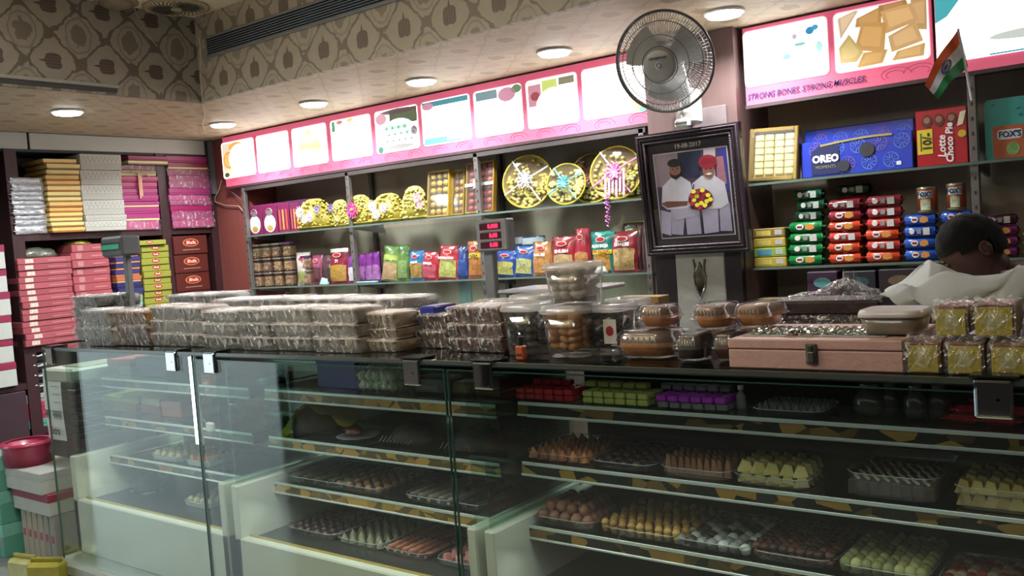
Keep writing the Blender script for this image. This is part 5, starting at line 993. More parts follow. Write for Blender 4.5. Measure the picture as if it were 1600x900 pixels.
for i,(c,k,d_) in enumerate((('b8a03c',1,'yellow'),('8fae4c',0,'yellow and blue printed'),('b8a03c',1,'yellow'),('8a7038',1,'brownish gold'))):
    t=sbx('wafer_box',f'{d_} flat wafer box, {ordn(3-i,4)} by the shelf start','box',at(1178,400,y=4.13).x,at(1228,400,y=4.13).x,4.13,4.25,ZLo+i*.0455,ZLo+i*.0455+.0445,c,None)
    MB().box(.03,.065,-.0612,-.06,.012,.036).build('nutrition_label',mat('b9b9b4',.5,0,.2,80),t); MB().box(-.06,.01,-.0612,-.06,.010,.034).build('picture_patch',mat('5a94b8' if i==1 else 'cdbc5c',.4,0,.3,40),t)
column(1538,1592,352,400,['6c2058']*3,[0,0,0],'purple biscuit pack right of the right post','purple biscuit packs')
rpack(1536,1588,344,0,1,0,'4a1c40','dark plum biscuit pack on top of the purple packs','purple biscuit packs',4.15,.045,1,z=at(1565,352,y=4.14).z)
column(1596,1640,358,398,['8a9a2c']*3,[0,0,0],'lime pack column at the right frame edge','lime packs')
# upper right shelf
x0=at(1172,280,y=4.13).x; x1=at(1248,275,y=4.13).x; h=at(1215,199,y=4.13).z-ZU2
t=thing('sweet_gift_box','glowing gold framed box of pale sweets at the start of the right shelf','gift box',((x0+x1)/2,4.13,ZU2+.002),(-.12,.05,0)); a=(x1-x0)/2
f=MB(); f.box(-a,-a+.02,-.03,.02,0,h,.004); f.box(a-.02,a,-.03,.02,0,h,.004); f.box(-a+.02,a-.02,-.03,.02,0,.02,.004); f.box(-a+.02,a-.02,-.03,.02,h-.02,h,.004); f.build('gold_frame',mat('a88a2c',.3,.6,.1,20,coat=.4),t)
MB().box(-a+.015,a-.015,.0,.015,.015,h-.015).build('box_back',mat('d8cf7c',.5,0,.1,20),t)
ms=MB().box(-.021,.021,-.016,.0,-.015,.015,.005).mesh('sweet_piece',mat('e8e0a0',.35,0,.15,40,coat=.3))
for i in range(4):
    for j in range(6):
        o=bpy.data.objects.new('sweet_piece',ms); C.objects.link(o); o.parent=t; o.location=(-a+.045+(2*a-.09)*i/3,-.002,.045+(h-.09)*j/5)
MB().box(-a+.004,a-.004,-.034,-.032,.004,h-.004).build('clear_cover',CLEAR,t)
BLU=mat('2c3fae',.25,0,.10,8,coat=.5); 
def medallions(t,x0,x1,z0,z1,y,n,seed):
    random.seed(seed)
    for k in range(n):
        cx=x0+(x1-x0)*(k+.5)/n; cz=z0+(z1-z0)*(.28 if k%2 else .75); r=min(.032,(z1-z0)*.22); c='6f8cd8' if k%3 else '8c6f9c'
        b_=MB(); b_.tube([(cx+r*math.cos(a),y,cz+r*math.sin(a)) for a in [2*PI*i/18 for i in range(18)]],.0018,4,True)
        for i in range(10): a=2*PI*i/10; b_.tube([(cx+r*.25*math.cos(a),y,cz+r*.25*math.sin(a)),(cx+r*.9*math.cos(a),y,cz+r*.9*math.sin(a))],.0016,4)
        b_.build('printed_medallion',mat(c,.4,0,0),t)
def oreo(px0,px1,pt,pb,yy,label,front):
    x0,x1=at(px0,pb,y=yy).x,at(px1,pb,y=yy).x; h=at(px1,pt,y=yy).z-ZU2; t=thing('cookie_box',label,'box',((x0+x1)/2,yy+.03,ZU2+.001),(-.05,0,0)); a=(x1-x0)/2
    MB().box(-a,a,-.03,.03,0,h,.004).build('box_body',BLU,t); medallions(t,-a+.05,a-.02,.0,h,-.0305,9,3)
    ck=MB(); ck.cyl((a*.22,-.034,h*.62),.032,.012,20,axis='y'); ck.build('cookie_print',mat('23242c',.6,0,.2,80),t,loc=(0,-.002,0)); MB().prism(oval(a*.22,h*.565,.030,.018,16),-.0335,-.031).build('cream_print',mat('dfe0e6',.5,0,0),t)
    if front:
        MB().prism([(-a*.80,h*.06),(-a*.28,h*.06),(-a*.28,h*.82),(-a*.64,h*.88),(-a*.80,h*.68)],-.0335,-.031).build('dark_label',mat('1c2450',.4,0,.05,20),t)
        text('OREO',h*.28,(-a*.53,-.036,h*.48),RB,mat('eef0f6',.4,0,0),t,bold=.0022,sx=.95); text('MOMENTS',h*.12,(-a*.53,-.035,h*.26),RB,mat('8f8a5c',.4,0,0),t)
        MB().cyl((-a*.20,-.038,h*.24),.026,.008,18,axis='y').build('cookie_print',mat('20222a',.6,0,.2,80),t)
        rb_=MB(); rb_.grid(lambda u,v:(-a*.62+a*1.28*u,-.0345,h*(.83+.12*math.sin(u*1.9)-.02*u)+h*.055*v),14,1); rb_.build('ribbon_print',mat('a89a5c',.35,.3,.1,20),t)
        MB().box(a*.72,a*.80,-.0325,-.031,h*.12,h*.22).build('mark_patch',mat('d8dcec',.4,0,0),t)
oreo(1252,1428,203,272,4.14,'blue cookie gift box standing in front, with dark name panel',True); oreo(1258,1430,183,250,4.24,'second blue cookie gift box leaning behind the front one',False)
x0,x1=at(1432,250,y=4.14).x,at(1512,240,y=4.14).x; h=at(1470,170,y=4.14).z-ZU2; a=(x1-x0)/2
t=thing('pie_box','red snack pie carton with yellow price panel','carton',((x0+x1)/2,4.20,ZU2+.001),(-.03,0,0)); MB().box(-a,a,-.05,.05,0,h,.003).build('box_body',mat('a81c26',.3,0,.08,12,coat=.4),t)
MB().box(-a*.96,-a*.35,-.052,-.05,h*.22,h*.66).build('price_panel',mat('d2be30',.4,0,.05,20),t); o=text('10/-',h*.20,(-a*.55,-.054,h*.44),(PI/2,-PI/2,0),mat('2b2420',.4,0,0),t,bold=.001); text('` only',h*.07,(-a*.8,-.054,h*.44),(PI/2,-PI/2,0),mat('2b2420',.4,0,0),t) if False else MB().box(-a*.84,-a*.78,-.053,-.052,h*.28,h*.6).build('price_line',mat('6a5a28',.5,0,.3,90),t)
text('Lotte',h*.18,(a*.02,-.054,h*.33),(PI/2,-PI/2,0),mat('f0e6e6',.4,0,0),t,shear=.15,bold=.001); text('Choco Pie',h*.165,(a*.32,-.054,h*.38),(PI/2,-PI/2,0),mat('f0e6e6',.4,0,0),t,shear=.15,bold=.0012)
for k in range(3): MB().prism(oval(-a*.55+k*a*.48,h*.80,a*.21,h*.115,14),-.0525,-.05).build('pie_print',mat('5a2c20' if k<3 else 'd8c8a0',.5,0,.3,50),t); 
for k in range(3): MB().prism(oval(-a*.55+k*a*.48,h*.82,a*.13,h*.06,12),-.0535,-.0525).build('pie_glaze',mat('a06858',.4,0,.2,50),t)
MB().prism([(a*.62,h*.66),(a*.84,h*.68),(a*.98,h*.92),(a*.75,h*.9)],-.054,-.052).build('cut_pie_print',mat('dcd0b0',.5,0,.15,40),t); MB().prism(oval(a*.80,h*.52,a*.16,h*.065,14),-.0545,-.052).build('seal_print',mat('c9a92c',.4,0,.1,30),t)
x0=at(1540,245,y=4.14).x; t=thing('tin_carton','teal printed carton showing two sweet tins at the right edge','carton',(x0+.19,4.20,ZU2+.001)); MB().prism(rrect(-.19,.25,0,.245,.02),-.05,.05).build('carton_body',mat('3fa3a0',.35,0,.10,12,coat=.3),t)
for k in range(2):
    cx=-.10+.135*k
    MB().prism(rrect(cx-.062,cx+.062,.004,.135,.01),-.056,-.05).build('tin_print',mat('b8603c',.4,0,.2,20),t); MB().prism(rrect(cx-.045,cx+.045,.08,.118,.012),-.0575,-.056).build('name_patch',mat('dfe6ea',.4,0,0),t); text("FOX'S",.034,(cx,-.059,.098),RB,mat('1f2f5a',.4,0,0),t,bold=.001,sx=.9); MB().prism(oval(cx+.01,.04,.025,.026,14),-.0575,-.056).build('fruit_print',mat('7fa860',.4,0,.5,60),t)
for k in range(16): 
    cx=-.17+.40*random.random(); cz=.15+.08*random.random(); MB().prism([(cx,cz),(cx+.012,cz+.002),(cx+.016,cz+.008),(cx+.003,cz+.006)],-.0515,-.05).build('leaf_print',mat('1f6c72',.4,0,0),t)
MB().prism(oval(.03,.165,.018,.018,12),-.052,-.05).build('nut_print',mat('7a4a34',.4,0,.3,50),t); MB().prism(oval(.055,.150,.014,.014,12),-.052,-.05).build('nut_print',mat('8a5a40',.4,0,.3,50),t)
# low shelf, right: dark gift boxes
zl=1.0805
for (a_,b_,pt,pb,y_,c,l_,oc) in ((1260,1308,425,470,4.10,'40203e','purple gift box with teal oval below the right shelf','5f9aa0'),(1318,1368,424,470,4.12,'27222f','dark blue gift box right of the purple one','3c5460'),(1372,1440,421,470,4.12,'33202a','wide dark brown gift box with gold crest','7a6450')):
    x0,x1=at(a_,pt,y=y_).x,at(b_,pt,y=y_).x; zt=at(a_,pt,y=y_).z; n_=2
    for k in range(2):
        hh=(zt-zl)/2; t=sbx('gift_box',l_+(', upper of two' if k else ', lower of two'),'box',x0,x1,y_,y_+.14,zl+k*hh,zl+(k+1)*hh-.001,c)
        MB().prism(oval(0,hh*.62,(x1-x0)*.28,hh*.17),-.0715,-.07).build('oval_emblem',mat(oc,.4,0,.3,60),t); MB().box(-.03,.03,-.0712,-.07,hh*.22,hh*.28).build('printed_line',mat('8f8090',.5),t)
for i,(a_,b_,l_) in enumerate(((1178,1232,'white and red box at the start of the lowest right shelf'),(1234,1259,'white box with brown cake print beside the purple boxes'))):
    x0,x1=at(a_,468,y=4.09).x,at(b_,468,y=4.09).x; zt=at(a_,468,y=4.09).z; t=sbx('snack_box',l_,'box',x0,x1,4.09,4.22,zl,zt,'a59a92' if i else 'a8968e',None); MB().box(-(x1-x0)/2,(x1-x0)/2,-.0665,-.065,zt-zl-.012,zt-zl).build('red_edge',mat('7a2c34',.4),t)
    if i: MB().prism([(-.03,.05),(.01,.03),(.035,.06),(-.02,.10)],-.0665,-.065).build('cake_print',mat('5a2c24',.5,0,.2,50),t)
# ================================================================== WALL FAN
random.seed(5)
fo_=at(1038,97,y=3.42); fan=thing('wall_fan','silver oscillating wall fan with round wire guard on the pillar','fan',tuple(fo_))
axis=Vector((.16,-1,-.34)).normalized(); MR=axis.to_track_quat('Z','Y').to_matrix().to_4x4(); FR=.206
def fb(): b_=MB(); b_.M=MR; return b_
WIRE=mat('c4c4c2',.35,.4,.1,40); SILV=mat('b9b7b2',.35,.4,.06,30)
def ring(r,z,n=64): return [(r*math.cos(2*PI*i/n),r*math.sin(2*PI*i/n),z) for i in range(n)]
fb().tube(ring(FR,0),.006,8,True).build('outer_ring',mat('6f6e70',.35,.6,.1,30),fan,True)
fb().tube(ring(FR*.985,-.012),.004,6,True).build('outer_ring',mat('6f6e70',.35,.6,.1,30),fan,True)
for r_,z in ((FR*.83,.028),(FR*.58,.052),(FR*.36,.064)): fb().tube(ring(r_,z,48),.0018,5,True).build('guard_ring',mat('55555a',.35,.6,.1,30),fan,True)
g=fb()
for i in range(110):
    a=2*PI*i/110; c,s_=math.cos(a),math.sin(a); g.tube([(c*FR*q,s_*FR*q,z) for q,z in ((.30,.066),(.6,.052),(.85,.026),(1,0))],.0015,3)
stuff(g.build('front_guard_wires',WIRE,fan))
g=fb()
for i in range(80):
    a=2*PI*i/80; c,s_=math.cos(a),math.sin(a); g.tube([(c*FR*q,s_*FR*q,z) for q,z in ((.25,-.085),(.6,-.075),(.88,-.05),(1,-.012))],.0011,3)
stuff(g.build('rear_guard_wires',WIRE,fan))
for r_,z in ((FR*.8,-.062),(FR*.5,-.078)): fb().tube(ring(r_,z,40),.0016,5,True).build('guard_ring',WIRE,fan,True)
hp=fb().lathe([(FR*.33,.060),(FR*.33,.070),(FR*.28,.076),(.001,.078)],n=32).build('hub_cap',mat('a5a3a0',.4,.3,.05,30),fan,True)
Q=MR.to_3x3(); e_=Matrix.Translation(Q@Vector((0,0,.0785)))@MR
def upalign():  # orient lettering upright on the cap
    z=axis; x=Vector((0,0,1)).cross(z).normalized(); y=z.cross(x); return Matrix((x,y,z)).transposed().to_4x4()
UA=upalign(); UE=UA.to_euler()
text('CROMPTON',.0135,tuple(UA.to_3x3()@Vector((0,.030,.0785))),UE,mat('4c4c58',.5,0,0),fan,bold=.0003)
b_=MB(); b_.M=UA; b_.cyl((0,.0,.077),.015,.0022,20); b_.build('round_emblem',mat('d8d8d4',.4),hp,True)
b_=MB(); b_.M=UA; b_.lathe([(.006,.0795),(.012,.0795)],n=18,cap=False); b_.build('emblem_ring',mat('5a6a9c',.4,0,0),hp); b_=MB(); b_.M=UA; b_.cyl((-.004,-.004,.079),.006,.0012,12); b_.build('emblem_dot',mat('c9b84c',.4,0,0),hp)
for k in range(3):
    b_=fb(); a0=2*PI*k/3+.4
    def fn(u,v,a0=a0): 
        r_=.035+(FR*.80-.035)*v; a=a0+(u-.5)*(1.25-.35*abs(v-.55)); return (r_*math.cos(a),r_*math.sin(a),-.012+.035*(u-.5))
    b_.grid(fn,8,6); b_.build('fan_blade',mat('a9a8a6',.35,.1,.05,20,coat=.3),fan,True)
fb().cyl((0,0,-.10),.028,.15,16).build('blade_hub',mat('6b6a6c',.4),fan,True); fb().lathe([(.03,-.17),(.052,-.16),(.058,-.11),(.05,-.085),(.03,-.08)],n=24).build('motor_housing',SILV,fan,True)
mt_=Q@Vector((0,0,-.14)); wallp=Vector((at(1078,175,y=4.03).x,4.035,2.10))-fo_
fb2=MB(); fb2.tube([mt_,mt_+Vector((.01,.02,-.06)),Vector((wallp.x*.5,wallp.y*.6,wallp.z*.7+.03)),wallp+Vector((0,-.012,.0))],[.026,.026,.030,.034],10); fb2.build('support_arm',SILV,fan,True)
sb=MB(); c=at(1068,150,y=3.99)-fo_; lo=at(1072,190,y=3.80)-fo_; sb.box(lo.x-.030,lo.x+.040,lo.y,lo.y+.10,lo.z-.01,lo.z+.15,.012); sb.build('switch_body',SILV,fan)
sb=MB(); sb.box(lo.x-.052,lo.x+.022,lo.y-.02,lo.y+.01,lo.z-.028,lo.z+.016,.010); sb.build('name_plate',mat('c6c6c2',.35,.2),fan); text('WHIRLWIND',.011,(lo.x-.015,.1635,lo.z-.006),RB,mat('3c3c44',.5,0,0),fan) if False else MB().box(lo.x-.045,lo.x+.015,lo.y-.0215,lo.y-.02,lo.z-.010,lo.z-.002).build('plate_lettering',mat('4a4a50',.5,0,.4,120),fan)
sb=MB(); sb.cyl((lo.x-.012,lo.y-.013,lo.z+.05),.020,.014,20,.017,axis='y'); sb.build('speed_knob',mat('d5d3cd',.3),fan,True)
# ================================================================== FLAG
fp=[at(1497,45,y=4.02),at(1508,100,y=4.03),at(1518,156,y=4.08)]; fl=thing('indian_flag','small Indian tricolour flag on a white stick at the shelf post','flag',tuple(fp[2])); o_=fp[2]
MB().tube([p-o_ for p in fp],.0045,8).build('flag_stick',mat('c9cbd0',.4),fl,True)
hoist0,hoist1=at(1498,44,y=4.015),at(1511,103,y=4.025); fly0,fly1=at(1443,128,y=3.97),at(1463,155,y=3.99)
def flagp(u,v):
    a=hoist0.lerp(hoist1,v); b_=fly0.lerp(fly1,v); p=a.lerp(b_,u); p=p+Vector((0,.022*math.sin(u*7+v*1.2)-.0*u,.012*math.sin(u*5+v)*(1-v))); return tuple(p-o_)
for nm,c,v0,v1 in (('saffron_stripe','d8582c',0,.34),('white_stripe','d9dade',.34,.67),('green_stripe','1f7a42',.67,1)): 
    MB().grid(flagp,22,5,0,1,v0,v1).build(nm,mat(c,.6,0,.06,20),fl,True)
ch=MB(); cc_=(.47,.505)
def fq(a,r): 
    u=cc_[0]+r*math.cos(a)*.115; v=cc_[1]+r*math.sin(a)*.15; p=Vector(flagp(u,v)); return p+Vector((0,-.003,0))
ch.tube([fq(2*PI*i/24,1) for i in range(24)],.0022,5,True)
for i in range(12): ch.tube([fq(2*PI*i/12,.1),fq(2*PI*i/12,.95)],.0009,4)
ch.tube([fq(2*PI*i/8,.18) for i in range(8)],.002,4,True)
ch.build('navy_wheel',mat('22306e',.5,0,0),fl)
# ================================================================== FRAMED PHOTOGRAPH
c0,c1,c2_,c3=at(1001,212,y=3.93),at(1163,186,y=3.93),at(1170,388,y=3.99),at(1012,402,y=3.99)
FX0,FX1,FZ1,FZ0=(c0.x+c3.x)/2,(c1.x+c2_.x)/2,(c0.z+c1.z)/2,(c2_.z+c3.z)/2
ft=thing('framed_photo','dark carved frame with photograph of two seated men hung on the pillar','picture frame',((FX0+FX1)/2,3.995,FZ0),(.10,0,0)); W=(FX1-FX0)/2; Hh=FZ1-FZ0; FRM=woodmat('frame_wood','231a1f','3c2f36','z',.25)
fw=.050
def mitre(pts,y0,y1,name,m_): MB().prism(pts,y0,y1).build(name,m_,ft)
for nm,pts in (('top',[(-W,Hh),(W,Hh),(W-fw,Hh-fw),(-W+fw,Hh-fw)]),('bottom',[(-W,0),(W,0),(W-fw,fw),(-W+fw,fw)]),('left',[(-W,0),(-W,Hh),(-W+fw,Hh-fw),(-W+fw,fw)]),('right',[(W,0),(W,Hh),(W-fw,Hh-fw),(W-fw,fw)])): mitre(pts,-.035,.0,'frame_rail',FRM)
for q,r_,c,yy in ((.012,.006,'5c5258',-.037),(fw-.006,.006,'6a5f64',-.036),(fw*.55,.009,'2b2126',-.036)): MB().tube([(-W+q,yy,q),(-W+q,yy,Hh-q),(W-q,yy,Hh-q),(W-q,yy,q)],r_,6,True).build('moulding',mat(c,.3,.2,.3,70,bump=.4,coat=.4),ft)
bd_=MB(); k=0
q=fw-.006
for i in range(46): bd_.sph((W-q,-.041,fw+.01+(Hh-2*fw-.02)*i/45),.0042,.003,.0052,6,4)
stuff(bd_.build('carved_beads',mat('7d7074',.35,.3,.2,50),ft))
MB().box(-W+fw*.8,W-fw*.8,-.018,-.012,fw*.8,Hh-fw*.8).build('mat_board',mat('2c2326',.6,0,.08,20),ft)
mw=.035; X0,X1,Zb,Zt=-W+fw+mw,W-fw-mw+.01,fw+mw,Hh-fw-mw-.02
MB().box(X0-.006,X1+.006,-.0195,-.018,Zb-.006,Zt+.006).build('print_border',mat('c8c0c4',.5,0,.05,20),ft)
ph=MB().box(X0,X1,-.0205,-.0195,Zb,Zt).build('photo_print',mat('4a3c58',.5,0,.4,14),ft)
text('19-08-2017',.030,(.0,-.0195,Hh-fw-mw*.5-.008),RB,mat('c2b8ba',.5,0,0),ft,bold=.0006)
_n=[0]
def pp(pts,c,var=.1):
    _n[0]+=1; MB().prism([(X0+(X1-X0)*u,Zb+(Zt-Zb)*v) for u,v in pts],-.0206-.00022*_n[0],-.0205-.00022*(_n[0]-1)).build('print_shape',mat(c,.5,0,var,30),ph)
def po(u,v,ru,rv,c,n=16,var=.1): pp([(u+ru*math.cos(2*PI*i/n),v+rv*math.sin(2*PI*i/n)) for i in range(n)],c,var)
pp([(0,.62),(.3,.60),(.34,1),(0,1)],'9c8690'); pp([(.34,.70),(.62,.68),(.66,1),(.34,1)],'262a48'); pp([(.66,.66),(.82,.66),(.86,1),(.70,1)],'c0b4bc'); pp([(.88,.5),(1,.5),(1,1),(.90,1)],'3a3a8c'); pp([(0,0),(1,0),(1,.22),(0,.22)],'241f38'); pp([(.84,.55),(.97,.58),(.95,.9),(.86,.9)],'a8707c')
# two seated figures in white (flat print)
pp([(.14,.04),(.30,.02),(.36,.30),(.16,.34)],'aaa4c0'); pp([(0,.06),(.13,.02),(.16,.30),(.02,.34)],'b4aec8'); pp([(.36,.02),(.56,.02),(.56,.30),(.36,.34)],'aea8c2'); pp([(.60,.02),(.80,.03),(.82,.32),(.60,.36)],'b6b0ca'); pp([(.82,.04),(.98,.03),(.98,.36),(.84,.34)],'aca6c0'); pp([(.22,.20),(.5,.24),(.44,.36),(.18,.36)],'b2acc6')
pp([(.04,.40),(.08,.62),(.22,.72),(.36,.72),(.48,.64),(.52,.40),(.40,.34),(.12,.34)],'d6d4de'); pp([(.48,.38),(.50,.62),(.64,.70),(.80,.70),(.94,.60),(.97,.36),(.86,.30),(.56,.32)],'d9d6e0')
pp([(.03,.42),(.12,.36),(.40,.37),(.42,.42),(.12,.44)],'7c5048')
po(.285,.80,.082,.105,'9a6856'); po(.285,.885,.10,.05,'1d1718'); pp([(.20,.78),(.22,.72),(.285,.685),(.35,.72),(.37,.78),(.33,.75),(.285,.735),(.24,.75)],'2a1f1e'); po(.255,.815,.014,.008,'1c1414',8); po(.32,.815,.014,.008,'1c1414',8); pp([(.28,.80),(.29,.80),(.295,.77),(.275,.77)],'835444'); pp([(.255,.752),(.315,.752),(.30,.743),(.27,.743)],'8a4a4a')
po(.745,.76,.080,.10,'9a6454'); po(.745,.855,.125,.082,'9c2836',18); pp([(.63,.84),(.70,.90),(.86,.90),(.87,.80),(.80,.83),(.68,.82)],'8a1f2e'); po(.715,.775,.014,.007,'241818',8); po(.78,.775,.014,.007,'241818',8); pp([(.70,.715),(.75,.73),(.80,.715),(.75,.70)],'d9d6d6'); 
po(.60,.43,.17,.125,'6a1a2e',20,.4)
for i in range(16):
    a=i*2.4; r_=.03+.115*math.sqrt(i/16); po(.60+r_*math.cos(a)*1.05,.44+r_*math.sin(a)*.78,.034,.026,('d6c63a' if i%3 else '9a2034'),9,.15)
pp([(.50,.56),(.53,.62),(.54,.61),(.52,.55)],'1f1a24')
MB().box(X0-.03,X1+.03,-.0275,-.0262,Zb-.03,Zt+.03).build('cover_glass',glassmat('photo_glass',(1,1,1,1),1,.02,.02),ft)
# ================================================================== THINGS ON THE COUNTER
ZT=1.2155
WRAPC=['8f8a84','96908a','857f79']
def packet(name,label,cat,x0,x1,y0,dp,z0,z1,ribs,col,grp,film=FILM,rz=0,fold=True,core=None):
    t=thing(name,label,cat,((x0+x1)/2,y0+dp/2,z0),(0,0,rz),grp); a=(x1-x0)/2; b_=dp/2; h=z1-z0; sd=random.uniform(0,99); m_=MB()
    N=max(12,ribs*6)
    # ribbed loaf of rows inside: rounded slab whose front face shows the rows
    def rib(u): return .016*abs(math.sin(PI*u*ribs))**.45-.008 if ribs>1 else .004
    prof=[]
    sec=[(-b_+.016,h*.03),(-b_+.009,h*.45),(-b_+.003,h*.80),(-b_-.001,h*.86),(-b_-.001,h*.96),(0,h*.985),(b_-.012,h*.97),(b_,h*.8),(b_-.01,h*.05),(0,0)]
    vs=[]; 
    for i in range(N+1):
        u=i/N; e=min(1,min(u,1-u)*14); x=-a+.004+(2*a-.008)*u
        for k,(y,z) in enumerate(sec):
            n=.004*mnoise.noise(Vector((u*9+sd,k*.7,sd))); d=-rib(u) if k in(0,1,2) else 0
            vs.append((x,y*(.93+.07*e)+(.003+d if k in (0,1,2) else 0)+n*.6,z*(.94+.06*e)+n*.4*(1 if k not in (9,) else 0)))
    n_=len(sec); m_._add(vs,[(i*n_+k,(i+1)*n_+k,(i+1)*n_+(k+1)%n_,i*n_+(k+1)%n_) for i in range(N) for k in range(n_)]+[tuple(range(n_)),tuple(range(N*n_,(N+1)*n_))[::-1]])
    m_.build('packed_slices',mat(col,.45,0,.22,45,bump=.5),t,True)
    # crinkled film shell
    f=MB(); nu,nv=16,14; sec2=[(-b_+.010,h*.02),(-b_+.002,h*.45),(-b_-.004,h*.84),(-b_-.005,h*.96),(-b_+.006,h+.003),(-b_*.4,h+.005),(b_*.4,h+.005),(b_-.01,h+.003),(b_+.003,h*.85),(b_+.004,h*.05)]
    vs=[]
    for i in range(nu+1):
        u=i/nu; x=-a-.003+(2*a+.006)*u
        for k,(y,z) in enumerate(sec2):
            n=mnoise.noise(Vector((u*11+sd,k*1.3,sd*2)))*.0055; vs.append((x,y-abs(n)*(1 if y<0 else -1),max(.0005,z+(n*.6 if k not in (0,8) else 0))))
    n_=len(sec2); f._add(vs,[(i*n_+k,(i+1)*n_+k,(i+1)*n_+k+1,i*n_+k+1) for i in range(nu) for k in range(n_-1)])
    f.build('plastic_wrap',film,t,True)
    if fold: 
        s_=MB(); s_.grid(lambda u,v:(a+.002+.016*u,-b_*.7+1.4*b_*v,h*(.35+.25*u)+.005*math.sin(v*14+sd)),3,8); s_.build('end_fold',film,t)
    return t
def cstack(where,px0,px1,pyb,tops,dp,ribs,cols,yf=None,grp='film wrapped bakery packets on the counter',kind='grey film wrapped packet',rzj=.03,film=FILM,name='bakery_packet'):
    pm=(px0+px1)/2
    if yf is None: yf=at(pm,pyb,z=ZT).y
    x0,x1=at(px0,(pyb+tops[0])/2,y=yf).x,at(px1,(pyb+tops[0])/2,y=yf).x
    zs=[at(pm,t_,y=yf).z for t_ in tops]+[ZT]; n=len(tops)
    for i in range(n):
        dx=random.uniform(-.004,.004); packet(name,f'{kind}, {ordn(i,n)+" " if n>1 else ""}{where}','packet',x0+dx,x1+dx,yf+random.uniform(-.006,.006),dp,zs[i+1]+.0005,zs[i]-.0005,ribs[i%len(ribs)],cols[i%len(cols)],grp,film,random.uniform(-rzj,rzj))
GY=['9a948c','a29b92','8e8880']
cstack('in the back left pile',113,152,531,[463,480,496,513],.14,[2,2,2,2],['6f706c','73736f'],yf=2.44)
cstack('in the second back pile',154,196,531,[460,479,497,514],.11,[2],['5c5d5a','6a6965'],yf=2.54)
cstack('in the short left pile',128,172,538,[485,511],.16,[2,2],['857f78','8a857f'],yf=2.27)
cstack('beside the short left pile',176,228,538,[486,508],.15,[3],['8a6238','6c5548'],yf=2.30,kind='brown cookie packet with yellow label')
cstack('of the pile right of brown ones',231,272,541,[479,500,520],.17,[1,1],GY)
cstack('of the second pile past brown ones',274,315,542,[480,501,521],.17,[3,1,2],GY)
cstack('of the pile above the glass joint',318,368,546,[486,505,525],.18,[1,1,3],GY)
cstack('of the pile past the glass joint',371,422,548,[484,505,526],.18,[1,3,3],['8d8781','7a716a'])
cstack('of the wide middle pile',425,484,549,[482,505,527],.18,[4,1,4],GY)
cstack('of the beige pile',489,557,552,[482,506,527],.16,[1,1,3],['9c9184','8f8478'],kind='beige film wrapped bakery packet')
cstack('of the slanted pile by the blue end',563,616,550,[489,514,531],.15,[6,4,5],['a5947c','8f7c66'],kind='striped biscuit roll packet')
cstack('behind the slanted pile',606,652,548,[492,527],.14,[3,1],['8c8678','7b766c'],yf=2.46,kind='pale film wrapped packet')
cstack('between the blue box and the brown piles',655,700,542,[492,517],.16,[2,3],['5f4a40','6c5647'],yf=2.45,kind='dark brown bakery packet')
cstack('beside the cookie tubs',700,782,551,[480,506,528],.17,[5,6,5],['6d4636','77503e'],kind='reddish brown bakery packet')
# second row, behind: flat pale tops
def zt_at(px,py,y): return at(px,py,y=y).z
for i,(a_,b_,pt,pb,y_,l_,c) in enumerate(((258,340,457,475,2.70,'grey film wrapped long packet at the back left of the counter','6f6d69'),(330,440,464,480,2.62,'flat grey film wrapped pack behind the left piles','8d8985'),(443,530,463,480,2.64,'flat grey film wrapped pack in the middle of the back row','928e8a'),(533,632,463,483,2.60,'flat grey film wrapped pack at the right of the back row','918a84'),(742,832,466,480,2.56,'flat brown film wrapped pack behind the brown pile','7a5a4a'))):
    x0,x1=at(a_,pb,y=y_).x,at(b_,pb,y=y_).x; z1_=zt_at((a_+b_)/2,pt+4,y_); h_=(z1_-ZT); n_=3
    for k in range(n_): packet('bakery_packet',l_+(', upper layer',', middle layer',', lower layer')[n_-1-k],'packet',x0,x1,y_,.22 if a_<700 else .10,ZT+h_*k/n_+.0005,ZT+h_*(k+1)/n_-.0005,4,c,'flat bakery packs in the back row',FILM,random.uniform(-.02,.02))
x0,x1=at(655,487,y=2.47).x,at(682,487,y=2.47).x; z1_=zt_at(665,483,2.47)
bx=thing('blue_wrapper_pack','film wrapped pack with royal blue end on the slanted pile','packet',((x0+x1)/2-.03,2.55,ZT+.0)); MB().box(-.05,.055,-.06,.06,0,.075,.004).build('pack_body',mat('8b8578',.5,0,.2,40),bx); MB().box(-.02,.06,-.075,.055,.0755,z1_-ZT+.010,.006).build('blue_box_end',mat('2c3590',.35,0,.1,20,coat=.4),bx)
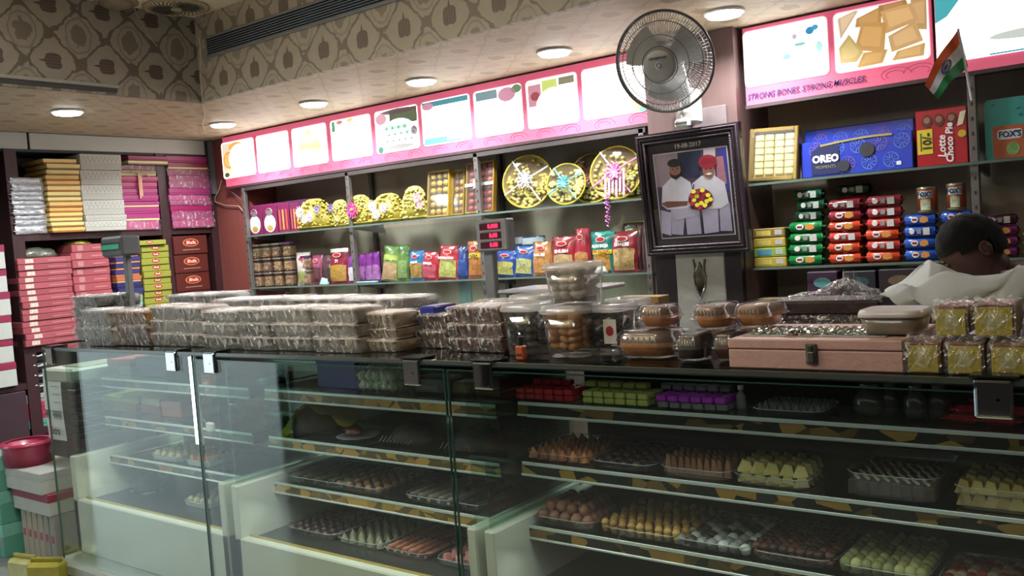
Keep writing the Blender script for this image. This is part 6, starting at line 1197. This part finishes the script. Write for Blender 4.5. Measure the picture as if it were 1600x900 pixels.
# ---- tubs of cookies
def tub(px0,px1,pb,pt,label,yf=None,z0=None,cook='c08a54',n=None,label_patch=None,r=.019,sw_lab='',sz=(3,6),milky=False):
    pm=(px0+px1)/2
    if yf is None: yf=at(pm,pb,z=ZT).y
    z0=ZT if z0 is None else z0; x0,x1=at(px0,pt+8,y=yf).x,at(px1,pt+8,y=yf).x; R=(x1-x0)/2; h=at(pm,pt,y=yf).z-z0; t=thing('cookie_tub',label,'tub',((x0+x1)/2,yf+R,z0))
    MB().lathe([(R*.80,.001),(R*.84,.004),(R*.97,h*.86),(R*.95,h*.86),(R*.82,.008),(.01,.004)],n=28,sq=5).build('tub_body',MILK if milky else CLEAR,t,True)
    MB().lathe([(R*.97,h*.85),(R*1.07,h*.86),(R*1.08,h*.92),(R*1.0,h*.95),(R*.98,h),(R*.90,h),(R*.86,h*.95),(.01,h*.95)],n=28,sq=5).build('tub_lid',MILK,t,True)
    nx,nz=sz; ck=[m_ball(r,r*.62,.08)(mat(cook,.6,0,.2,50,bump=.4)) for _ in range(2)]
    for k in range(nz):
        for j in range(2 if R>.05 else 1):
            for i in range(nx):
                o=bpy.data.objects.new('cookie',ck[(i+k)%2]); C.objects.link(o); zz=z0+.012+(h*.82-.02)*(k+.5)/nz; q=.80+.14*(k/nz)
                o.location=((x0+x1)/2+R*q*(-.62+1.24*i/max(1,nx-1))*(.93),yf+R-R*q*.58+j*R*.95,zz); o.rotation_euler=(.25,random.uniform(-.3,.3),0); tag(o,sw_lab,'cookie','cookies in the '+label.split(' tub')[0]+' tub')
    if label_patch: MB().box(R*.2,R*.86,-R*.99,-R*.975,h*.25,h*.72,.002).build('label_patch',mat('c9c4c0',.5,0,.1,20),t); MB().prism(oval(R*.52,h*.5,R*.2,h*.10,12),-R*1.0,-R*.99).build('red_print',mat('9a2c34',.5,0,.3,60),t)
    return x0,x1,yf,h,R
tub(838,905,561,480,'front clear tub of golden cookies on the counter',cook='cf9250',sw_lab='golden brown cookie stacked inside the front clear tub',sz=(3,5),r=.024)
x0,x1,yt_,h2,R2=at(838,488,y=2.29).x,at(905,488,y=2.29).x,2.29,0,0
yb_=at(871,561,z=ZT).y; zt2=at(871,480,y=yb_).z
tub(842,908,485,412,'tall clear tub of pale round cookies standing on the golden tub',yf=yb_+.005,z0=zt2+.001,cook='e0d4c6',sw_lab='pale round cookie inside the topmost clear tub',sz=(3,4),r=.026)
tub(777,832,557,476,'clear tub of dark balls left of the golden cookie tub',cook='4a4240',sw_lab='dark ball biscuit inside the tub left of the golden one',sz=(3,5),yf=2.33)
tub(905,965,552,477,'clear tub of dark cookies with white label on the counter',cook='3f3634',sw_lab='dark cookie inside the tub with the white label',sz=(3,5),label_patch=True,yf=2.36)
tub(940,992,530,468,'clear lidded tub behind the labelled dark cookie tub',cook='6b625c',sw_lab='grey brown cookie inside the rear lidded tub',sz=(2,4),yf=2.56)
tub(790,838,520,462,'milky lidded tub behind the tub of dark balls',cook='6a5f5c',sw_lab='greyish cookie inside the milky rear tub',sz=(2,4),yf=2.53,milky=True)
ob=at(822,552,y=2.285); t=thing('orange_jar','tiny orange jar with dark cap in front of the cookie tubs','jar',(ob.x-.002,2.262,ZT)); MB().box(-.016,.016,-.012,.012,0,.045,.004).build('jar_body',mat('b5562c',.35,0,.1,20,coat=.3),t); MB().cyl((0,0,.045),.010,.028,14).build('cap',mat('2a2626',.4),t); MB().box(-.010,.010,-.0128,-.012,.012,.020).build('label_patch',mat('3a2a28',.5),t)
# ---- weighing scale with pole display
sp_=at(845,470,y=2.72); sc=thing('weighing_scale','weighing scale with white platform and red digit display on a pole','scale',(at(850,470,y=2.72).x,2.83,ZT)); ztp=at(850,452,y=2.70).z-ZT
wL=(at(920,460,y=2.70).x-at(774,460,y=2.70).x)/2
MB().box(-wL*.85,wL*.85,-.11,.12,0,ztp*.55,.01).build('scale_body',mat('34343a',.4),sc); MB().box(-wL*.5,wL*.5,-.08,.09,ztp*.55,ztp-.016,.004).build('platform_neck',mat('1f1f22',.5),sc); MB().box(-wL,wL,-.12,.13,ztp-.016,ztp,.005).build('platform',mat('b9bbc4',.25,.2,.05,10,coat=.4),sc)
pw=at(762,440,y=2.86); dx=pw.x-sc.location.x; z1_=at(765,393,y=2.86).z-ZT; z2_=at(765,343,y=2.86).z-ZT; x0,x1=at(741,368,y=2.84).x-sc.location.x,at(790,368,y=2.84).x-sc.location.x
MB().box(dx-.024,dx+.024,.045,.075,0,z1_+.01,.004).build('display_pole',mat('84858a',.4,.3),sc); MB().box(dx-.02,-wL*.80,.04,.08,0,.02,.003).build('pole_foot',mat('6a6a6e',.4),sc)
dsp=MB().box(x0,x1,.02,.075,z1_,z2_,.006).build('display_head',mat('8e8f92',.4,.2),sc)
for k,s_ in enumerate(('0.000','0.00','0.00')):
    zc=z2_-(z2_-z1_)*(.22+.29*k); MB().box(x0+.022,x1-.03,.0185,.02,zc-.013,zc+.013,.0005).build('digit_window',mat('4a1420',.3,0,0,1),dsp)
    text(s_,.024,((x0+x1)/2+.012,.0172,zc),RB,mat('ff2a50',.4,0,0,1,emit=2.5),sc,name='red_digits',bold=.0008)
    MB().box(x0+.03,x1-.03,.0190,.0199,zc+.0145,zc+.0165).build('caption_line',mat('5a5a5e',.5),dsp)
# ---- small customer display on the left
y_=2.52; p=at(178,385,y=y_); t=thing('customer_display','small grey customer display with green screen on a pole','display',(p.x,y_+.05,ZT)); zc=p.z-ZT; x0,x1=at(157,385,y=y_).x-p.x,at(188,385,y=y_).x-p.x
MB().box(x0,x1+.012,-.05,.06,at(170,402,y=y_).z-ZT,at(170,370,y=y_).z-ZT,.012).build('display_head',mat('55575a',.4,.1),t); MB().box(x0+.006,x1-.004,-.052,-.049,zc-.024,zc+.022,.002).build('screen_bezel',mat('2a2e30',.3),t); MB().box(x0+.014,x1-.014,-.0535,-.052,zc-.014,zc+.010).build('green_screen',mat('2f8b68',.25,0,.1,30,emit=.5),t); MB().box(-.016,.020,-.0,.03,0,zc-.03,.004).build('display_pole',mat('6d7073',.4,.2),t); MB().box(x0-.01,x1+.03,-.03,.06,0,.012,.003).build('pole_base',mat('4a4c4f',.4),t)
# ---- loaf cakes in clamshells
def clam(px0,px1,pyb,pt,label,yf,z0,cake,lab2,dp=.12,choc=False,over=None):
    pm=(px0+px1)/2; x0,x1=at(px0,(pyb+pt)/2,y=yf).x,at(px1,(pyb+pt)/2,y=yf).x; h=at(pm,pt,y=yf).z-z0; a=(x1-x0)/2; t=thing('clear_clamshell',label,'container',((x0+x1)/2,yf+dp/2,z0))
    MB().lathe([(.72,.001),(.78,.004),(.98,h*.42),(1.10,h*.44),(1.10,h*.46),(.97,h*.46)],n=28,sq=5,sx=a,sy=dp/2).build('shell_base',CLEAR,t,True)
    MB().lathe([(1.10,h*.47),(1.0,h*.49),(.90,h*.86),(.82,h*.98),(.74,h),(.01,h)],n=28,sq=5,sx=a,sy=dp/2,cap=False).build('shell_lid',CLEAR,t,True)
    rg=MB()
    for k in range(6): rg.box(-a*.55+k*a*.2,-a*.55+k*a*.2+.004,-dp*.5*.95,-dp*.5*.90,h*.56,h*.80,.001)
    stuff(rg.build('lid_ribs',mat('c9c6c2',.15,0,0,1,coat=.5),t))
    cb_=MB(); cb_.lathe([(.66,.006),(.72,.010),(.88,h*.40),(.90,h*.55),(.80,h*.80),(.55,h*.90),(.01,h*.93)],n=24,sq=4,sx=a,sy=dp/2)
    cb_.build('cake_body',mat(cake,.65,0,.18,40,bump=.4),None,True,loc=(0,0,0)); o=bpy.data.objects[-1] if False else None
    return t,a,h
def loaf(px0,px1,pyb,pt,l1,l2,yf,z0,cake,crust,dp=.12):
    pm=(px0+px1)/2; x0,x1=at(px0,(pyb+pt)/2,y=yf).x,at(px1,(pyb+pt)/2,y=yf).x; h=at(pm,pt,y=yf).z-z0; a=(x1-x0)/2; cx,cy=(x0+x1)/2,yf+dp/2
    t=thing('clear_clamshell',l1,'container',(cx,cy,z0))
    MB().lathe([(.74,.001),(.80,.004),(.98,h*.42),(1.10,h*.44),(1.10,h*.46),(.97,h*.46)],n=28,sq=5,sx=a,sy=dp/2).build('shell_base',CLEAR,t,True)
    MB().lathe([(1.10,h*.47),(1.0,h*.49),(.90,h*.86),(.82,h*.98),(.74,h),(.01,h)],n=28,sq=5,sx=a,sy=dp/2,cap=False).build('shell_lid',CLEAR,t,True)
    rg=MB()
    for k in range(7): rg.box(-a*.6+k*a*.19,-a*.6+k*a*.19+.004,-dp*.5*.96,-dp*.5*.93,h*.56,h*.80,.001)
    stuff(rg.build('lid_ribs',mat('8d8a86',.2,0,0,1,coat=.5),t))
    ck=thing('loaf_cake',l2,'cake',(cx,cy,z0+.006)); MB().lathe([(.68,0),(.74,.006),(.87,h*.38),(.88,h*.52)],n=24,sq=4,sx=a,sy=dp/2).build('cake_body',mat(cake,.65,0,.18,40,bump=.4),ck,True)
    MB().lathe([(.885,h*.50),(.88,h*.60),(.78,h*.78),(.5,h*.86),(.01,h*.88)],n=24,sq=4,sx=a,sy=dp/2,cap=False).build('cake_crust',mat(crust,.6,0,.25,40,bump=.5),ck,True)
loaf(952,1044,556,518,'long clear clamshell lying before the labelled tub','long brown loaf cake in the lowest long clamshell',2.32,ZT,'a8703f','5a463c',.16)
zA=at(1000,518,y=2.32).z+.001
loaf(992,1042,519,478,'clear clamshell stacked on the long clamshell','brown loaf cake in the clamshell on top of the long one',2.36,zA,'b5754a','6c4838',.12)
loaf(1048,1094,558,522,'clear clamshell with ribbed lid and dark chocolate cake','dark chocolate loaf cake low beside the long clamshell',2.30,ZT,'2e2422','3a2e2a',.13)
loaf(1108,1150,559,520,'ribbed clear clamshell half hidden by the pink case','dark red brown loaf cake behind the pink case corner',2.32,ZT,'5a2f28','33262a',.13)
zB=at(1075,522,y=2.30).z+.001; zC=at(1128,520,y=2.32).z+.001
loaf(1074,1128,520,477,'upper clear clamshell with golden loaf left of the pair','golden brown loaf cake in the upper left clamshell of the pair',2.33,zB+.004,'c98752','7c6252',.17)
loaf(1138,1196,518,476,'upper clear clamshell with golden loaf right of the pair','golden brown loaf cake in the upper right clamshell of the pair',2.36,zC+.004,'cc8c54','94705a',.20)
for px,l_,zz in ((1115,'ribbed clear clamshell lying behind the upper pair, left one',0),(1170,'ribbed clear clamshell lying behind the upper pair, right one',0)):
    loaf(px-24,px+24,520,488,l_,('left' if px<1150 else 'right')+' loaf cake at the back behind the golden pair',2.66,ZT,'6a4a3c','55463f',.13)
wb=at(1045,500,z=ZT); x0=at(905,500,y=2.75).x
t=thing('white_board','white plastic board lying between the tubs and loaf cakes','board',(-1.62,2.72,ZT)); MB().box(-.13,.16,-.16,.18,0,.008,.003).build('board_sheet',mat('b9bcb8',.4,0,.05,10),t); MB().box(-.13,.16,.165,.185,.008,.02,.003).build('board_lip',mat('a5a8a4',.4),t)
x0,x1=at(958,478,y=2.86).x,at(1030,478,y=2.86).x; zt_=at(990,464,y=2.86).z-ZT
t=thing('yellow_carton','yellow brown carton with red oval behind the loaf cakes','carton',((x0+x1)/2,2.90,ZT)); MB().box(-(x1-x0)/2,(x1-x0)/2,-.04,.04,0,zt_,.003).build('carton_body',mat('9a7a44',.5,0,.15,14),t); MB().prism(oval(.01,zt_*.75,.03,.014,16),-.042,-.04).build('red_oval',mat('8a2c24',.4),t)
t=sbx('label_box','white box with dark lettering behind the tub of dark balls','box',at(780,470,y=2.60).x,at(834,470,y=2.60).x,2.66,2.685,ZT,at(800,468,y=2.66).z,'9a948f','5b4a4c') if False else None
# ---- pink case
a0,a1=at(1139,560,y=2.235),at(1412,565,y=2.235); zt_=1.292; cs=thing('pink_case','long pink latched case with silver lace band on the counter','case',((a0.x+a1.x)/2,2.235,ZT)); a=(a1.x-a0.x)/2; PK=mat('c39c92',.6,0,.07,60,bump=.2); 
MB().box(-a,a,0,.34,0,.049,.003).build('case_base',PK,cs); MB().box(-a,a,-.001,.341,.0515,zt_-ZT,.003).build('case_lid',PK,cs); MB().box(-a+.003,a-.003,.003,.335,.048,.052).build('lid_gap',mat('5a3a38',.7),cs)
lx=at(1267,560,y=2.23).x-cs.location.x
MB().box(lx-.014,lx+.016,-.006,0,.015,.068,.003).build('latch_plate',mat('8c8c84',.3,.8,.1,40),cs); MB().box(lx-.008,lx+.010,-.014,-.006,.020,.048,.003).build('latch_clasp',mat('a8a89e',.25,.9,.1,40),cs); MB().box(lx-.006,lx+.006,-.012,-.006,.050,.064,.002).build('latch_hook',mat('9a9a90',.25,.9,.1,40),cs)
bnd_=MB(); bx0,bx1=at(1190,520,z=zt_).x-cs.location.x,at(1368,520,z=zt_).x-cs.location.x
MB().box(bx0-.02,bx1+.05,.05,.20,zt_-ZT,zt_-ZT+.003,.001).build('lace_mat',mat('9d9f92',.5,0,.15,30),cs)
for row,yy in ((0,.08),(1,.13),(2,.175)):
    for k in range(15): bnd_.sph((bx0+(bx1-bx0)*k/14,yy,zt_-ZT+.008),.0095,.008,.007,7,5,.25)
    bnd_.tube([(bx0+(bx1-bx0)*k/40,yy-.018+.006*math.sin(k*1.6),zt_-ZT+.006) for k in range(41)],.0018,4)
stuff(bnd_.build('silver_beads',mat('c6c6c2',.2,.9,.3,60),cs)); bc=MB(); 
for k in range(14): bc.sph(((bx0+bx1)/2-.02+random.uniform(-.03,.03),.07+random.uniform(-.02,.02),zt_-ZT+.010),.010,.008,.008,6,4,.3)
stuff(bc.build('bead_cluster',mat('d6d6d4',.15,1,.3,60),cs))
# ---- white tub, wrapped brownies, yellow cake bags
zt_+=.001
x0,x1=at(1338,520,y=2.29).x,at(1440,520,y=2.29).x; h=at(1390,486,y=2.29).z-zt_-.004; t=thing('lidded_container','white lidded container of yellow sweets on the pink case','container',((x0+x1)/2,2.36,zt_+.004),(0,0,-.03)); a=(x1-x0)/2
MB().lathe([(.82,.001),(.86,.004),(.96,h*.72),(.94,h*.72),(.82,.006),(.01,.003)],n=32,sq=6,sx=a,sy=.07).build('container_body',glassmat('frosted',(0.85,.83,.78,1),1,.2,.05,haze=.25,hazecol=(.6,.56,.45,1)),t,True); MB().lathe([(.95,h*.70),(1.03,h*.72),(1.02,h*.86),(.96,h),(.90,h*.98),(.01,h*.97)],n=32,sq=6,sx=a,sy=.07).build('container_lid',mat('d3cecb',.35,0,.05,10,coat=.3),t,True)
MB().lathe([(.78,.006),(.86,h*.55),(.01,h*.58)],n=24,sq=6,sx=a,sy=.064).build('sweet_filling',mat('9a8048',.6,0,.35,60,bump=.6),t,True)
def ybag(px0,px1,pb,pt,label,yf,z0,dp=.13,rz=0,side=False):
    x0,x1=at(px0,(pb+pt)/2,y=yf).x,at(px1,(pb+pt)/2,y=yf).x; h=at((px0+px1)/2,pt,y=yf).z-z0; a=(x1-x0)/2-.002; t=thing('cake_bag',label,'packet',((x0+x1)/2,yf+dp/2,z0),(0,0,rz),'yellow cake packets on the counter end'); b_=dp/2
    MB().box(-a+.004,a-.004,-b_+.004,b_,.001,h*.93,.006).build('cake_slab',mat('a3803c',.6,0,.15,30,bump=.3),t); MB().box(-a+.003,a-.003,-b_+.002,b_-.002,h*.90,h*.96,.004).build('brown_crust',mat('8a4f3c',.6,0,.2,30),t)
    MB().box(-a+.006,a-.006,-b_+.002,-b_+.005,h*.04,h*.88,.001).build('yellow_card',mat('b8a630',.4,0,.10,12,coat=.2),t); MB().prism([(math.cos(q)*a*.55+random.uniform(-.004,.004),h*.48+math.sin(q)*h*.28+random.uniform(-.004,.004)) for q in [2*PI*k/14 for k in range(14)]],-b_+.001,-b_+.0025).build('pale_print',mat('b5ac6c',.5,0,.4,50),t)
    f=MB(); sd=random.uniform(0,50)
    sec2=[(-b_-.002,0.001),(-b_-.004,h*.5),(-b_-.002,h*.92),(-b_+.012,h+.002),(0,h+.004),(b_-.01,h),(b_+.003,h*.5),(b_+.002,.001)]; vs=[]; nu=14
    for i in range(nu+1):
        u=i/nu; 
        for k,(y,z) in enumerate(sec2):
            n=mnoise.noise(Vector((u*9+sd,k*1.5,sd)))*.006; vs.append((-a-.002+(2*a+.004)*u,y-abs(n)*(1 if y<0 else -1),max(.0005,z+n*.5)))
    n_=len(sec2); f._add(vs,[(i*n_+k,(i+1)*n_+k,(i+1)*n_+k+1,i*n_+k+1) for i in range(nu) for k in range(n_-1)]); f.build('plastic_wrap',FILM2,t,True); 
    s_=MB(); s_.grid(lambda u,v:(-a+2*a*u,-b_+.01+.02*v,h+.003+.012*v+.004*math.sin(u*15)),10,3); s_.build('gathered_top',FILM2,t)
ybag(1412,1471,581,534,'lower yellow cake packet touching the pink case',2.24,ZT); ybag(1475,1539,583,535,'lower middle yellow cake packet at the counter end',2.24,ZT); ybag(1543,1612,585,537,'lower right yellow cake packet cut by the frame edge',2.24,ZT)
zU=at(1441,534,y=2.24).z+.008
ybag(1456,1514,530,477,'upper left yellow cake packet of the pile',2.27,zU); ybag(1517,1588,531,474,'upper right yellow cake packet of the pile',2.27,zU)
q=at(1598,500,y=2.45); t=thing('silver_bag','silvery crumpled bag at the right frame edge behind the yellow packets','bag',(q.x+.05,2.49,ZT)); g=MB(); blob(g,(0,0,0),.07,.07,.16,31,.4); g.build('bag_film',mat('8d9298',.25,.6,.3,25,bump=.8),t,True); MB().cyl((0,0,.15),.012,.03,10).build('tied_neck',mat('a0a4a8',.3,.6),t)
br=at(1300,480,y=2.62); t=thing('brownie_pack','dark brownie slab wrapped in crumpled clear film behind the pink case','packet',(br.x-.02,2.72,ZT))
for k in range(3): MB().box(-.17,.15,-.09,.09,.001+k*.046,.045+k*.046,.008).build('brownie_layer',mat('2f2220',.55,0,.3,40,bump=.5),t)
g=MB(); sd=3
def bf(u,v):
    x=-.21+.40*u; y=-.12+.23*v; e=min(1,min(u,1-u)*5)*min(1,min(v,1-v)*4+.0); z=.006+.142*e+.05*math.exp(-((x-.03)**2+(y)**2)/.004)+.012*mnoise.noise(Vector((x*28,y*28,1))); return (x,y,max(.002,z))
g.grid(bf,30,16); g.build('crumpled_film',FILM2,t,True); g=MB(); g.grid(lambda u,v:(.0+.09*u,-.02+.02*math.sin(u*9),.17+.05*v*math.sin(PI*u)+.01*math.sin(u*20)),12,5); g.build('film_knot',FILM2,t)
# ================================================================== WHITE CLOTH AND THE SHOPKEEPER
random.seed(11)
mt,nt,b,out=newmat('thin_white_cloth'); b.inputs['Base Color'].default_value=(.47,.48,.45,1); b.inputs['Roughness'].default_value=.6
tl=nt.nodes.new('ShaderNodeBsdfTranslucent'); tl.inputs[0].default_value=(.5,.51,.47,1); mx=nt.nodes.new('ShaderNodeMixShader'); mx.inputs[0].default_value=.3; nt.links.new(b.outputs[0],mx.inputs[1]); nt.links.new(tl.outputs[0],mx.inputs[2]); nt.links.new(mx.outputs[0],out.inputs[0]); CLOTH=mt
def interp(ps,x):
    for (x0,y0),(x1,y1) in zip(ps,ps[1:]):
        if x<=x1: return y0+(y1-y0)*max(0,(x-x0)/(x1-x0))
    return ps[-1][1]
ridge=[(1382,456),(1400,447),(1450,440),(1500,436),(1550,427),(1600,421),(1700,410)]
low=[(1382,460),(1400,472),(1425,488),(1460,500),(1520,506),(1600,508),(1700,510)]
back=[(1382,452),(1402,440),(1430,422),(1450,411),(1470,414),(1492,428),(1520,434),(1600,428),(1700,420)]
def clothf(u,v):
    px=1382+318*u**1.1
    A=at(px,interp(low,px),y=2.70-.09*math.sin(PI*min(1,u*1.5))); Bp=at(px,interp(ridge,px),y=2.80); Cc=at(px,interp(back,px),y=2.98); Dd=Vector((Cc.x,3.05,max(ZT,Cc.z-.12)))
    A.z=max(A.z,ZT+.012) if px>1430 else A.z
    if v<.5: t=v/.5; p=A.lerp(Bp,t); p.y-=.05*math.sin(PI*t); 
    elif v<.85: t=(v-.5)/.35; p=Bp.lerp(Cc,t); p.z-=.022*math.sin(PI*t)
    else: t=(v-.85)/.15; p=Cc.lerp(Dd,t)
    f=.020*math.sin(u*24+v*9+2*math.sin(u*6))*(1-abs(v-.4))+.022*(1-abs(math.sin(u*11-v*8+1.2*math.sin(u*9))))**2+.016*mnoise.noise(Vector((u*5,v*4,2)))+.007*math.sin(u*13-v*17)
    k=min(1,u*6); p.z+=f*.55*k; p.y+=f*1.3*k
    return tuple(p)
tag(MB().grid(clothf,96,44).build('white_cloth',CLOTH,None,True),'thin white crumpled cloth heaped in front of the bending man','cloth')
def skinfig(name,joints,edges,mt,parent,sub=2):
    me=bpy.data.meshes.new(name); me.from_pydata([j[0] for j in joints],edges,[]); o=bpy.data.objects.new(name,me); C.objects.link(o)
    md=o.modifiers.new('skin','SKIN'); md.use_smooth_shade=True
    for i,j in enumerate(joints):
        v=me.skin_vertices[0].data[i]; r=j[1]; v.radius=(r,r) if not isinstance(r,tuple) else r; v.use_root=(i==0)
    o.modifiers.new('sub','SUBSURF').levels=sub; o.modifiers['sub'].render_levels=sub
    dg=bpy.context.evaluated_depsgraph_get(); m2_=bpy.data.meshes.new_from_object(o.evaluated_get(dg)); m2_.materials.clear(); m2_.materials.append(mt)
    bpy.data.objects.remove(o); m2_.polygons.foreach_set('use_smooth',[True]*len(m2_.polygons)); q=bpy.data.objects.new(name,m2_); C.objects.link(q); q.parent=parent; return q
hc=at(1517,392,y=3.30)     # centre of the head
per=thing('person','person with short black hair in a pale pink shirt bending behind the counter','person',(hc.x+.28,3.42,0)); O=per.location.copy()
def Lc(x,y,z): return (x-O.x,y-O.y,z)
hx,hy,hz=hc.x,hc.y,hc.z-.005
SKIN=mat('4d3229',.5,0,.08,30,sss=0)
J=[];Eg=[]
def jn(p,r,par=None):
    J.append((Lc(*p),r)); 
    if par is not None: Eg.append((par,len(J)-1))
    return len(J)-1
pel=jn((hx+.30,3.44,.93),.13); sp1=jn((hx+.27,3.43,1.07),.12,pel); sp2=jn((hx+.22,3.41,1.20),.135,sp1); ch_=jn((hx+.17,3.38,1.30),.12,sp2); nk=jn((hx+.09,3.34,1.375),.052,ch_); hd0=jn((hx+.045,3.32,hz-.035),.060,nk); hd1=jn((hx+.0,3.30,hz+.0),.086,hd0); hd2=jn((hx-.035,3.285,hz+.01),.070,hd1)
fing=[]
for s_,dx in ((-1,0),(1,1)):
    sh=jn((hx+.17+.02*s_+(.0),3.38+.19*s_,1.31),.055,ch_); el=jn((hx+.02,3.28+.20*s_,1.10+.02*s_),.040,sh); wr=jn((hx-.16,3.10+.09*s_,1.235),.026,el); pa=jn((hx-.22,3.05+.07*s_,1.250),.030,wr)
    for k in range(4):
        b0=jn((hx-.262,3.018+.07*s_+.020*(k-1.5),1.262-.002*abs(k-1)),.0095,pa); b1=jn((hx-.290,3.002+.07*s_+.021*(k-1.5),1.256),.0088,b0); jn((hx-.300+.003*k,2.995+.07*s_+.021*(k-1.5),1.232),.0075,b1)
    tb=jn((hx-.222,3.05+.07*s_-.040*s_,1.244),.0110,pa); jn((hx-.255,3.035+.07*s_-.048*s_,1.232),.0090,tb)
for s_ in (-1,1):
    hp_=jn((hx+.31,3.44+.10*s_,.88),.085,pel); kn=jn((hx+.27,3.42+.11*s_,.49),.058,hp_); an=jn((hx+.31,3.44+.11*s_,.085),.036,kn); jn((hx+.20,3.38+.12*s_,.035),.032,an)
body=skinfig('body',J,Eg,SKIN,per)
# shirt and trousers as slightly larger skinned sleeves
J=[];Eg=[]
a0=jn((hx+.30,3.44,.90),.15); a1=jn((hx+.27,3.43,1.06),.145,a0); a2=jn((hx+.22,3.41,1.20),.155,a1); a3=jn((hx+.165,3.38,1.315),.13,a2); jn((hx+.155,3.375,1.385),.095,a3)
for s_ in (-1,1): q=jn((hx+.17+.02*s_,3.38+.19*s_,1.315),.072,a3); e=jn((hx+.02,3.28+.20*s_,1.10+.02*s_),.056,q); jn((hx-.10,3.17+.14*s_,1.19),.040,e)
skinfig('shirt',J,Eg,mat('b9a0ae',.7,0,.06,20,bump=.15),per)
J=[];Eg=[]
a0=jn((hx+.305,3.44,.90),.145)
for s_ in (-1,1): q=jn((hx+.31,3.44+.10*s_,.84),.10,a0); e=jn((hx+.27,3.42+.11*s_,.49),.075,q); jn((hx+.31,3.44+.11*s_,.10),.058,e)
skinfig('trousers',J,Eg,mat('2e3038',.7,0,.1,20),per)
for s_ in (-1,1): g=MB(); g.sph(Lc(hx+.245,3.405+.12*s_,.035),.12,.045,.036,14,8); g.build('shoe',mat('1e1a1a',.4),per,True)
# head details: skull volume, hair, ear, nose, brow, eyes, mouth ; face looks left and down
fd=Vector((-.80,-.28,-.53)).normalized(); upv=Vector((-.42,-.12,.90)); upv=(upv-fd*upv.dot(fd)).normalized(); sd_=fd.cross(upv)
HM=Matrix((fd,sd_,upv)).transposed().to_4x4(); HM.translation=Vector(Lc(hx,hy,hz))
def hb_(): q=MB(); q.M=HM; return q
g=hb_(); g.sph((0,0,0),.096,.074,.102,24,16); g.build('face',SKIN,per,True)
g=hb_(); n0=0; g.sph((-.012,0,.014),.105,.087,.115,40,28)
keep=[]
for i,v in enumerate(g.v):
    p=Vector(v); n=(mnoise.noise(p*70)*.005+mnoise.noise(p*160)*.003)*(1 if 80<i<len(g.v)-81 else 0); c=Vector(Lc(hx,hy,hz)); d=(p-c); g.v[i]=tuple(p+d.normalized()*n)
HI=HM.inverted()
g.M=None
fs=[]
for f in g.f:
    c=sum((HI@Vector(g.v[i]) for i in f),Vector())/len(f)
    if c.z>.044 and c.x>0 or (c.x<=-.055 and c.z>-.050) or (-.055<c.x<=0 and c.z>.012) or (c.x>0 and c.x<.035 and c.z>.018): fs.append(f)
g.f=[f for f in fs if len(set(f))>2]; hair=g.build('hair',mat('050505',1.0,0,.2,90,bump=.25,bscale=120),per,True)
for s_ in (-1,1):
    g=hb_(); g.sph((-.034,s_*.080,-.004),.020,.009,.028,12,9); e=g.build('ear',SKIN,per,True); g=hb_(); g.tube([(-.034+.013*math.cos(a),s_*.088,-.004+.020*math.sin(a)) for a in [PI*k/6-1.2 for k in range(9)]],.004,6); g.build('ear_rim',SKIN,e,True)
    g=hb_(); g.sph((.083,s_*.030,.006),.012,.014,.009,10,7); e=g.build('eyelid',SKIN,per,True); g=hb_(); g.tube([(.092,s_*.042,.000),(.0955,s_*.030,-.002),(.092,s_*.018,.000)],.0016,5); g.build('lashes',mat('120d0c',.6),e,True)
    g=hb_(); g.tube([(.088,s_*.048,.022),(.096,s_*.030,.028),(.097,s_*.013,.024)],[.003,.0045,.003],6); g.build('eyebrow',mat('0c0a0b',.7),per,True)
g=hb_(); g.tube([(.092,0,.018),(.104,0,-.004),(.115,0,-.022),(.104,0,-.030)],[.008,.010,.014,.009],10); g.build('nose',SKIN,per,True)
g=hb_(); g.tube([(.082,-.024,-.056),(.094,0,-.054),(.082,.024,-.056)],[.004,.006,.004],8); g.build('mouth',mat('5a332f',.5),per,True)
# loose cable loop in the corner beside the sign
pts=[at(x,y,y=4.14) for x,y in((346,282),(343,295),(336,308),(336,315),(352,321),(373,322),(380,330))]
tag(MB().tube(pts,.0035,5).build('cable',mat('b8a89a',.6)),'pale looped cable hanging from the left end of the pink sign','cable')
pts=[at(x,y,y=4.12) for x,y in((350,290),(362,300),(376,311))]
tag(MB().tube(pts,.002,5).build('cable',mat('8d8484',.6)),'thin grey cable running from the sign to the first shelf post','cable')
